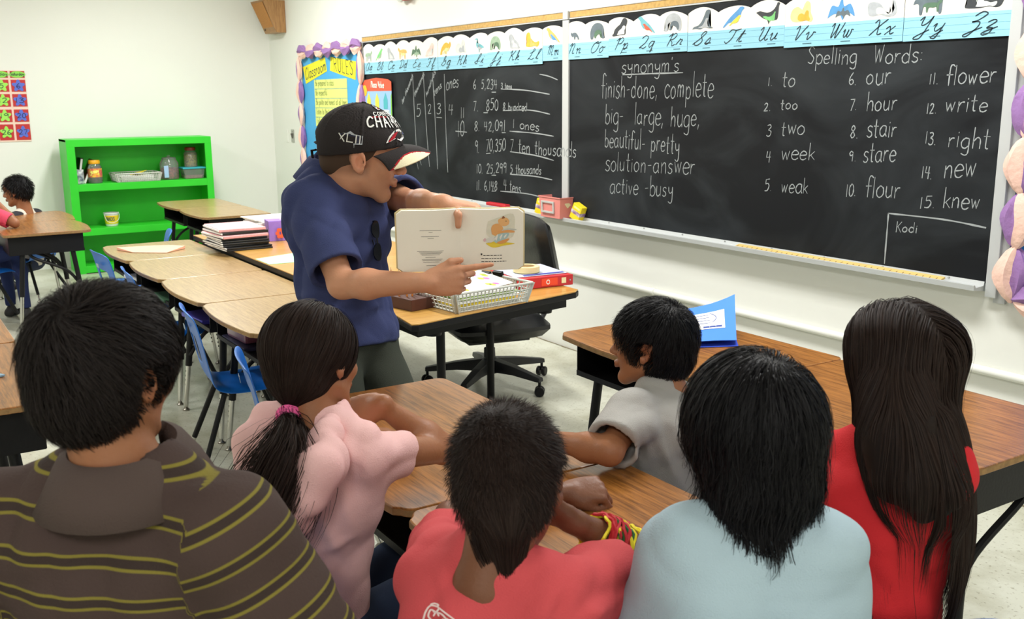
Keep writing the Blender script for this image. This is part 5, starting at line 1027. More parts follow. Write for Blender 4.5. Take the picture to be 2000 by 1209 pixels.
def np_mesh(name, vs, fs, m, parent, smooth=True, cols=None, attr=None, mats=None, mi=None):
    o = np.array(wloc(parent)[:]) if parent is not None else np.zeros(3)
    me = bpy.data.meshes.new(name); k = fs.shape[1]
    me.vertices.add(len(vs)); me.vertices.foreach_set('co', (vs-o).astype(np.float32).ravel())
    me.loops.add(fs.size); me.loops.foreach_set('vertex_index', fs.astype(np.int32).ravel())
    me.polygons.add(len(fs)); me.polygons.foreach_set('loop_start', np.arange(0, fs.size, k, dtype=np.int32)); me.polygons.foreach_set('loop_total', np.full(len(fs), k, np.int32))
    for q in (m if isinstance(m, list) else [m]): me.materials.append(q)
    if mi is not None: me.polygons.foreach_set('material_index', mi.astype(np.int32))
    me.update(calc_edges=True); me.validate()
    if smooth: me.polygons.foreach_set('use_smooth', np.ones(len(me.polygons), bool))
    if cols is not None:
        a = me.color_attributes.new('tint', 'FLOAT_COLOR', 'POINT'); c = np.ones((len(vs), 4), np.float32); c[:, :3] = cols; a.data.foreach_set('color', c.ravel())
    if attr is not None:
        for nm, arr in attr.items(): a = me.attributes.new(nm, 'FLOAT', 'POINT'); a.data.foreach_set('value', arr.astype(np.float32))
    ob = bpy.data.objects.new(name, me); COL.objects.link(ob)
    if parent is not None: ob.parent = parent
    return ob
def head_sdf(F, H, jaw=1.0, nose=1.0, lid=0.0, ears=1.0, child=False):
    s = H.s; R = H.R; P = H.P; K = 0.020*s
    F.ell(P(-0.012, 0, 0.030), (0.098*s, 0.077*s, 0.086*s), R, K)
    F.ell(P(0.032, 0, -0.030), (0.058*s, 0.058*s, 0.072*s), R, K)
    F.ell(P(-0.045, 0, -0.012), (0.062*s, 0.062*s, 0.060*s), R, K)
    F.cap(P(0.004, 0.050, -0.052), P(0.062, 0.014, -0.096*jaw), 0.017*s, 0.018*s, K); F.cap(P(0.004, -0.050, -0.052), P(0.062, -0.014, -0.096*jaw), 0.017*s, 0.018*s, K)
    F.ell(P(0.066, 0, -0.095*jaw), (0.020*s, 0.024*s, 0.019*s), R, 0.012*s)
    for q in (-1, 1):
        F.ell(P(0.058, q*0.043, -0.022), (0.024*s, 0.020*s, 0.022*s), R, 0.014*s)
        F.cap(P(0.078, q*0.038, 0.024), P(0.086, q*0.012, 0.022), 0.010*s, 0.010*s, 0.010*s)
    F.ell(P(0.070, 0, 0.040), (0.024*s, 0.050*s, 0.036*s), R, 0.015*s)
    for q in (-1, 1): F.ell(P(0.098, q*0.031, 0.004), (0.014*s, 0.016*s, 0.010*s), R, 0.010*s, 'cut')
    for q in (-1, 1):
        F.ell(P(0.0735, q*0.031, 0.004), (0.0135*s, 0.0150*s, 0.0120*s), R, 0.004*s)      # closed lid bulge; the eyeball shows through below it
    F.cap(P(0.086, 0, 0.014), P(0.106*nose, 0, -0.024), 0.0075*s, 0.0105*s, 0.010*s); F.ell(P(0.107*nose, 0, -0.028), (0.010*s, 0.011*s, 0.0095*s), R, 0.005*s)
    for q in (-1, 1): F.ell(P(0.095*nose, q*0.012, -0.031), (0.010*s, 0.0075*s, 0.0075*s), R, 0.005*s)
    for q in (-1, 1): F.ell(P(0.098*nose, q*0.0065, -0.039), (0.004*s, 0.003*s, 0.004*s), R, 0.002*s, 'cut')
    F.cap(P(0.088, -0.017, -0.058), P(0.088, 0.017, -0.058), 0.0075*s, 0.0075*s, 0.006*s); F.ell(P(0.094, 0, -0.0545), (0.007*s, 0.018*s, 0.006*s), R, 0.004*s)
    F.ell(P(0.0925, 0, -0.0665), (0.0078*s, 0.017*s, 0.0062*s), R, 0.004*s)
    F.cap(P(0.103, -0.020, -0.0602), P(0.103, 0.020, -0.0602), 0.0022*s, 0.0022*s, 0.003*s, 'cut')
    for q in (-1, 1):
        e = ears; Re = np.stack([nrm(H.f*0.94+H.l*q*0.35), nrm(H.l*q*0.94-H.f*0.35)*1.0, H.u], 1); t = math.radians(10)
        fu = nrm(Re[:, 0]*math.cos(t)+Re[:, 2]*math.sin(t)); uu = nrm(Re[:, 2]*math.cos(t)-Re[:, 0]*math.sin(t)); Re = np.stack([fu, Re[:, 1], uu], 1)
        C0 = P(-0.010, q*0.080, -0.004)
        F.ell(C0, (0.0185*s*e, 0.0065*s*e, 0.031*s*e), Re, 0.006*s); F.ell(P(-0.002, q*0.076, -0.030), (0.009*s, 0.006*s, 0.010*s), Re, 0.006*s)
        F.ell(C0+Re[:, 1]*q*0+H.l*q*0.0085*s+Re[:, 0]*0.003*s+Re[:, 2]*(-0.004*s), (0.0115*s, 0.0110*s, 0.0175*s), Re, 0.002*s, 'cut')
        F.ell(C0+H.l*q*0.0080*s+Re[:, 0]*(-0.002*s)+Re[:, 2]*(0.014*s), (0.0095*s, 0.0055*s, 0.0095*s), Re, 0.002*s, 'cut')
def head_tint(H, vs, brow=0.5, stub=0.0, lips=(0.80, 0.60, 0.60), top=0.0):
    q = H.loc(vs); f, l, u = q[:, 0], np.abs(q[:, 1]), q[:, 2]; c = np.ones((len(vs), 3))
    m = np.exp(-((l/0.021)**4)-((u+0.0605)/0.010)**4)*(f > 0.075); c *= 1-m[:, None]*(1-np.array(lips))
    m = np.exp(-(((l-0.031)/0.020)**4)-((u-0.026-0.05*(0.031-l)*0)/0.0050)**2)*(f > 0.055); c *= 1-m[:, None]*brow
    m = np.exp(-(((l-0.031)/0.015)**4)-((u-0.000)/0.0022)**2)*(f > 0.070); c *= 1-m[:, None]*0.75
    if stub:
        m = np.clip((-u-0.035)/0.02, 0, 1)*np.clip((f-0.0)/0.03, 0, 1)*(np.linalg.norm(q, axis=1) < 0.14); c *= 1-m[:, None]*stub*np.array((1, 0.85, 0.7))
    if top:
        m = np.clip((u+0.055+0.5*np.maximum(f-0.02, 0))/0.02, 0, 1)*np.clip((0.028-f)/0.012, 0, 1)*(np.linalg.norm(q, axis=1) < 0.16)*(l < 0.077); c *= 1-m[:, None]*top
    m = np.exp(-(((l-0.084)/0.010)**2)-((u+0.004)/0.03)**2-((f+0.01)/0.02)**2); c *= 1+m[:, None]*np.array((0.10, -0.08, -0.08))
    return c
def hand_sdf(F, Wp, a, t, s=1.0, palm=None, curls=None, thumb=None, spread=0.10, side=1):
    """a: towards fingers, t: towards thumb; palm normal p"""
    a = nrm(a); t = nrm(V3(t)-a*np.dot(a, t)); p = nrm(palm) if palm is not None else np.cross(t, a); p = nrm(p-a*np.dot(p, a)-t*np.dot(p, t))
    Wp = V3(Wp); curls = curls or [(20, 30, 20)]*4
    F.cap(Wp-a*0.012*s, Wp+a*0.012*s, 0.024*s, 0.024*s, 0.012*s)
    kn = []
    for i, (off, ln) in enumerate(((0.030, 0.088), (0.010, 0.092), (-0.010, 0.088), (-0.029, 0.080))):
        k = Wp+a*ln*s+t*off*s-p*(0.002 if i in (1, 2) else 0.0)*s; kn.append(k)
        F.cap(Wp+t*off*0.55*s+a*0.01*s, k, 0.0135*s, 0.0115*s, 0.010*s)
    F.ell(Wp+a*0.045*s+p*0.004*s, (0.042*s, 0.036*s, 0.014*s), np.stack([a, t, p], 1), 0.012*s)
    F.cap(Wp+a*0.012*s+t*0.020*s+p*0.008*s, Wp+a*0.045*s+t*0.034*s+p*0.012*s, 0.017*s, 0.014*s, 0.010*s)
    F.cap(Wp+a*0.015*s-t*0.022*s+p*0.006*s, Wp+a*0.055*s-t*0.028*s+p*0.004*s, 0.015*s, 0.012*s, 0.010*s)
    for i, (k, cu, L) in enumerate(zip(kn, curls, ((0.043, 0.026, 0.020), (0.048, 0.030, 0.021), (0.044, 0.028, 0.020), (0.034, 0.021, 0.018)))):
        ang = 0; pos = k; sp = (1.5-i)*spread
        for j in range(3):
            ang += math.radians(cu[j]); d = nrm((a*math.cos(sp)+t*math.sin(sp))*math.cos(ang)+p*math.sin(ang)); e = pos+d*L[j]*s
            F.cap(pos, e, (0.0092, 0.0082, 0.0074)[j]*s*(1, 1.03, 1, 0.88)[i], (0.0083, 0.0075, 0.0064)[j]*s*(1, 1.03, 1, 0.88)[i], 0.0035*s); pos = e
    b0 = Wp+a*0.038*s+t*0.032*s+p*0.010*s; th = thumb or (0.5, 0.75, 0.35, 0.9, 0.25, 0.35)
    d1 = nrm(a*th[0]+t*th[1]+p*th[2]); d2 = nrm(a*th[3]+t*th[4]+p*th[5]); e1 = b0+d1*0.034*s; e2 = e1+d2*0.028*s
    F.cap(b0, e1, 0.0125*s, 0.0105*s, 0.008*s); F.cap(e1, e2, 0.0102*s, 0.0085*s, 0.004*s)
def arm_sdf(F, S, E, Wp, s, k=0.02):
    F.cap(S, E, 0.046*s, 0.037*s, k); S, E, Wp = V3(S), V3(E), V3(Wp); m = E+(Wp-E)*0.30
    F.cap(E, m, 0.037*s, 0.040*s, k); F.cap(m, Wp, 0.040*s, 0.0245*s, k)
def torso_sdf(F, T, g=0.0, k=0.04):
    s = T['s']; R = T['R']; up = nrm(T['neck']-T['pelvis']); Rt = np.stack([nrm(R[:, 0]-up*np.dot(R[:, 0], up)), R[:, 1], up], 1); N, Pv = T['neck'], T['pelvis']
    ch = N+(Pv-N)*0.30+Rt[:, 0]*0.008*s; wa = N+(Pv-N)*0.68+Rt[:, 0]*0.004*s
    F.ell(ch, (0.105*s+g, 0.160*s+g, 0.165*s+g), Rt, k); F.ell(wa, (0.098*s+g, 0.138*s+g, 0.16*s+g), Rt, k); F.ell(Pv, (0.115*s+g, 0.160*s+g, 0.12*s+g), Rt, k)
    for q, S in ((1, T['sl']), (-1, T['sr'])):
        F.cap(ch+up*0.04*s+Rt[:, 1]*q*0.06*s, S, 0.070*s+g, 0.050*s+g, k); F.cap(N+up*0.03*s+Rt[:, 1]*q*0.015*s, N+(S-N)*0.75+up*0.012*s, 0.040*s+g, 0.030*s+g, k*0.8)
        F.ell(ch-Rt[:, 0]*0.05*s+Rt[:, 1]*q*0.075*s+up*0.01*s, (0.045*s+g, 0.06*s+g, 0.085*s+g), Rt, k)
def bounds(pts, m): P = np.array([V3(p) for p in pts]); return P.min(0)-m, P.max(0)+m
# -------- hair strands
class Coll:
    def __init__(s): s.p = []
    def ell(s, c, rad, R): s.p.append(('e', V3(c), np.array(rad), R)); return s
    def cap(s, a, b, r0, r1): s.p.append(('c', V3(a), V3(b), r0, r1)); return s
    def sd(s, x):
        d = np.full(len(x), 9.0)
        for q in s.p:
            if q[0] == 'e':
                y = (x-q[1]) @ q[3]; k0 = np.linalg.norm(y/q[2], axis=1)+1e-9; k1 = np.linalg.norm(y/q[2]**2, axis=1)+1e-9; v = k0*(k0-1)/k1
            else:
                ba = q[2]-q[1]; t = np.clip(((x-q[1])@ba)/(ba@ba), 0, 1); v = np.linalg.norm(x-q[1]-t[:, None]*ba, axis=1)-(q[3]+(q[4]-q[3])*t)
            d = np.minimum(d, v)
        return d
    def push(s, x, off):
        d = s.sd(x)-off; m = d < 0
        if m.any():
            e = 0.002; xm = x[m]; g = np.stack([s.sd(xm+np.eye(3)[i]*e)-s.sd(xm-np.eye(3)[i]*e) for i in range(3)], 1); g /= np.linalg.norm(g, axis=1)[:, None]+1e-9
            x = x.copy(); x[m] = xm-d[m][:, None]*g
        return x
    def pull(s, x, off, k):
        d = s.sd(x)-off; m = (d > 0) & (d < 0.06)
        if m.any():
            e = 0.002; xm = x[m]; g = np.stack([s.sd(xm+np.eye(3)[i]*e)-s.sd(xm-np.eye(3)[i]*e) for i in range(3)], 1); g /= np.linalg.norm(g, axis=1)[:, None]+1e-9
            x = x.copy(); x[m] = xm-(d[m]*k)[:, None]*g
        return x
HAIRV = [0]
def strands(parent, name, m, roots, dirfn, nseg, seglen, width, coll, off, center, noise=0.15, curl=0.0, clump=0, lenvar=0.35, adh=0.0, ear=None):
    rg = np.random.default_rng(11+len(roots)); N = len(roots); X = [roots]; p = roots.copy(); L = seglen*rg.uniform(1-lenvar, 1, N); off_i = off*rg.uniform(0.15, 1, N)**0.8; ph = rg.uniform(0, 6.28, N); bias = rg.normal(0, noise, (N, 3))
    d = None
    for i in range(nseg):
        t = i/nseg; w = dirfn(p, t, i); w = w+bias*(0.6+0.6*t)
        if curl: w = w+curl*t*t*np.stack([np.sin(ph+i*0.9), np.cos(ph*1.3+i*0.9), 0.3*np.sin(ph+i*0.7)], 1)
        w /= np.linalg.norm(w, axis=1)[:, None]+1e-9; d = w if d is None else d*0.35+w*0.65; d /= np.linalg.norm(d, axis=1)[:, None]+1e-9
        if ear is not None:
            q = ear.loc(p); st = (np.abs(q[:, 0]+0.010) < 0.024) & (q[:, 2] < 0.028) & (q[:, 2] > -0.040) & (np.abs(q[:, 1]) > 0.058); L = np.where(st, L*0.12, L)
        p = coll.push(p+d*L[:, None], off_i) if coll else p+d*L[:, None]
        if adh: p = coll.pull(p, off_i, adh)
        X.append(p)
    X = np.stack(X, 1); T = np.gradient(X, axis=1); n = X-center; n /= np.linalg.norm(n, axis=2, keepdims=True)+1e-9; n = n+rg.normal(0, 0.35, (N, 1, 3))
    S = np.cross(T, n); S /= np.linalg.norm(S, axis=2, keepdims=True)+1e-9; k = nseg+1; tw = np.clip(1.15-np.linspace(0, 1, k)**2.5, 0.15, 1)[None, :, None]; wv = width*rg.uniform(0.6, 1.3, N)[:, None, None]
    A, B = X+S*tw*wv/2, X-S*tw*wv/2; vs = np.concatenate([A, B], 1).reshape(-1, 3); base = (np.arange(N)*2*k)[:, None]; j = np.arange(nseg)[None, :]
    q = np.stack([base+j, base+j+1, base+k+j+1, base+k+j], 2).reshape(-1, 4); col = np.repeat(rg.uniform(0.5, 1.2, N), 2*k)[:, None]*np.ones((1, 3))
    o = np_mesh(name, vs, q, m, parent, cols=col); o['kind'] = 'stuff'; HAIRV[0] += len(q); return o
def scalp_roots(vs, fs, n, seed=3, cond=None):
    rg = np.random.default_rng(seed); c = vs[fs].mean(1)
    if cond is not None: c = c[cond(c)]
    i = rg.integers(0, len(c), n); return c[i]+rg.normal(0, 0.0018, (n, 3))
def hair_mat(name, col, rough=0.6): return mat(name, col, rough, attr='tint', spec=0.14)
def hair_cap(H, th, parent, m, hair_line=1.0, h=0.0052, nape=-0.085, fringe=0.075, name='hair', low_back=0.0, temple=-0.02, extra=None, wav=0.0, ear=False):
    s = H.s; F = Field(H.c-0.17, H.c+0.17, h); P = H.P
    F.ell(P(-0.014, 0, 0.032), (0.098*s+th, 0.077*s+th, 0.087*s+th), H.R, 0.01); F.ell(P(-0.045, 0, -0.012), (0.062*s+th, 0.063*s+th, 0.066*s+th), H.R, 0.02)
    if extra: extra(F)
    if ear:
        for q in (-1, 1): F.ell(P(-0.010, q*0.088, -0.006), (0.024*s, 0.030*s, 0.033*s), H.R, 0.004, 'cut')
    if wav: F.wave(wav, 5, 60, H.u)
    def cut2(a, b, keep):      # plane through two head-profile points (f,u), spanning left-right
        pa, pb = P(a[0], 0, a[1]), P(b[0], 0, b[1]); n = np.cross(pb-pa, H.l); n = nrm(n)
        if np.dot(P(keep[0], 0, keep[1])-pa, n) > 0: n = -n
        return pa, n
    A = cut2((fringe, 0.070), (0.022, temple), (-0.05, 0.03)); B = cut2((0.022, temple), (-0.075, nape), (-0.05, 0.03))
    F.plane(*A, k=0.006); F.plane(*B, k=0.006)
    vs, fs = F.mesh(); o = np_mesh(name, vs, fs, m, parent, cols=np.full((len(vs), 3), 0.55)); return o, vs, fs
def flow_whorl(H, wh, swirl=0.5, down=0.25, lift=0.2, fwd=0.0):
    wp = H.P(*wh)
    def fn(p, t, i):
        n = p-H.P(-0.014, 0, 0.02); n /= np.linalg.norm(n, axis=1)[:, None]; r = p-wp; r = r-n*np.sum(r*n, 1)[:, None]; r /= np.linalg.norm(r, axis=1)[:, None]+1e-6
        sw = np.cross(n, r); return r+sw*swirl*np.exp(-np.linalg.norm(p-wp, axis=1)[:, None]/0.05)-ZU*down+n*lift*(1-t*0.6)+H.f*fwd
    return fn
def eyes(H, parent, closed=0.3):
    for q in (-1, 1):
        t = MB(); c = H.P(0.0765, q*0.031, 0.0025); r = 0.0118*H.s; vs, fs, mi = [], [], []; n = 14
        A, B = np.cross(H.f, H.u), H.u
        rings = [0, 0.22, 0.48, 0.9, 1.4]
        for a in rings:
            for j in range(n):
                an = 2*math.pi*j/n; vs.append(c+H.f*r*math.cos(a)*1.0+(A*math.cos(an)+B*math.sin(an)*(1-closed))*r*math.sin(a))
        for i in range(len(rings)-1):
            for j in range(n): fs.append((i*n+j, i*n+(j+1) % n, (i+1)*n+(j+1) % n, (i+1)*n+j)); mi.append(0 if i == 0 else 1 if i == 1 else 2)
        t.v = [tuple(v) for v in vs]; t.f = fs; t.m = mi
        t.build('eye', [mat('pupil', (12, 10, 10), 0.15), mat('iris_brown', (60, 36, 22), 0.2), mat('eye_white', (222, 216, 208), 0.25)], parent, smooth=True)
def collar(parent, T, m, r=0.062, rise=0.03, flare=0.035, drop=0.02, span=150, name='collar', th=0.004, tilt=0.0, rf=None):
    N = T['neck']; s = T['s']; R = T['R']; up = nrm(nrm(T['hc']-N)*0.5+nrm(T['neck']-T['pelvis'])); f = nrm(R[:, 0]-up*np.dot(R[:, 0], up)); l = np.cross(up, f); b = MB(); rows = []; n = 30
    for i in range(n+1):
        a = math.radians(180-span+2*span*i/n); e = abs(i/n*2-1)**3; d = f*math.cos(a)*(rf or 1.0)+l*math.sin(a)
        pr = [(r*1.02, rise-0.022), (r*1.0, rise-0.002), (r*1.04, rise+0.003), (r*1.12, rise-0.001), (r*1.22+flare*0.35, rise*0.45), (r*1.25+flare, -drop-0.022*e)]
        rows.append([N+d*q*s+up*(zz*s-tilt*e)+f*0.018*e*s for q, zz in pr])
    k = len(rows[0]); b.add([v for rr in rows for v in rr], [(i*k+j, (i+1)*k+j, (i+1)*k+j+1, i*k+j+1) for i in range(n) for j in range(k-1)])
    o = b.build(name, m, parent, smooth=True, recalc=True); so = o.modifiers.new('thick', 'SOLIDIFY'); so.thickness = th; so.offset = 1; return o
def shoe(parent, ank, d, m, s=1.0, sole=None):
    ank = V3(ank); d = nrm(V3(d)*np.array((1, 1, 0))); F = Field(*bounds([ank+d*0.2*s, ank-d*0.1, (ank[0], ank[1], 0)], 0.07), 0.009); l = np.cross(ZU, d); base = np.array((ank[0], ank[1], 0))
    F.ell(base+d*0.10*s+ZU*0.030*s, (0.095*s, 0.042*s, 0.034*s), np.stack([d, l, ZU], 1), 0.02); F.ell(base-d*0.015*s+ZU*0.042*s, (0.055*s, 0.036*s, 0.048*s), np.stack([d, l, ZU], 1), 0.02)
    F.cap(base+ZU*0.05*s, base+ZU*0.085*s, 0.034*s, 0.034*s, 0.015); F.plane((0, 0, 0.004), (0, 0, -1)); v, f = F.mesh(); np_mesh('shoe', v, f, m, parent)
def legs(parent, T, knees, ankles, m, s, h=0.010, name='trousers', g=0.0, shoes=None, skin=None):
    knees = [V3(k) for k in knees]; ankles = [V3(k) for k in ankles]; Pv = T['pelvis']; l = T['R'][:, 1]; pts = [Pv]+knees+ankles; F = Field(*bounds(pts, 0.2*s+0.03), h); F.ell(Pv-ZU*0.01, (0.125*s+g, 0.168*s+g, 0.115*s+g), T['R'], 0.04)
    for q, K, A in ((1, knees[0], ankles[0]), (-1, knees[1], ankles[1])):
        hp = Pv+l*q*0.090*s-ZU*0.03*s; F.cap(hp, K, 0.088*s+g, 0.060*s+g, 0.04); F.cap(K, K+(A-K)*0.35, 0.060*s+g, 0.056*s+g, 0.03); F.cap(K+(A-K)*0.35, A, 0.056*s+g, 0.043*s+g, 0.03, flat=True)
    F.wave(0.0022, 9, 34, (0.3, 0.2, 1)); v, f = F.mesh(); o = np_mesh(name, v, f, m, parent)
    for K, A in zip(knees, ankles): shoe(parent, A, T['R'][:, 0] if abs(T['R'][2, 0]) < 0.9 else FH, shoes or mat('shoe_dark', (40, 38, 40), 0.6), s*0.95+0.05)
    return o
def skin_mat(name, col): return mat(name, col, 0.48, attr='tint', sss=0.12, var=0.05, vscale=24, spec=0.35, bump=0.08, bscale=160)
def person(label, base, H, T, arms, skin, h=0.0045, hk=None, tint=None, neckr=0.050, legs_in=True):
    """arms: list of (shoulder, elbow, wrist, hand-kwargs or None). One continuous skin surface."""
    t = thing('person', base, label, 'person')
    s = T['s']; pts = [H.c+0.15, H.c-0.15, T['neck'], T['pelvis'], T['sl'], T['sr']]
    for a in arms: pts += [V3(a[1]), V3(a[2]), V3(a[2])+(nrm(a[3]['a'])*0.2*a[3].get('s', 1) if a[3] else 0)]
    F = Field(*bounds(pts, 0.14*s), h); torso_sdf(F, T, -0.004)
    F.cap(H.P(-0.022, 0, -0.055), T['neck']-nrm(T['neck']-T['pelvis'])*0.02*s, neckr*H.s, (neckr+0.006)*H.s, 0.022)
    F.cap(H.P(-0.03, 0, -0.03), T['neck']-T['R'][:, 0]*0.03*s, 0.045*H.s, 0.05*H.s, 0.02)
    for S, E, Wp, hd in arms:
        arm_sdf(F, S, E, Wp, s)
        if hd: hand_sdf(F, Wp, **hd)
    head_sdf(F, H, **(hk or {})); v, f = F.mesh(); c = head_tint(H, v, **(tint or {})); np_mesh('body', v, f, skin, t, cols=c)
    return t
def shirt(parent, T, sleeves, m, g=0.010, h=0.0055, hem=None, neck_r=0.062, wav=0.0022, name='shirt', ridges=(), neck_cut=0.03, sl_r=0.058, freq=36, seed=1, cutdir=None, post=None, stripe=False):
    s = T['s']; pts = [T['neck'], T['pelvis'], T['sl'], T['sr']]
    for S, E, fr in sleeves: pts.append(V3(S)+(V3(E)-V3(S))*fr)
    F = Field(*bounds(pts, 0.19*s+g), h); torso_sdf(F, T, g)
    for S, E, fr in sleeves:
        S, E = V3(S), V3(E); e = S+(E-S)*fr; F.cap(S, e, sl_r*s+g*0.6, (sl_r-0.003)*s+g*0.9, 0.03, flat=True)
    for rd in ridges: F.fold(*rd)
    if wav: F.wave(wav, seed, freq, nrm(T['neck']-T['pelvis']))
    for S, E, fr in sleeves:
        S, E = V3(S), V3(E); e = S+(E-S)*fr; w = nrm(E-S); F.cap(e-w*0.030, e+w*0.05, sl_r*s+g*0.5-0.011, sl_r*s+g*0.7-0.009, 0.003, 'cut')
    up = nrm(nrm(T['hc']-T['neck'])+nrm(T['neck']-T['pelvis'])*0.6); F.cap(T['neck']+up*neck_cut*s, T['neck']+up*0.14, neck_r*s, neck_r*s*1.15, 0.006, 'cut')
    if post: post(F)
    hp = hem if hem is not None else T['pelvis']-nrm(T['neck']-T['pelvis'])*0.07*s; F.plane(hp, -nrm(T['neck']-T['pelvis']), 0.004)
    v, f = F.mesh(); attr = None
    if stripe:
        sv = v[:, 2].copy()
        for S, E, fr in sleeves:
            S, E = V3(S), V3(E); w = nrm(E-S); tt = (v-S)@w; rad = np.linalg.norm(v-S-tt[:, None]*w, axis=1); out = nrm(S-(T['sl']+T['sr'])/2); side = (v-S)@out
            mk = (rad < 0.095) & (side > -0.035+0.25*np.maximum(0, -tt)) & (tt > -0.08); sv[mk] = -tt[mk]+S[2]
        attr = {'sv': sv}
    return np_mesh(name, v, f, m, parent, attr=attr), v, f
def mk_torso(neck, pelvis, yaw, s, hc, sl=None, sr=None, lean=0.0, w=0.178, drop=0.035):
    neck, pelvis = V3(neck), V3(pelvis); f = heading(yaw); l = np.cross(ZU, f); up = nrm(neck-pelvis)
    T = dict(neck=neck, pelvis=pelvis, s=s, R=np.stack([f, l, ZU], 1), hc=V3(hc))
    T['sl'] = V3(sl) if sl is not None else neck+l*w*s-up*drop*s; T['sr'] = V3(sr) if sr is not None else neck-l*w*s-up*drop*s
    return T
def seat_legs(t, T, yaw, s, m, out=0.10, knee=0.40, shoes=None, fx=0.0, kz=0.44):
    f = heading(yaw); l = np.cross(ZU, f); Pv = T['pelvis']; K = [Pv+f*knee*s+l*q*out*s for q in (1, -1)]
    for k in K: k[2] = kz
    A = [k+f*(0.02+fx)*s+l*q*0.01 for k, q in zip(K, (1, -1))]
    for a in A: a[2] = 0.085
    return legs(t, T, K, A, m, s, shoes=shoes)
def cloth(name, col, rough=0.85, var=0.04, **kw): return mat(name, col, rough, var=var, vscale=7, bump=0.25, bscale=420, spec=0.2, **kw)

def chair_for(T, yaw, label, zs=1.08, fwd=0.03):
    h = heading(yaw); p = T['pelvis']+h*fwd; dup(ch0, (p[0], p[1], 0), math.atan2(h[1], h[0])-math.pi/2, label).scale = (1, 1, zs)

SK_K = skin_mat('skin_brown', (156, 104, 72)); SK_D = skin_mat('skin_deep_brown', (122, 80, 58)); SK_M = skin_mat('skin_tanned', (206, 150, 118))
HB = hair_mat('hair_black', (34, 28, 26)); HBR = hair_mat('hair_dark_brown', (44, 32, 27)); HJ = hair_mat('hair_jet', (22, 21, 23), 0.5)
TODAY = True
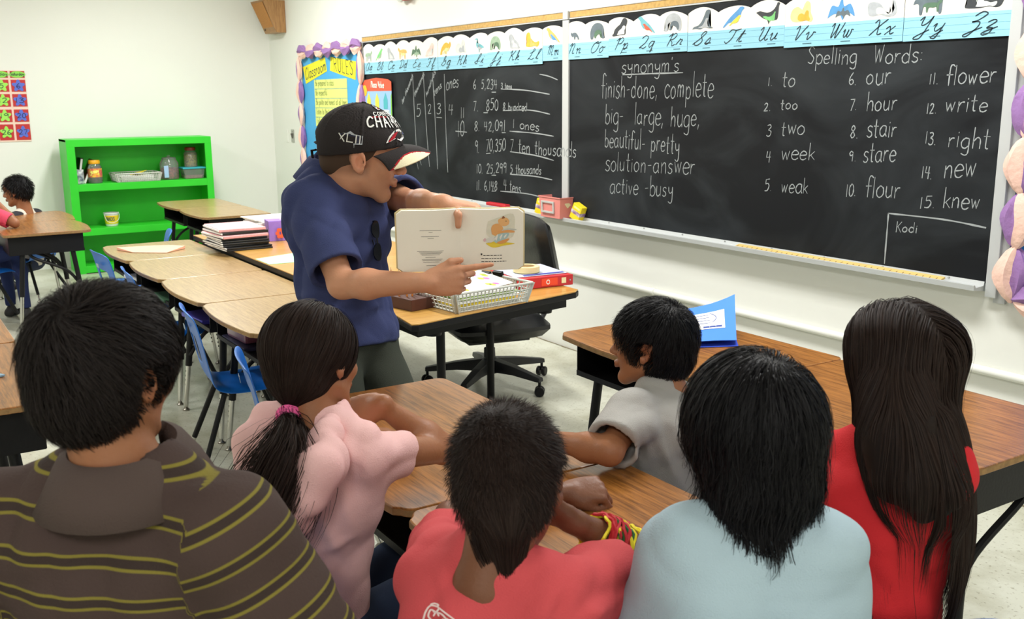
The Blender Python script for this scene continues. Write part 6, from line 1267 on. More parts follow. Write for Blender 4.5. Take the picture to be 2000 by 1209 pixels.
# ================================================================ the man reading
def build_man():
    H = Head((7.4201, -2.3326, 1.3791), 80, 8, -3, 1.15)
    T = mk_torso((7.3124, -2.3796, 1.3010), (7.4005, -2.3914, 0.8280), 120, 1.04, H.c, sl=(7.2180, -2.1695, 1.2476), sr=(7.3944, -2.4858, 1.2358))
    RA = (T['sr'], (7.6021, -2.4899, 1.0297), (7.8559, -2.3482, 1.0592), dict(a=rv(0.98, 0.08, -0.02), t=rv(-0.1, 1, 0.05), palm=rv(0.05, 0, 1), s=1.0, curls=[(0, 6, 2), (55, 70, 40), (65, 80, 40), (70, 80, 40)], thumb=(0.75, 0.5, -0.1, 0.95, 0.05, 0.2), spread=0.03))
    LA = (T['sl'], (7.4031, -2.1564, 1.2221), (7.7858, -2.2604, 1.2610), dict(a=rv(0.97, -0.14, 0.04), t=rv(0.1, -0.05, -1), palm=rv(0.05, -1, 0.05), s=1.04, curls=[(30, 18, 10), (34, 22, 10), (38, 24, 12), (42, 26, 12)], thumb=(0.22, 1.0, 0.12, 0.12, 0.10, 1.0), spread=0.04))
    t = person('man in a black baseball cap and navy polo shirt holding open a picture book', (T['pelvis'][0], T['pelvis'][1], 0), H, T, [RA, LA], SK_M, 0.0046,
               hk=dict(nose=1.04, ears=1.08), tint=dict(brow=0.25, stub=0.10, lips=(0.86, 0.66, 0.62), top=0.38), neckr=0.060)
    eyes(H, t, 0.55)
    M = cloth('navy_polo', (58, 66, 106)); rg = []
    C = T['neck']; 
    rg = [((7.3873, -2.5301, 1.1035), (7.3766, -2.5753, 0.9352), .018, .008), ((7.3929, -2.5803, 0.9543), (7.4955, -2.4580, 1.0037), .016, .009), ((7.4102, -2.5891, 0.9116), (7.5348, -2.4116, 0.9663), .016, .010), ((7.4671, -2.5486, 0.8859), (7.6138, -2.3339, 0.9476), .016, .010), ((7.4744, -2.5169, 0.9375), (7.5817, -2.3665, 0.9919), .012, -.008), ((7.4587, -2.4510, 1.1665), (7.5322, -2.4076, 1.0346), .014, .007), ((7.3509, -2.5513, 1.1934), (7.4265, -2.5235, 1.0618), .014, -.008), ((7.4017, -2.5219, 1.2115), (7.5059, -2.4078, 1.1380), .014, -.006), ((7.4914, -2.4841, 1.0973), (7.5372, -2.4247, 1.0675), .010, .006), ((7.5568, -2.4223, 0.9482), (7.6353, -2.3122, 0.9180), .014, .008)]
    shirt(t, T, [(RA[0], RA[1], 0.82), (LA[0], LA[1], 0.72)], M, g=0.016, h=0.0056, hem=T['pelvis']-V3((0, 0, 0.03)), neck_r=0.070, wav=0.0050, name='polo_shirt', ridges=rg, sl_r=0.064, freq=46, seed=3, neck_cut=0.02)
    collar(t, T, M, r=0.072, rise=0.054, flare=0.026, drop=0.010, span=150, th=0.004)
    # button placket and buttons on the chest
    up = nrm(T['neck']-T['pelvis']); f = T['R'][:, 0]; ch = T['neck']-up*0.06+f*0.108
    b = MB(); l = T['R'][:, 1]; pts = [T['neck']-up*(0.055+0.028*i)+f*(0.093+0.030*min(1, i/3)) for i in range(6)]
    b.add([p+l*q*0.016+f*0.004 for p in pts for q in (-1, 1)], [(2*i, 2*i+1, 2*i+3, 2*i+2) for i in range(5)]); o = b.build('placket', M, t, smooth=True); so = o.modifiers.new('thick', 'SOLIDIFY'); so.thickness = 0.004
    for i in (1, 3): q = MB(); q.lathe([(0, 0.004), (0.006, 0.004), (0.006, 0.0015), (0, 0.001)], pts[i]+f*0.006, 12, M=Matrix((tuple(l), tuple(up), tuple(f))).transposed()); q.build('button', mat('button_pearl', (190, 190, 200), 0.3), t, smooth=True)
    # trousers: legs apart, weight on the table side
    legs(t, T, [(7.6887, -2.2981, 0.5033), (7.7069, -2.5232, 0.5324)], [(7.6482, -2.2919, 0.1036), (7.6128, -2.5834, 0.0792)], cloth('dark_green_trousers', (52, 56, 48)), 1.0, 0.008, shoes=mat('shoe_dark', (40, 38, 40), 0.6), g=0.0)
    # sunglasses hooked on the placket
    sg = thing('sunglasses', tuple(pts[3]), 'dark sunglasses hooked on the open neck of the navy polo shirt', 'sunglasses')
    c = pts[4]+f*0.022-up*0.01; M3 = Matrix((tuple(up), tuple(l), tuple(f))).transposed()
    for q in (-1, 1):
        b = MB(); cc = c-up*0.034*q*1.0
        ring = [cc+up*0.027*math.cos(a)+l*(0.019*math.sin(a))+f*0.004*math.cos(a)**2 for a in [k*math.pi/9 for k in range(18)]]
        b.add(ring+[r_-f*0.003 for r_ in ring], [tuple(range(18)), tuple(range(35, 17, -1))]+[(i, (i+1) % 18, 18+(i+1) % 18, 18+i) for i in range(18)]); b.build('lens', mat('dark_lens', (14, 16, 20), 0.08, coat=0.5), sg, smooth=True)
    MB().tube([c-up*0.008+f*0.002, c+up*0.008+f*0.002], 0.003, 6).build('bridge', M_BLK, sg)
    for q in (-1, 1): MB().tube(crom([c+up*0.06*q, c+up*0.05*q-f*0.02+l*0.006, c+up*0.02-f*0.016+l*0.01*q, c-up*0.05-f*0.012+l*0.012], 4), 0.0022, 6).build('temple_arm', M_BLK, sg, smooth=True)
    return H, T, t
def build_cap(H):
    t = thing('baseball_cap', tuple(H.P(0, 0, 0.09)), 'black baseball cap with white CHAMPIONS lettering, team emblem and cream edged brim', 'cap')
    s = H.s; M = cloth('cap_black', (44, 40, 40)); MC = cloth('cap_cream', (232, 224, 190)); MR = cloth('cap_red', (170, 34, 44))
    C0 = H.P(-0.008, 0, 0.040); rad = np.array((0.112, 0.089, 0.094))*s
    fr, bk = H.P(0.102, 0, 0.040), H.P(-0.118, 0, -0.012); n = nrm(np.cross(bk-fr, H.l)); n = n if np.dot(n, H.u) < 0 else -n
    F = Field(H.c-0.2, H.c+0.2, 0.0035); F.ell(C0, rad, H.R, 0.0); F.ell(H.P(-0.035, 0, 0.022), (0.088*s, 0.083*s, 0.085*s), H.R, 0.02)
    for a in range(6):
        an = math.radians(a*60+30); d = H.f*math.cos(an)+H.l*math.sin(an); prev = None
        for e in range(0, 95, 6):
            ee = math.radians(e); q = C0+d*math.cos(ee)*(rad[0]*abs(math.cos(an))**2+rad[1]*abs(math.sin(an))**2)*1.0+H.u*math.sin(ee)*rad[2]
            if prev is not None: F.cap(prev, q, 0.0022, 0.0022, 0.004, 'add')
            prev = q
    F.plane(fr, n, 0.003)
    F2 = F.D.copy(); F.ell(C0, rad-0.004*s, H.R, 0.0, 'cut'); F.ell(H.P(-0.035, 0, 0.022), (0.084*s, 0.079*s, 0.081*s), H.R, 0.0, 'cut')
    F.cap(H.P(-0.135, -0.0, 0.012), H.P(-0.09, 0, 0.016), 0.030*s, 0.030*s, 0.004, 'cut')
    v, f = F.mesh(); np_mesh('crown', v, f, M, t)
    def surf(az, el, off=0.0015):      # az from the front towards the wearer's left, degrees
        az, el = math.radians(az), math.radians(el); d = np.array((math.cos(az)*math.cos(el), math.sin(az)*math.cos(el), math.sin(el))); p = d*rad
        nn = p/rad**2; nn /= np.linalg.norm(nn); return C0+H.R @ (p+nn*(off+0.001))
    MB().lathe([(0, 0.006), (0.006, 0.005), (0.009, 0.001), (0.009, -0.002)], tuple(C0+H.u*rad[2]), 14, M=Matrix([tuple(r) for r in H.R])).build('top_button', M, t, smooth=True)
    b = MB()
    for q in (-1, 1):
        for a in (0, 60, 120): 
            an = q*(a+30) if a else q*28
            p = surf(an if an else 0, 56, 0.001); b.lathe([(0.0035, 0.001), (0.0015, 0.0005)], tuple(p), 8)
    b.build('eyelets', M_BLK, t, smooth=True)['kind'] = 'stuff'
    # brim: curved sheet in three coloured bands
    nu, nr = 90, 30; vs, fs, mi = [], [], []
    def brim(u, r, dz=0.0):
        a = u*math.radians(74); inn = C0+H.R @ np.array((rad[0]*math.cos(a)*0.99, rad[1]*math.sin(a)*0.99, 0)); inn = inn-n*np.dot(inn-fr, n)   # on the crown edge
        ext = 0.080*s*(math.cos(a)**0.45 if abs(a) < 1.56 else 0); d = H.f*0.94+H.l*math.sin(a)*0.30; p = inn+d*ext*r
        return p-H.u*(0.024*s*(math.sin(a)**2)*r+0.008*s*r*r+0.012*s*abs(u)**2)+H.u*(0.004*s*math.sin(math.pi*r))-n*dz
    for i in range(nu+1):
        for j in range(nr+1): vs.append(tuple(brim(i/nu*2-1, j/nr)))
    for i in range(nu):
        for j in range(nr):
            u = abs((i+0.5)/nu*2-1); w = 0.70+0.12*(1-u)-0.42*max(0, u-0.25); r = (j+0.5)/nr
            w0 = 1.06-0.50*math.sin(math.pi*min(1, max(0, (u-0.14)/0.86)))
            fs.append((i*(nr+1)+j, (i+1)*(nr+1)+j, (i+1)*(nr+1)+j+1, i*(nr+1)+j+1)); mi.append(1 if r > w0+0.03 else 2 if r > w0-0.03 else 0)
    b = MB(); b.v = vs; b.f = fs; b.m = mi; o = b.build('brim', [M, MC, MR], t, smooth=True); so = o.modifiers.new('thick', 'SOLIDIFY'); so.thickness = 0.0035; so.offset = 0
    b = MB(); b.tube([surf(a, -12, 0.0) for a in (150, 165, 180, 195, 210)], 0.008, 8, flat=0.4); b.build('back_strap', M, t, smooth=True)
    b = MB(); b.tube([tuple(H.P(-0.118, 0.006, 0.0)), tuple(H.P(-0.128, 0.012, -0.004)), tuple(H.P(-0.124, 0.0, -0.020))], 0.007, 8, flat=0.5); b.build('strap_tail', M, t, smooth=True)
    MT = mat('embroidery_white', (226, 226, 220), 0.7); MN = mat('emblem_navy', (30, 42, 92), 0.6); MS = mat('emblem_silver', (180, 186, 194), 0.5)
    def onc(text, az0, az1, el0, el1, h, w, name, m, curve=0.0):
        b = MB(); S, tw = strokes(text, gap=16); P = [[(p[0]/tw, p[1]/100) for p in st] for st in S]
        ribbons(b, [[np.array(q) for q in st] for st in P], w, fn=lambda x, y: surf(az0+(az1-az0)*x, el0+(el1-el0)*x+curve*4*x*(1-x)+h*y, 0.0016)); b.build(name, m, t, recalc=False)
    b = MB(); S, tw = strokes('CHAMPIONS', gap=18)
    def rib(mb, S, tw, az0, az1, el0, hgt, wd, m_off=0.002, curve=0.0):
        for st in S:
            P = [V3(surf(az0+(az1-az0)*p[0]/tw, el0+curve*4*(p[0]/tw)*(1-p[0]/tw)+hgt*p[1]/100, m_off)) for p in st]
            Lv, Rv = [], []
            for i, p in enumerate(P):
                tt = nrm(P[min(i+1, len(P)-1)]-P[max(i-1, 0)]); nn = nrm(p-C0); sd = nrm(np.cross(tt, nn))*wd/2; ex = tt*wd*0.4*(-1 if i == 0 else 1 if i == len(P)-1 else 0); Lv.append(p+sd+ex); Rv.append(p-sd+ex)
            k = len(P); mb.add(Lv+Rv, [(i, k+i, k+i+1, i+1) for i in range(k-1)])
    rib(b, S, tw, -84, 40, 26, 17, 0.0050, curve=4); b.build('champions_lettering', MT, t, recalc=False)
    b = MB(); S, tw = strokes('CONFERENCE', gap=18); rib(b, S, tw, -70, 22, 47, 7, 0.0026, curve=3); b.build('conference_lettering', MT, t, recalc=False)
    b = MB(); rib(b, [[np.array((0., 0.)), np.array((20., 12.)), np.array((40., 16.))]], 100, -78, 10, 43, 20, 0.003); b.build('red_stripe', MR, t, recalc=False)
    def poly(name, pts, m, off):
        c = np.mean([surf(a, e, off) for a, e in pts], 0); b = MB(); P = [surf(a, e, off) for a, e in pts]; b.add([c]+P, [(0, i+1, (i+1) % len(P)+1) for i in range(len(P))]); b.build(name, m, t, recalc=False)
    poly('league_shield', [(-50, 61), (-39, 62), (-38, 72), (-44, 75), (-52, 71)], MT, 0.002); poly('shield_top', [(-49, 67), (-40, 68), (-39, 72), (-44, 74), (-51, 70)], MN, 0.003); poly('shield_mark', [(-47, 62), (-42, 62.5), (-43, 66), (-47, 65.5)], MR, 0.003)
    poly('emblem_outline', [(-56, 4), (-51, 14), (-38, 24), (-22, 27), (-8, 22), (-10, 12), (-24, 8), (-38, 12), (-48, 7)], MT, 0.0018)
    poly('emblem_face', [(-14, 15), (-6, 24), (6, 25), (14, 20), (11, 13), (-1, 11)], MS, 0.0026); poly('emblem_hat', [(-18, 19), (-8, 25), (6, 26), (15, 21), (4, 19), (-6, 17)], MN, 0.0034)
    for i in range(3): poly('emblem_stripe', [(-53+i*4, 6+i*2.5), (-50+i*4, 6.5+i*2.5), (-37+i*3, 20+i*1), (-40+i*3, 20+i*1)], MR, 0.0034+i*0.0002)
    # side patch
    b = MB(); S, tw = strokes('XLII', gap=10); rib(b, S, tw, -120, -90, -1, 11, 0.0034, m_off=0.0035, curve=1); b.build('numeral_lettering', MT, t, recalc=False)
    poly('side_patch', [(-124, -2), (-118, 5), (-122, 12), (-110, 12), (-105, 16), (-99, 12), (-88, 11), (-88, -2), (-98, -3), (-98, -8), (-110, -7), (-110, -3)], MS, 0.0018); poly('patch_centre', [(-121, -1), (-115, 5), (-119, 10.5), (-108, 10.5), (-90, 9.8), (-90, -0.6)], mat('patch_dark', (36, 38, 66), 0.6), 0.0026)
MH, MTt, MAN = build_man(); build_cap(MH)
# short clipped hair behind the ear
def clipped(H, t):
    F = Field(H.c-0.15, H.c+0.15, 0.004)
    o, v, f = hair_cap(H, 0.0015, t, hair_mat('hair_clipped', (96, 76, 62), 0.7), nape=-0.062, fringe=0.06, temple=-0.014, name='clipped_hair')
clipped(MH, MAN)
# ---------------------------------------------------------------- the book he holds
def build_book():
    c = V3((7.8487, -2.2414, 1.1668)); rx = nrm(RT*0.985-FH*0.02+ZU*-0.01); n = nrm(-FH*0.97-ZU*0.12+RT*0.08); up = nrm(np.cross(n, rx)); up = up if up[2] > 0 else -up; rx = nrm(np.cross(up, n))
    t = thing('picture_book', tuple(c), 'open picture book with cream pages, a coloured drawing on its right page', 'book')
    w, h = 0.172, 0.172; M_PG = mat('cream_page', (252, 249, 236), 0.6, var=0.01, vscale=10); M_CV = mat('book_cover_cream', (226, 208, 160), 0.6)
    def leaf(name, side, m, dz, w, h, th, bow=0.010, cr=0.012):
        nx, ny = 12, 8; vs = []; R_ = []
        for k in (0, 1):
            for i in range(nx+1):
                for j in range(ny+1):
                    u, v = i/nx, j/ny*2-1; x = side*w*u; 
                    if u > 1-cr/w: v *= 1-(cr/h)*2*((u-1+cr/w)/(cr/w))**2*0.9
                    z = dz+bow*math.sin(math.pi*min(1, u*1.15))*(1-u*0.4)+0.012*u-k*th; vs.append(c+rx*x+up*(v*h/2)+n*z)
        K = (nx+1)*(ny+1); fs = []
        for i in range(nx):
            for j in range(ny):
                a = i*(ny+1)+j; fs += [(a, a+1, a+ny+2, a+ny+1), (K+a, K+a+ny+1, K+a+ny+2, K+a+1)]
        for j in range(ny): fs.append((nx*(ny+1)+j, nx*(ny+1)+j+1, K+nx*(ny+1)+j+1, K+nx*(ny+1)+j))
        for i in range(nx): fs += [(i*(ny+1), (i+1)*(ny+1), K+(i+1)*(ny+1), K+i*(ny+1)), (i*(ny+1)+ny, K+i*(ny+1)+ny, K+(i+1)*(ny+1)+ny, (i+1)*(ny+1)+ny)]
        b = MB(); b.add(vs, fs); return b.build(name, m, t, smooth=True)
    for s_ in (-1, 1):
        leaf('cover', s_, M_CV, -0.012, w*1.03, h*1.03, 0.003); leaf('page_block', s_, M_PG, -0.003, w*1.005, h*1.0, 0.008); leaf('page', s_, M_PG, 0.0, w, h*0.995, 0.0006)
    def on(side, u, v, dz=0.0008): return tuple(c+rx*side*w*u+up*(v*h/2)+n*(0.010*math.sin(math.pi*min(1, u*1.15))*(1-u*0.4)+0.012*u+dz))
    def line(b, side, u0, u1, v, th): 
        k = 5; P = [(u0+(u1-u0)*i/k) for i in range(k+1)]; b.add([on(side, u, v+th) for u in P]+[on(side, u, v-th) for u in P], [(i, k+1+i, k+2+i, i+1) for i in range(k)])
    MP = mat('printed_text', (120, 116, 110), 0.7)
    b = MB()
    for u0, u1, v in ((0.30, 0.64, 0.36), (0.44, 0.50, 0.30), (0.34, 0.62, 0.16), (0.42, 0.52, 0.10), (0.27, 0.69, -0.32), (0.29, 0.66, -0.36), (0.31, 0.64, -0.40), (0.33, 0.62, -0.44), (0.40, 0.56, -0.52), (0.29, 0.62, -0.59), (0.31, 0.61, -0.63), (0.34, 0.60, -0.68), (0.39, 0.55, -0.79)): line(b, -1, u0, u1, v, 0.006)
    o = b.build('left_page_text', MP, t, recalc=False); o['kind'] = 'stuff'
    b = MB()
    for u0, u1, v in ((0.36, 0.66, -0.50), (0.33, 0.66, -0.60), (0.33, 0.73, -0.70)):
        q = u0
        while q < u1: d = random.uniform(0.02, 0.055); line(b, 1, q, min(u1, q+d), v, 0.011); q += d+0.012
    line(b, 1, 0.32, 0.345, -0.46, 0.03); b.build('right_page_text', mat('ink_black', (50, 48, 46), 0.7), t, recalc=False)['kind'] = 'stuff'
    def blob(name, pts, col, k, var=None):
        P = crom(pts+[pts[0]], 4)[:-1]; cu = np.mean(P, 0); b = MB(); b.add([on(1, cu[0], cu[1], 0.0010+k*0.0002)]+[on(1, p[0], p[1], 0.0010+k*0.0002) for p in P], [(0, i+1, (i+1) % len(P)+1) for i in range(len(P))]); b.build(name, mat('ink_'+name, col, 0.7, col2=var, vscale=90) if var else mat('ink_'+name, col, 0.7), t, recalc=False)
    # a plain drawing: a rounded orange animal shape in a striped blue apron on a yellow mat
    blob('yellow_mat', [(0.40, -0.10), (0.55, -0.04), (0.80, -0.10), (0.86, -0.14), (0.70, -0.18), (0.52, -0.24)], (240, 214, 70), 0)
    blob('grey_wash', [(0.44, 0.62), (0.60, 0.74), (0.84, 0.84), (0.86, 0.30), (0.80, 0.06), (0.56, 0.04), (0.42, 0.2)], (224, 224, 206), 0, (236, 232, 214))
    blob('orange_body', [(0.50, 0.20), (0.49, 0.40), (0.53, 0.52), (0.61, 0.54), (0.67, 0.44), (0.68, 0.24), (0.60, 0.12)], (236, 176, 110), 2); blob('orange_head', [(0.61, 0.54), (0.60, 0.66), (0.66, 0.74), (0.74, 0.72), (0.78, 0.60), (0.75, 0.48), (0.67, 0.46)], (240, 186, 124), 3); blob('brown_ear', [(0.655, 0.70), (0.68, 0.79), (0.71, 0.72)], (150, 96, 60), 4); blob('eye_mark', [(0.715, 0.61), (0.725, 0.64), (0.735, 0.61)], (60, 50, 44), 5); blob('open_pages', [(0.66, 0.34), (0.76, 0.38), (0.88, 0.35), (0.88, 0.32), (0.76, 0.34), (0.66, 0.31)], (206, 208, 200), 6)
    blob('orange_arm', [(0.58, 0.30), (0.70, 0.34), (0.84, 0.30), (0.86, 0.24), (0.74, 0.24), (0.62, 0.24)], (236, 170, 104), 4)
    blob('apron_blue', [(0.52, 0.04), (0.60, 0.20), (0.76, 0.24), (0.76, 0.12), (0.66, -0.04), (0.56, -0.08)], (176, 204, 206), 3)
    for i in range(3): blob('apron_stripe', [(0.55+i*0.07, 0.08+i*0.02), (0.58+i*0.07, 0.18), (0.60+i*0.07, 0.18), (0.57+i*0.065, -0.02+i*0.04)], (238, 238, 230), 5)
    blob('orange_leg', [(0.58, -0.06), (0.70, 0.02), (0.78, 0.04), (0.72, -0.08), (0.62, -0.12)], (232, 164, 96), 5)
    blob('white_bundle', [(0.40, 0.02), (0.48, 0.12), (0.56, 0.06), (0.50, -0.06), (0.42, -0.06)], (226, 226, 218), 4)
    blob('pink_flowers', [(0.36, 0.02), (0.39, 0.08), (0.41, 0.0), (0.38, -0.04)], (226, 190, 196), 4)
build_book()
# ================================================================ children
def child_base(T): return (T['pelvis'][0], T['pelvis'][1], 0)
# ---- striped shirt boy
def kid_striped():
    H = Head((8.9969, -3.3786, 1.2338), 24, 4, 0, 0.78); T = mk_torso((9.0117, -3.3725, 1.0947), (8.8581, -3.3998, 0.5769), 6, 0.86, H.c, sl=(8.8891, -3.5128, 1.0309), sr=(9.1182, -3.2815, 1.0495)); T['pelvis'] = T['neck']-V3((0.0, 0, 0.42))+FH*0.06
    t = person('short haired child seen from behind in a brown polo with yellow stripes', child_base(T), H, T, [(T['sl'], T['sl']-V3((0, 0, .22))-RT*.07, T['sl']-V3((0, 0, .36))+FH*.1, dict(a=rv(.3, -.6, .7), t=rv(1, 0, 0), s=.8)), (T['sr'], T['sr']-V3((0, 0, .20))+RT*.10, T['sr']-V3((0, 0, .34))+RT*.08+FH*.12, dict(a=rv(-.2, -.6, .7), t=rv(-1, 0, 0), s=.8))], SK_K, 0.0052, hk=dict(ears=1.0), tint=dict(brow=.4), neckr=0.054)
    eyes(H, t)
    m = bpy.data.materials.new('striped_knit'); m.use_nodes = True; nt = m.node_tree; b = nt.nodes['Principled BSDF']; N, L = nt.nodes, nt.links; b.inputs['Roughness'].default_value = 0.9; b.inputs['Specular IOR Level'].default_value = 0.2
    a = N.new('ShaderNodeAttribute'); a.attribute_name = 'sv'; mu = N.new('ShaderNodeMath'); mu.operation = 'MULTIPLY'; L.new(a.outputs['Fac'], mu.inputs[0]); mu.inputs[1].default_value = 1/0.047
    ad = N.new('ShaderNodeMath'); ad.operation = 'ADD'; L.new(mu.outputs[0], ad.inputs[0]); ad.inputs[1].default_value = 0.35
    fr = N.new('ShaderNodeMath'); fr.operation = 'FRACT'; L.new(ad.outputs[0], fr.inputs[0]); r = N.new('ShaderNodeValToRGB'); r.color_ramp.interpolation = 'LINEAR'; L.new(fr.outputs[0], r.inputs[0])
    base, dark, yel = srgb((72, 58, 54)), srgb((58, 47, 43)), srgb((126, 116, 50)); e = r.color_ramp.elements; e[0].position = 0; e[0].color = base; e[1].position = 1; e[1].color = base
    for p, c in ((0.20, base), (0.22, yel), (0.275, yel), (0.295, dark), (0.48, dark), (0.50, yel), (0.555, yel), (0.575, base)): q = e.new(p); q.color = c
    n = N.new('ShaderNodeTexNoise'); n.inputs['Scale'].default_value = 300; tc = N.new('ShaderNodeTexCoord'); L.new(tc.outputs['Object'], n.inputs['Vector']); bp = N.new('ShaderNodeBump'); bp.inputs['Strength'].default_value = 0.35; bp.inputs['Distance'].default_value = 0.003; L.new(n.outputs[0], bp.inputs['Height']); L.new(bp.outputs[0], b.inputs['Normal'])
    L.new(r.outputs[0], b.inputs['Base Color'])
    A = [(T['sl'], T['sl']-V3((0, 0, .22))-RT*.07, 0.9), (T['sr'], T['sr']-V3((0, 0, .20))+RT*.10, 0.9)]
    shirt(t, T, A, m, g=0.016, h=0.0056, neck_r=0.064, wav=0.0042, name='striped_polo', sl_r=0.066, freq=44, seed=8, stripe=True, neck_cut=0.02)
    collar(t, T, cloth('collar_brown', (80, 67, 62)), r=0.070, rise=0.052, flare=0.030, drop=0.012, span=165, th=0.007)
    P = T['pelvis']; K = [P+FH*0.06-V3((0, 0, .30))-RT*.06, P+FH*0.06-V3((0, 0, .30))+RT*.10]; legs(t, T, K, [V3((k[0], k[1], .085)) for k in K], cloth('jeans_dark', (50, 58, 80)), .85)
    o, v, f = hair_cap(H, 0.012, t, HB, nape=-0.088, fringe=0.082, temple=0.006, ear=True)
    co = Coll().ell(H.P(-0.014, 0, 0.032), np.array((0.098, 0.077, 0.087))*H.s+0.013, H.R).ell(H.P(-0.045, 0, -0.012), np.array((0.062, 0.063, 0.066))*H.s+0.013, H.R)
    strands(o, 'hair_strands', HB, scalp_roots(v, f, 15000), flow_whorl(H, (-0.085, -0.012, 0.095), 0.9, 0.15, 0.22), 6, 0.0075, 0.0008, co, 0.008, H.P(-0.02, 0, 0.0), 0.22, adh=.35, ear=H)
kid_striped()
# ---- ponytail girl in pink
def kid_pink():
    H = Head((8.4990, -2.9320, 1.0696), 34, 8, 10, 0.86); T = mk_torso((8.5291, -2.9354, 0.9427), (8.5163, -2.9742, 0.5589), 28, 0.74, H.c, sl=(8.4250, -2.9882, 0.8836), sr=(8.6300, -2.9014, 0.9185))
    R = (T['sr'], (8.4920, -2.6560, 0.8386), (8.4741, -2.7893, 0.9544), dict(a=rv(-.85, -.30, .25), t=rv(0.1, -.75, -.6), palm=rv(-.3, .5, .6), s=.78, curls=[(50, 60, 30)]*4, thumb=(.6, .6, .2, .9, .2, .3)))
    Lh = (T['sl'], (8.2890, -2.8769, 0.7910), (8.2116, -2.7259, 0.8082), dict(a=rv(.9, -.08, .25), t=rv(-.3, .2, -.9), palm=rv(0, -1, 0), s=.76, curls=[(14, 16, 10)]*4))
    t = person('girl with a long dark ponytail in a pale pink top, chin on her hand', child_base(T), H, T, [R, Lh], SK_K, 0.0052, hk=dict(ears=0.95), tint=dict(brow=.4), neckr=0.044)
    eyes(H, t); M = cloth('pale_pink_cotton', (236, 190, 188))
    rg = [((8.6664, -3.0222, 0.8523), (8.7052, -2.9789, 0.7128), .012, .006), ((8.6563, -3.0581, 0.8007), (8.7002, -2.9971, 0.6868), .012, .006), ((8.6859, -2.9715, 0.9037), (8.6993, -2.9640, 0.7739), .010, .006), ((8.6960, -2.9356, 0.9552), (8.7033, -2.9513, 0.8863), .009, -.006), ((8.6893, -3.0273, 0.7487), (8.7215, -2.9639, 0.7827), .010, .006), ((8.6658, -2.9790, 0.9642), (8.7131, -2.9260, 0.9120), .010, .005), ((8.6904, -3.0495, 0.6884), (8.7243, -2.9765, 0.7397), .010, .006)]
    shirt(t, T, [(R[0], R[1], .42), (Lh[0], Lh[1], .5)], M, g=0.014, h=0.0056, neck_r=.054, wav=.0046, name='pink_top', ridges=rg, sl_r=.044, freq=52, seed=5)
    # draped hood lying on the back
    F = Field(*bounds([T['neck']], 0.26), 0.005)
    ring = [(8.5035, -2.9948, 0.9884), (8.4648, -3.0219, 0.9770), (8.4805, -3.0523, 0.9334), (8.5313, -3.0686, 0.8836), (8.6076, -3.0649, 0.8557), (8.6590, -3.0456, 0.8459), (8.6825, -3.0234, 0.8817), (8.6848, -2.9996, 0.9327), (8.6490, -2.9672, 0.9643), (8.5872, -2.9458, 0.9748)]
    for a, b in zip(ring[:-1], ring[1:]): F.cap(a, b, .014, .014, .03)
    for a, b in zip(ring[1:5], ring[2:6]): F.cap(V3(a)*.7+T['neck']*.3, V3(b)*.7+T['neck']*.3, .014, .014, .03)
    F.cap(ring[3], ring[6], .022, .022, .035); F.cap(ring[2], ring[7], .022, .022, .035); F.cap(ring[4], ring[5], .022, .022, .03)
    F.wave(.007, 4, 60, (1, .4, .2)); v, f = F.mesh(); np_mesh('hood', v, f, M, t)
    T2 = dict(T); seat_legs(t, T2, 30, .78, cloth('blue_jeans', (56, 70, 96)), kz=.50, knee=.50)
    o, v, f = hair_cap(H, .010, t, HBR, nape=-.070, fringe=.078, temple=.0)
    tie = V3((8.5461, -3.0038, 0.9897)); co = Coll().ell(H.P(-0.014, 0, 0.032), np.array((0.098, 0.077, 0.087))*H.s+0.009, H.R).ell(H.P(-0.045, 0, -0.012), np.array((0.062, 0.063, 0.066))*H.s+0.009, H.R)
    def fl(p, tt, i): d = tie-p; r = np.linalg.norm(d, axis=1)[:, None]; n = p-H.P(-.014, 0, .02); n /= np.linalg.norm(n, axis=1)[:, None]; d = d/r; d = d-n*np.sum(d*n, 1)[:, None]*(r > .06); return d
    strands(o, 'hair_strands', HBR, scalp_roots(v, f, 8500), fl, 12, .016, .0011, co, .004, H.P(-.02, 0, 0), .03, lenvar=.3, adh=.5)
    # gathered tail
    N = 3000; rg2 = np.random.default_rng(2); r0 = tie+rg2.normal(0, .007, (N, 3)); path = [V3(p) for p in (tie, (8.6062, -3.0248, 0.9631), (8.6393, -3.0491, 0.9148), (8.6514, -3.0749, 0.8735), (8.6554, -3.1060, 0.8268), (8.6551, -3.1215, 0.7888))]; sp = rg2.normal(0, 1, (N, 3))
    seg = [(path[i+1]-path[i]) for i in range(5)]
    def ft(p, tt, i):
        k = min(4, int(tt*5)); w = nrm(seg[k]); return w[None, :]+sp*(.19 if tt < .45 else 0.02)-(.16*sp if tt > .7 else 0)
    th = strands(o, 'ponytail', HBR, r0, ft, 18, .0181, .0011, None, 0, tie+FH*.2, .06, lenvar=.28)
    core = Field(*bounds(path, .06), .005)
    for i in range(5): core.cap(path[i], path[i+1], (.016, .030, .034, .026, .016)[i], (.030, .034, .026, .016, .004)[i], .012)
    v, f = core.mesh(); np_mesh('ponytail_core', v, f, HBR, o, cols=np.full((len(v), 3), .6))
    b = MB(); ax = nrm(path[1]-path[0]); s1 = nrm(np.cross(ax, FH)); s2 = np.cross(ax, s1)
    for k in range(3): b.tube([tie+ax*(k*.007-.004)+(s1*math.cos(a)+s2*math.sin(a))*.0185 for a in [j*math.pi/10 for j in range(21)]], .0042, 6)
    b.build('pink_hair_tie', mat('hot_pink', (236, 92, 158), .6), t, smooth=True)
    return T
chair_for(kid_pink(), 28, 'blue chair under the ponytailed girl in pink')
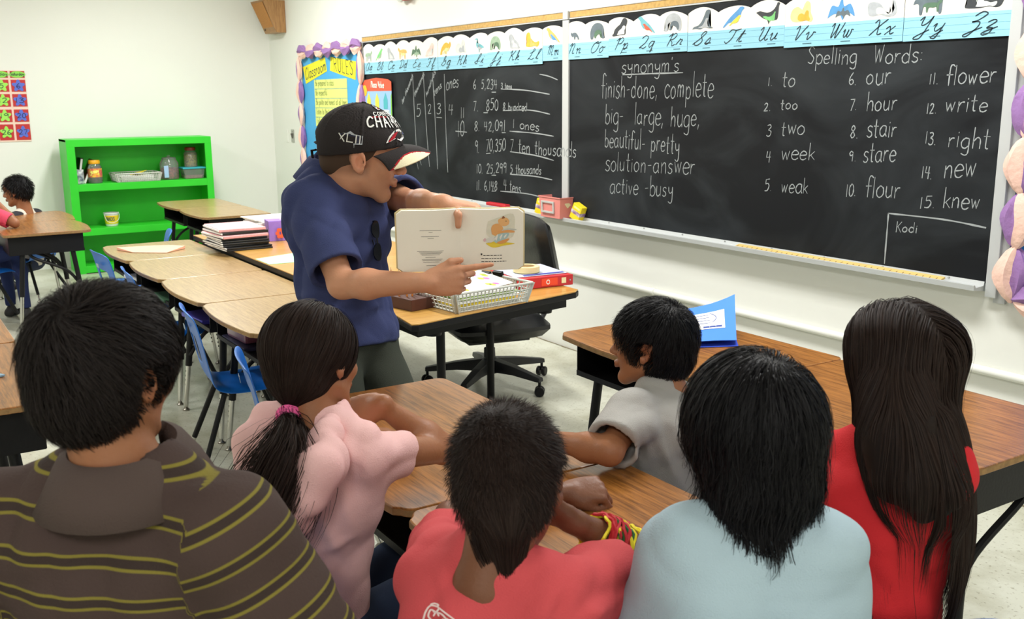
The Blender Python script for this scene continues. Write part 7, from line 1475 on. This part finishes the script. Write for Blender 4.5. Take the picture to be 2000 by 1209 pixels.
# ---- red shirt boy with the clipped head
def kid_red():
    H = Head((9.0688, -2.8660, 1.0037), 12, 20, 6, 0.90); T = mk_torso((9.0902, -2.9189, 0.8812), (9.2457, -2.9773, 0.6949), 6, 0.74, H.c, sl=(9.0045, -2.9487, 0.8556), sr=(9.1638, -2.8532, 0.8535)); T['pelvis'] = T['neck']-V3((0, 0, .36))-FH*.05
    R = (T['sr'], (9.0411, -2.5750, 0.7963), (9.0373, -2.7289, 0.9004), dict(a=rv(-.9, .25, .1), t=rv(0.2, .6, -.7), palm=rv(-.4, .3, .6), s=.74, curls=[(40, 50, 30)]*4))
    Lh = (T['sl'], (8.6869, -2.7523, 0.7844), (8.7040, -2.5003, 0.7812), dict(a=rv(.93, .06, .1), t=rv(.2, -.5, -.8), palm=rv(.1, -1, .2), s=.80, curls=[(62, 70, 30), (66, 72, 30), (70, 74, 30), (72, 74, 30)], thumb=(.8, .3, .3, .95, -.1, .4)))
    t = person('child with clipped dark hair and a rat tail in a coral red shirt', child_base(T), H, T, [R, Lh], SK_D, 0.0052, hk=dict(ears=1.0), tint=dict(brow=.4), neckr=0.050)
    eyes(H, t); M = cloth('coral_red_cotton', (206, 82, 86))
    shirt(t, T, [(R[0], R[1], .55), (Lh[0], Lh[1], .5)], M, g=.014, h=.0056, neck_r=.050, wav=.0042, name='red_shirt', sl_r=.064, freq=50, seed=12, neck_cut=.0, ridges=[((9.1977, -2.8576, 0.9005), (9.1973, -2.8742, 0.8597), .010, -.008), ((9.1788, -2.8217, 0.8743), (9.1736, -2.7337, 0.8303), .010, .006), ((9.1001, -3.0062, 0.9085), (9.1198, -2.9944, 0.8606), .010, .005)])
    seat_legs(t, T, 8, .78, cloth('jeans_dark', (50, 58, 80)), kz=.50)
    # faint white printed logo low on the back
    c = V3((9.1467, -3.0259, 0.8901)); b = MB()
    for st in ('0,20 10,60 30,90 60,80 50,60 30,70 20,40 30,20 10,10', '30,95 45,100 60,92 50,84', '60,80 90,50 120,20 112,10 86,30', '40,60 70,50 90,20 74,24', '20,0 50,-10 80,-4 110,-12', '40,40 52,62 60,40'): ribbons(b, [crom([tuple(float(q) for q in p.split(',')) for p in st.split()], 4)], 7, fn=lambda x, y: tuple(c+RT*(x-60)*.00034+ZU*(y-50)*.00030-FH*0.001*0+FH*(-.012)))
    b.build('printed_logo', mat('logo_white', (236, 214, 210), .7), t, recalc=False)['kind'] = 'stuff'
    o, v, f = hair_cap(H, .010, t, HBR, nape=-.104, fringe=.082, temple=.004, ear=True)
    co = Coll().ell(H.P(-0.014, 0, 0.032), np.array((0.098, 0.077, 0.087))*H.s+0.008, H.R).ell(H.P(-0.045, 0, -0.012), np.array((0.062, 0.063, 0.066))*H.s+0.008, H.R)
    strands(o, 'hair_strands', HBR, scalp_roots(v, f, 17000), flow_whorl(H, (-.06, .01, .105), .6, .1, 0.9), 3, .0055, .0007, co, .004, H.P(-.02, 0, 0), .30, ear=H)
    # longer tuft growing down the back of the head to the rat tail
    wv = H.P(-.085, .0, .085); tail = V3((9.1683, -2.9178, 0.8634)); mid = V3((9.1886, -2.9383, 0.9709))
    roots = scalp_roots(v, f, 4500, 9, cond=lambda c_: (np.abs(H.loc(c_)[:, 1]) < .045) & (H.loc(c_)[:, 0] < -.05) & (H.loc(c_)[:, 2] < .075))
    def fl(p, tt, i): k = mid-p; k[:, 2] = -abs(k[:, 2])-.04; d = np.where((p[:, 2] > mid[2]+.01)[:, None], k, tail-p+np.array((0, 0, -.02))); return d/(np.linalg.norm(d, axis=1)[:, None]+1e-9)
    co.cap(T['neck']+ZU*.03, H.P(-.03, 0, -.05), .055*.93, .05*.93)
    strands(o, 'rat_tail', HBR, roots, fl, 15, .0125, .0009, co, .005, H.P(0, 0, 0), .04, lenvar=.55, adh=.25)
    # wristband of twisted red yellow and green threads
    w = thing('thread_bracelet', tuple(V3((9.0591, -2.6744, 0.8568))), 'thick bracelet of red, yellow and green twisted threads on the forearm', 'bracelet'); E, Wp = V3(R[1]), V3(R[2]); ax = nrm(Wp-E); s1 = nrm(np.cross(ax, ZU)); s2 = np.cross(ax, s1); cc = E+(Wp-E)*.52; rg3 = np.random.default_rng(5)
    cols = [('red_thread', (196, 32, 44)), ('yellow_thread', (240, 222, 40)), ('green_thread', (40, 104, 56)), ('red_thread', (196, 32, 44)), ('yellow_thread', (240, 222, 40)), ('red_thread', (196, 32, 44))]
    for k in range(30):
        nm, c_ = cols[k % 6]; off = rg3.uniform(-.036, .036); tl = rg3.uniform(-.016, .016); ph = rg3.uniform(0, 6.28); rr = .0345*.9+rg3.uniform(-.001, .006)
        b = MB(); b.tube([cc+ax*(off+tl*math.sin(a+ph)+.003*math.sin(5*a+ph))+(s1*math.cos(a)+s2*math.sin(a))*(rr+.002*math.sin(7*a+ph)) for a in [j*2*math.pi/28 for j in range(29)]], .0030, 5, caps=False); b.build('thread', mat(nm, c_, .7), w, smooth=True)
    for k in range(7):
        nm, c_ = cols[k % 3]; a = cc-s2*.0-ZU*.032-RT*(.02+.006*k)+ax*.01*k*.2; b = MB(); b.tube(crom([cc-ZU*.034+ax*(.025-.006*k), cc-ZU*(.046+.003*(k % 3))+ax*(.034+.004*k)-FH*.005*k*.3, cc-ZU*(.040+.005*(k % 2))+ax*(.052+.003*k)], 4), .0032, 5); b.build('loose_thread_end', mat(nm, c_, .7), w, smooth=True)
    return T
chair_for(kid_red(), 6, 'blue chair under the coral shirted child with the rat tail')
# ---- grey shirt boy
def kid_grey():
    H = Head((8.4638, -2.0805, 0.9709), -66, -2, -4, 0.85); T = mk_torso((8.5011, -2.0694, 0.8523), (8.6693, -2.0596, 0.5014), -48, 0.76, H.c, sl=(8.5561, -2.2142, 0.8433), sr=(8.4905, -1.9311, 0.7654))
    Lh = (T['sl'], (8.6175, -2.3231, 0.8043), (8.4425, -2.3729, 0.7930), dict(a=rv(-.93, .02, .2), t=rv(.3, .3, .9), palm=rv(0, -1, 0), s=.78, curls=[(16, 20, 10)]*4))
    R = (T['sr'], T['sr']-ZU*.20+FH*.03, T['sr']-ZU*.24-RT*.14+FH*.02, dict(a=rv(-.9, -.1, .1), t=rv(0, 1, 0), s=.78))
    t = person('boy in a heather grey shirt with short black hair looking towards the man', child_base(T), H, T, [Lh, R], SK_K, 0.0046, hk=dict(ears=0.98), tint=dict(brow=.35, lips=(.85, .62, .6)), neckr=0.046)
    eyes(H, t, .2); M = cloth('heather_grey_cotton', (166, 164, 160), var=.10)
    shirt(t, T, [(Lh[0], Lh[1], .80), (R[0], R[1], .7)], M, g=.016, h=.0056, neck_r=.052, wav=.0048, name='grey_shirt', sl_r=.064, freq=46, seed=21, ridges=[((8.6009, -2.2082, 0.8734), (8.6716, -2.1638, 0.7074), .014, .010), ((8.5933, -2.2331, 0.8404), (8.6242, -2.2243, 0.7410), .010, -.010), ((8.5871, -2.1546, 0.8721), (8.6708, -2.0868, 0.7142), .014, .008), ((8.6358, -2.1802, 0.8069), (8.7019, -2.1299, 0.6740), .012, -.008), ((8.6412, -2.3080, 0.8452), (8.6682, -2.2870, 0.7918), .010, .008)], neck_cut=.035)
    seat_legs(t, T, -40, .78, cloth('jeans_dark', (50, 58, 80)), kz=.50)
    o, v, f = hair_cap(H, .010, t, HJ, nape=-.078, fringe=.080, temple=.014, ear=True)
    co = Coll().ell(H.P(-0.014, 0, 0.032), np.array((0.098, 0.077, 0.087))*H.s+0.012, H.R).ell(H.P(-0.045, 0, -0.012), np.array((0.062, 0.063, 0.066))*H.s+0.012, H.R)
    strands(o, 'hair_strands', HJ, scalp_roots(v, f, 11000), flow_whorl(H, (-.06, .02, .105), .5, .35, .25), 6, .0075, .0010, co, .009, H.P(-.02, 0, 0), .24, adh=.3, ear=H)
    strands(o, 'fringe_strands', HJ, scalp_roots(v, f, 1500, 8, cond=lambda c_: (H.loc(c_)[:, 0] > .045)), lambda p, tt, i: np.tile(H.f*(.6-.7*tt)-H.u*(.3+.8*tt), (len(p), 1)), 4, .007, .0010, co, .010, H.P(-.02, 0, 0), .25)
    return T
chair_for(kid_grey(), -48, 'blue chair under the boy in the heather grey shirt')
# ---- light blue shirt child with wavy hair
def kid_blue():
    H = Head((9.2570, -2.5812, 1.0796), -24, 2, 0, 0.86); T = mk_torso((9.2916, -2.6006, 0.9421), (9.3849, -2.6801, 0.6599), -8, 0.80, H.c, sl=(9.2335, -2.6667, 0.9076), sr=(9.3374, -2.5217, 0.9137)); T['pelvis'] = T['neck']-V3((0, 0, .38))-FH*.02
    A = [(T['sl'], T['sl']-ZU*.19-RT*.05+FH*.03, T['sl']-ZU*.20-RT*.0+FH*.2, dict(a=rv(.2, 0, 1), t=rv(1, 0, 0), s=.8)), (T['sr'], T['sr']-ZU*.21+RT*.04+FH*.02, T['sr']-ZU*.22+FH*.2-RT*.02, dict(a=rv(-.2, 0, 1), t=rv(-1, 0, 0), s=.8))]
    t = person('child with wavy collar length black hair in a pale blue shirt seen from behind', child_base(T), H, T, A, SK_K, 0.0052, hk=dict(ears=1.0), tint=dict(brow=.4), neckr=0.050)
    eyes(H, t); M = cloth('pale_blue_cotton', (172, 194, 204))
    shirt(t, T, [(A[0][0], A[0][1], .85), (A[1][0], A[1][1], .85)], M, g=.018, h=.0056, neck_r=.058, wav=.0040, name='blue_shirt', sl_r=.068, freq=40, seed=31, neck_cut=.03)
    seat_legs(t, T, -8, .82, cloth('jeans_dark', (50, 58, 80)), kz=.50)
    o, v, f = hair_cap(H, .015, t, HJ, nape=-.105, fringe=.088, temple=-.03, h=.0045, extra=lambda F: F.ell(H.P(-.05, 0, -.05), (.055, .068, .06), H.R, .03))
    co = Coll().ell(H.P(-0.014, 0, 0.032), np.array((0.098, 0.077, 0.087))*H.s+0.014, H.R).ell(H.P(-0.045, 0, -0.012), np.array((0.062, 0.063, 0.066))*H.s+0.014, H.R).ell(H.P(-.05, 0, -.05), (.055, .068, .06), H.R).ell(H.P(-.045, 0, -.11), (.046, .068, .055), H.R).cap(T['neck'], H.P(-.03, 0, -.05), .062, .055).cap(T['sl']*.7+T['neck']*.3, T['sr']*.7+T['neck']*.3, .052, .052)
    wp = H.P(-.045, -.012, .118)
    def fl(p, tt, i):
        n = p-H.P(-.014, 0, .02); n /= np.linalg.norm(n, axis=1)[:, None]; r = p-wp; r = r-n*np.sum(r*n, 1)[:, None]; r /= np.linalg.norm(r, axis=1)[:, None]+1e-6; sw = np.cross(n, r)
        dn = np.clip((H.P(0, 0, .06)[2]-p[:, 2])/.12, 0, 1)[:, None]; wv = np.sin(p[:, 2:3]*70+p[:, 0:1]*40)*RT*.30*dn
        nh = n*np.array((1, 1, 0)); return r*(1-dn)+sw*.25*(1-dn)-ZU*(.35+dn)+wv+nh*.38*dn
    strands(o, 'hair_strands', HJ, scalp_roots(v, f, 10000), fl, 13, .0113, .0011, co, .013, H.P(-.02, 0, 0), .16, curl=1.5, lenvar=.55, adh=.18)
    return T
chair_for(kid_blue(), -8, 'blue chair under the child in the pale blue shirt')
# ---- long haired girl in red
def kid_long():
    H = Head((9.1579, -2.1254, 1.0924), -26, 0, 0, 0.82); T = mk_torso((9.1924, -2.1620, 0.9596), (9.2378, -2.2382, 0.5872), -22, 0.76, H.c, sl=(9.1146, -2.1904, 0.9066), sr=(9.2679, -2.1306, 0.9332)); T['pelvis'] = T['neck']-V3((0, 0, .42))
    A = [(T['sl'], T['sl']-ZU*.17-RT*.02+FH*.11, T['sl']-ZU*.19+FH*.27, dict(a=rv(0, 0, 1), t=rv(1, 0, 0), s=.78)), (T['sr'], T['sr']-ZU*.17+FH*.11-RT*.02, T['sr']-ZU*.19+FH*.27-RT*.04, dict(a=rv(-.2, 0, 1), t=rv(-1, 0, 0), s=.78))]
    t = person('girl with very long straight dark hair in a red shirt at the brown desks', child_base(T), H, T, A, SK_K, 0.0056, hk=dict(ears=.9), tint=dict(brow=.4), neckr=0.044)
    eyes(H, t); M = cloth('red_cotton', (206, 44, 50))
    shirt(t, T, [(A[0][0], A[0][1], .6), (A[1][0], A[1][1], .6)], M, g=.014, h=.005, neck_r=.05, wav=.0044, name='red_shirt', sl_r=.058, freq=46, seed=41)
    seat_legs(t, T, -22, .78, SK_K, kz=.50)
    o, v, f = hair_cap(H, .013, t, HBR, nape=-.085, fringe=.085, temple=-.05, extra=None)
    co = Coll().ell(H.P(-0.014, 0, 0.032), np.array((0.098, 0.077, 0.087))*H.s+0.013, H.R).ell(H.P(-0.045, 0, -0.012), np.array((0.062, 0.063, 0.066))*H.s+0.013, H.R).cap(T['neck']+ZU*.03, T['pelvis']-FH*.05, .055, .075).cap(T['neck'], H.P(-.03, 0, -.04), .06, .06)
    CH_ = [((9.2173, -2.1963, 1.0618), (9.2536, -2.2365, 1.0085), .056, .052), ((9.2536, -2.2365, 1.0085), (9.2884, -2.2461, 0.9429), .052, .046), ((9.2386, -2.2422, 1.0053), (9.2767, -2.2610, 0.9510), .040, .034), ((9.2716, -2.1878, 1.0130), (9.3210, -2.2019, 0.9264), .040, .036), ((9.2884, -2.2461, 0.9429), (9.2948, -2.2205, 0.8864), .042, .022), ((9.3179, -2.2067, 0.9265), (9.3134, -2.1869, 0.8983), .030, .018)]
    CH_ = [(V3(a), V3(b), r0, r1) for a, b, r0, r1 in CH_]
    for q_ in CH_: co.cap(*q_)
    co.ell(T['neck']*.72+T['pelvis']*.28+RT*.035, (.100, .095, .24), T['R'])
    def fl(p, tt, i):
        q = H.loc(p); side = np.sign(q[:, 1:2]+1e-6); top = np.clip((q[:, 2:3]-.02)/.09, 0, 1); back = -H.f
        wv = .05*np.sin(p[:, 2:3]*22+p[:, 1:2]*60)*RT
        return side*H.l*top*.55+back*top*.40-ZU*(1.05-top*.75)+wv+RT*.10*(1-top)
    rt = scalp_roots(v, f, 7500, cond=lambda c_: (H.loc(c_)[:, 2] > -.03))
    strands(o, 'long_hair', HBR, rt, fl, 25, .0220, .0013, co, .010, T['neck']+FH*.12, .03, lenvar=.30, adh=.30)
    F = Field(*bounds([H.c, T['pelvis']], .2), .006); F.ell(H.P(-.03, 0, .0), (.074, .068, .100), H.R, .03)
    for a, b, r0, r1 in CH_: F.cap(a, b, r0-.006, r1-.006, .03)
    F.wave(.004, 7, 70, (1, .6, .05)); v, f = F.mesh(); np_mesh('hair_mass', v, f, HBR, o, cols=np.full((len(v), 3), .5))
    return T
chair_for(kid_long(), -4, 'blue chair under the long haired girl in red', 1.0, .12)
# ---- boy in the raglan shirt, far left
def kid_raglan():
    H = Head((1.4856, -2.6029, 0.8449), -94, 6, 0, 0.98); T = mk_torso((1.4936, -2.5667, 0.6657), (1.5254, -2.5854, 0.2532), -78, .76, H.c); T['pelvis'] = T['neck']-V3((0, 0, .36))
    A = [(T['sl'], T['sl']-ZU*.19, T['sl']-ZU*.17+heading(-60)*.18, dict(a=heading(-60), t=rv(1, 0, 0), s=.78)), (T['sr'], T['sr']-ZU*.19, T['sr']-ZU*.17+heading(-60)*.18, dict(a=heading(-60), t=rv(-1, 0, 0), s=.78))]
    t = person('boy in a cream shirt with dark raglan sleeves behind the far brown desk', child_base(T), H, T, A, SK_K, .0075, tint=dict(brow=.35), neckr=.046)
    eyes(H, t, .2); shirt(t, T, [], cloth('cream_cotton', (222, 214, 200)), g=.012, h=.009, neck_r=.055)
    for S, E, q in ((A[0][0], A[0][1], 1), (A[1][0], A[1][1], -1)):
        F = Field(*bounds([S, E, T['neck']], .1), .006); F.cap(T['neck']+(S-T['neck'])*.35+ZU*.005, S, .048, .052, .02); F.cap(S, S+(E-S)*.8, .052, .048, .02, flat=True); v, f = F.mesh(); np_mesh('raglan_sleeve', v, f, cloth('charcoal_cotton', (52, 52, 58)), t)
    seat_legs(t, T, -60, .78, cloth('jeans_dark', (50, 58, 80)), kz=.50, knee=.5)
    o, v, f = hair_cap(H, .012, t, HJ, nape=-.07, fringe=.085, temple=.012, h=.005)
    co = Coll().ell(H.P(-0.014, 0, 0.032), np.array((0.098, 0.077, 0.087))*H.s+0.011, H.R)
    strands(o, 'hair_strands', HJ, scalp_roots(v, f, 1800), flow_whorl(H, (-.06, 0, .10), .4, .2, .6), 4, .009, .003, co, .010, H.P(-.02, 0, 0), .3)
    return T
chair_for(kid_raglan(), -78, 'blue chair under the boy in the raglan shirt', .86)
def kid_edge():
    H = Head((2.4422, -3.0962, 1.0955), 40, 10, 0, .9); T = mk_torso((2.4614, -3.0607, 0.8700), (2.5174, -3.1416, 0.4439), 30, .78, H.c); T['pelvis'] = T['neck']-V3((0, 0, .37)); T['sr'] = V3((2.3877, -2.9213, 0.7947))
    A = [(T['sl'], T['sl']-ZU*.2, T['sl']-ZU*.2+heading(30)*.18, dict(a=heading(30), t=rv(1, 0, 0), s=.78)), (T['sr'], (2.4832, -2.7511, 0.7061), (2.3356, -2.8455, 0.8571), dict(a=rv(-.7, .7, .1), t=rv(0, .5, -1), s=.78))]
    t = person('person at the left edge, only a pink sleeve and bent arm showing on the desk', child_base(T), H, T, A, SK_K, .0075, tint=dict(brow=.4), neckr=.044)
    eyes(H, t); shirt(t, T, [(A[0][0], A[0][1], .7), (A[1][0], A[1][1], .82)], cloth('deep_pink_cotton', (226, 84, 110)), g=.012, h=.009, sl_r=.058)
    seat_legs(t, T, 30, .78, cloth('jeans_navy', (44, 54, 96)), kz=.5)
    o, v, f = hair_cap(H, .014, t, HBR, nape=-.09, h=.006)
    return T
chair_for(kid_edge(), 30, 'blue chair under the person at the left edge')
# chairs under the seated children
for (x, y, a, lab) in (): pass
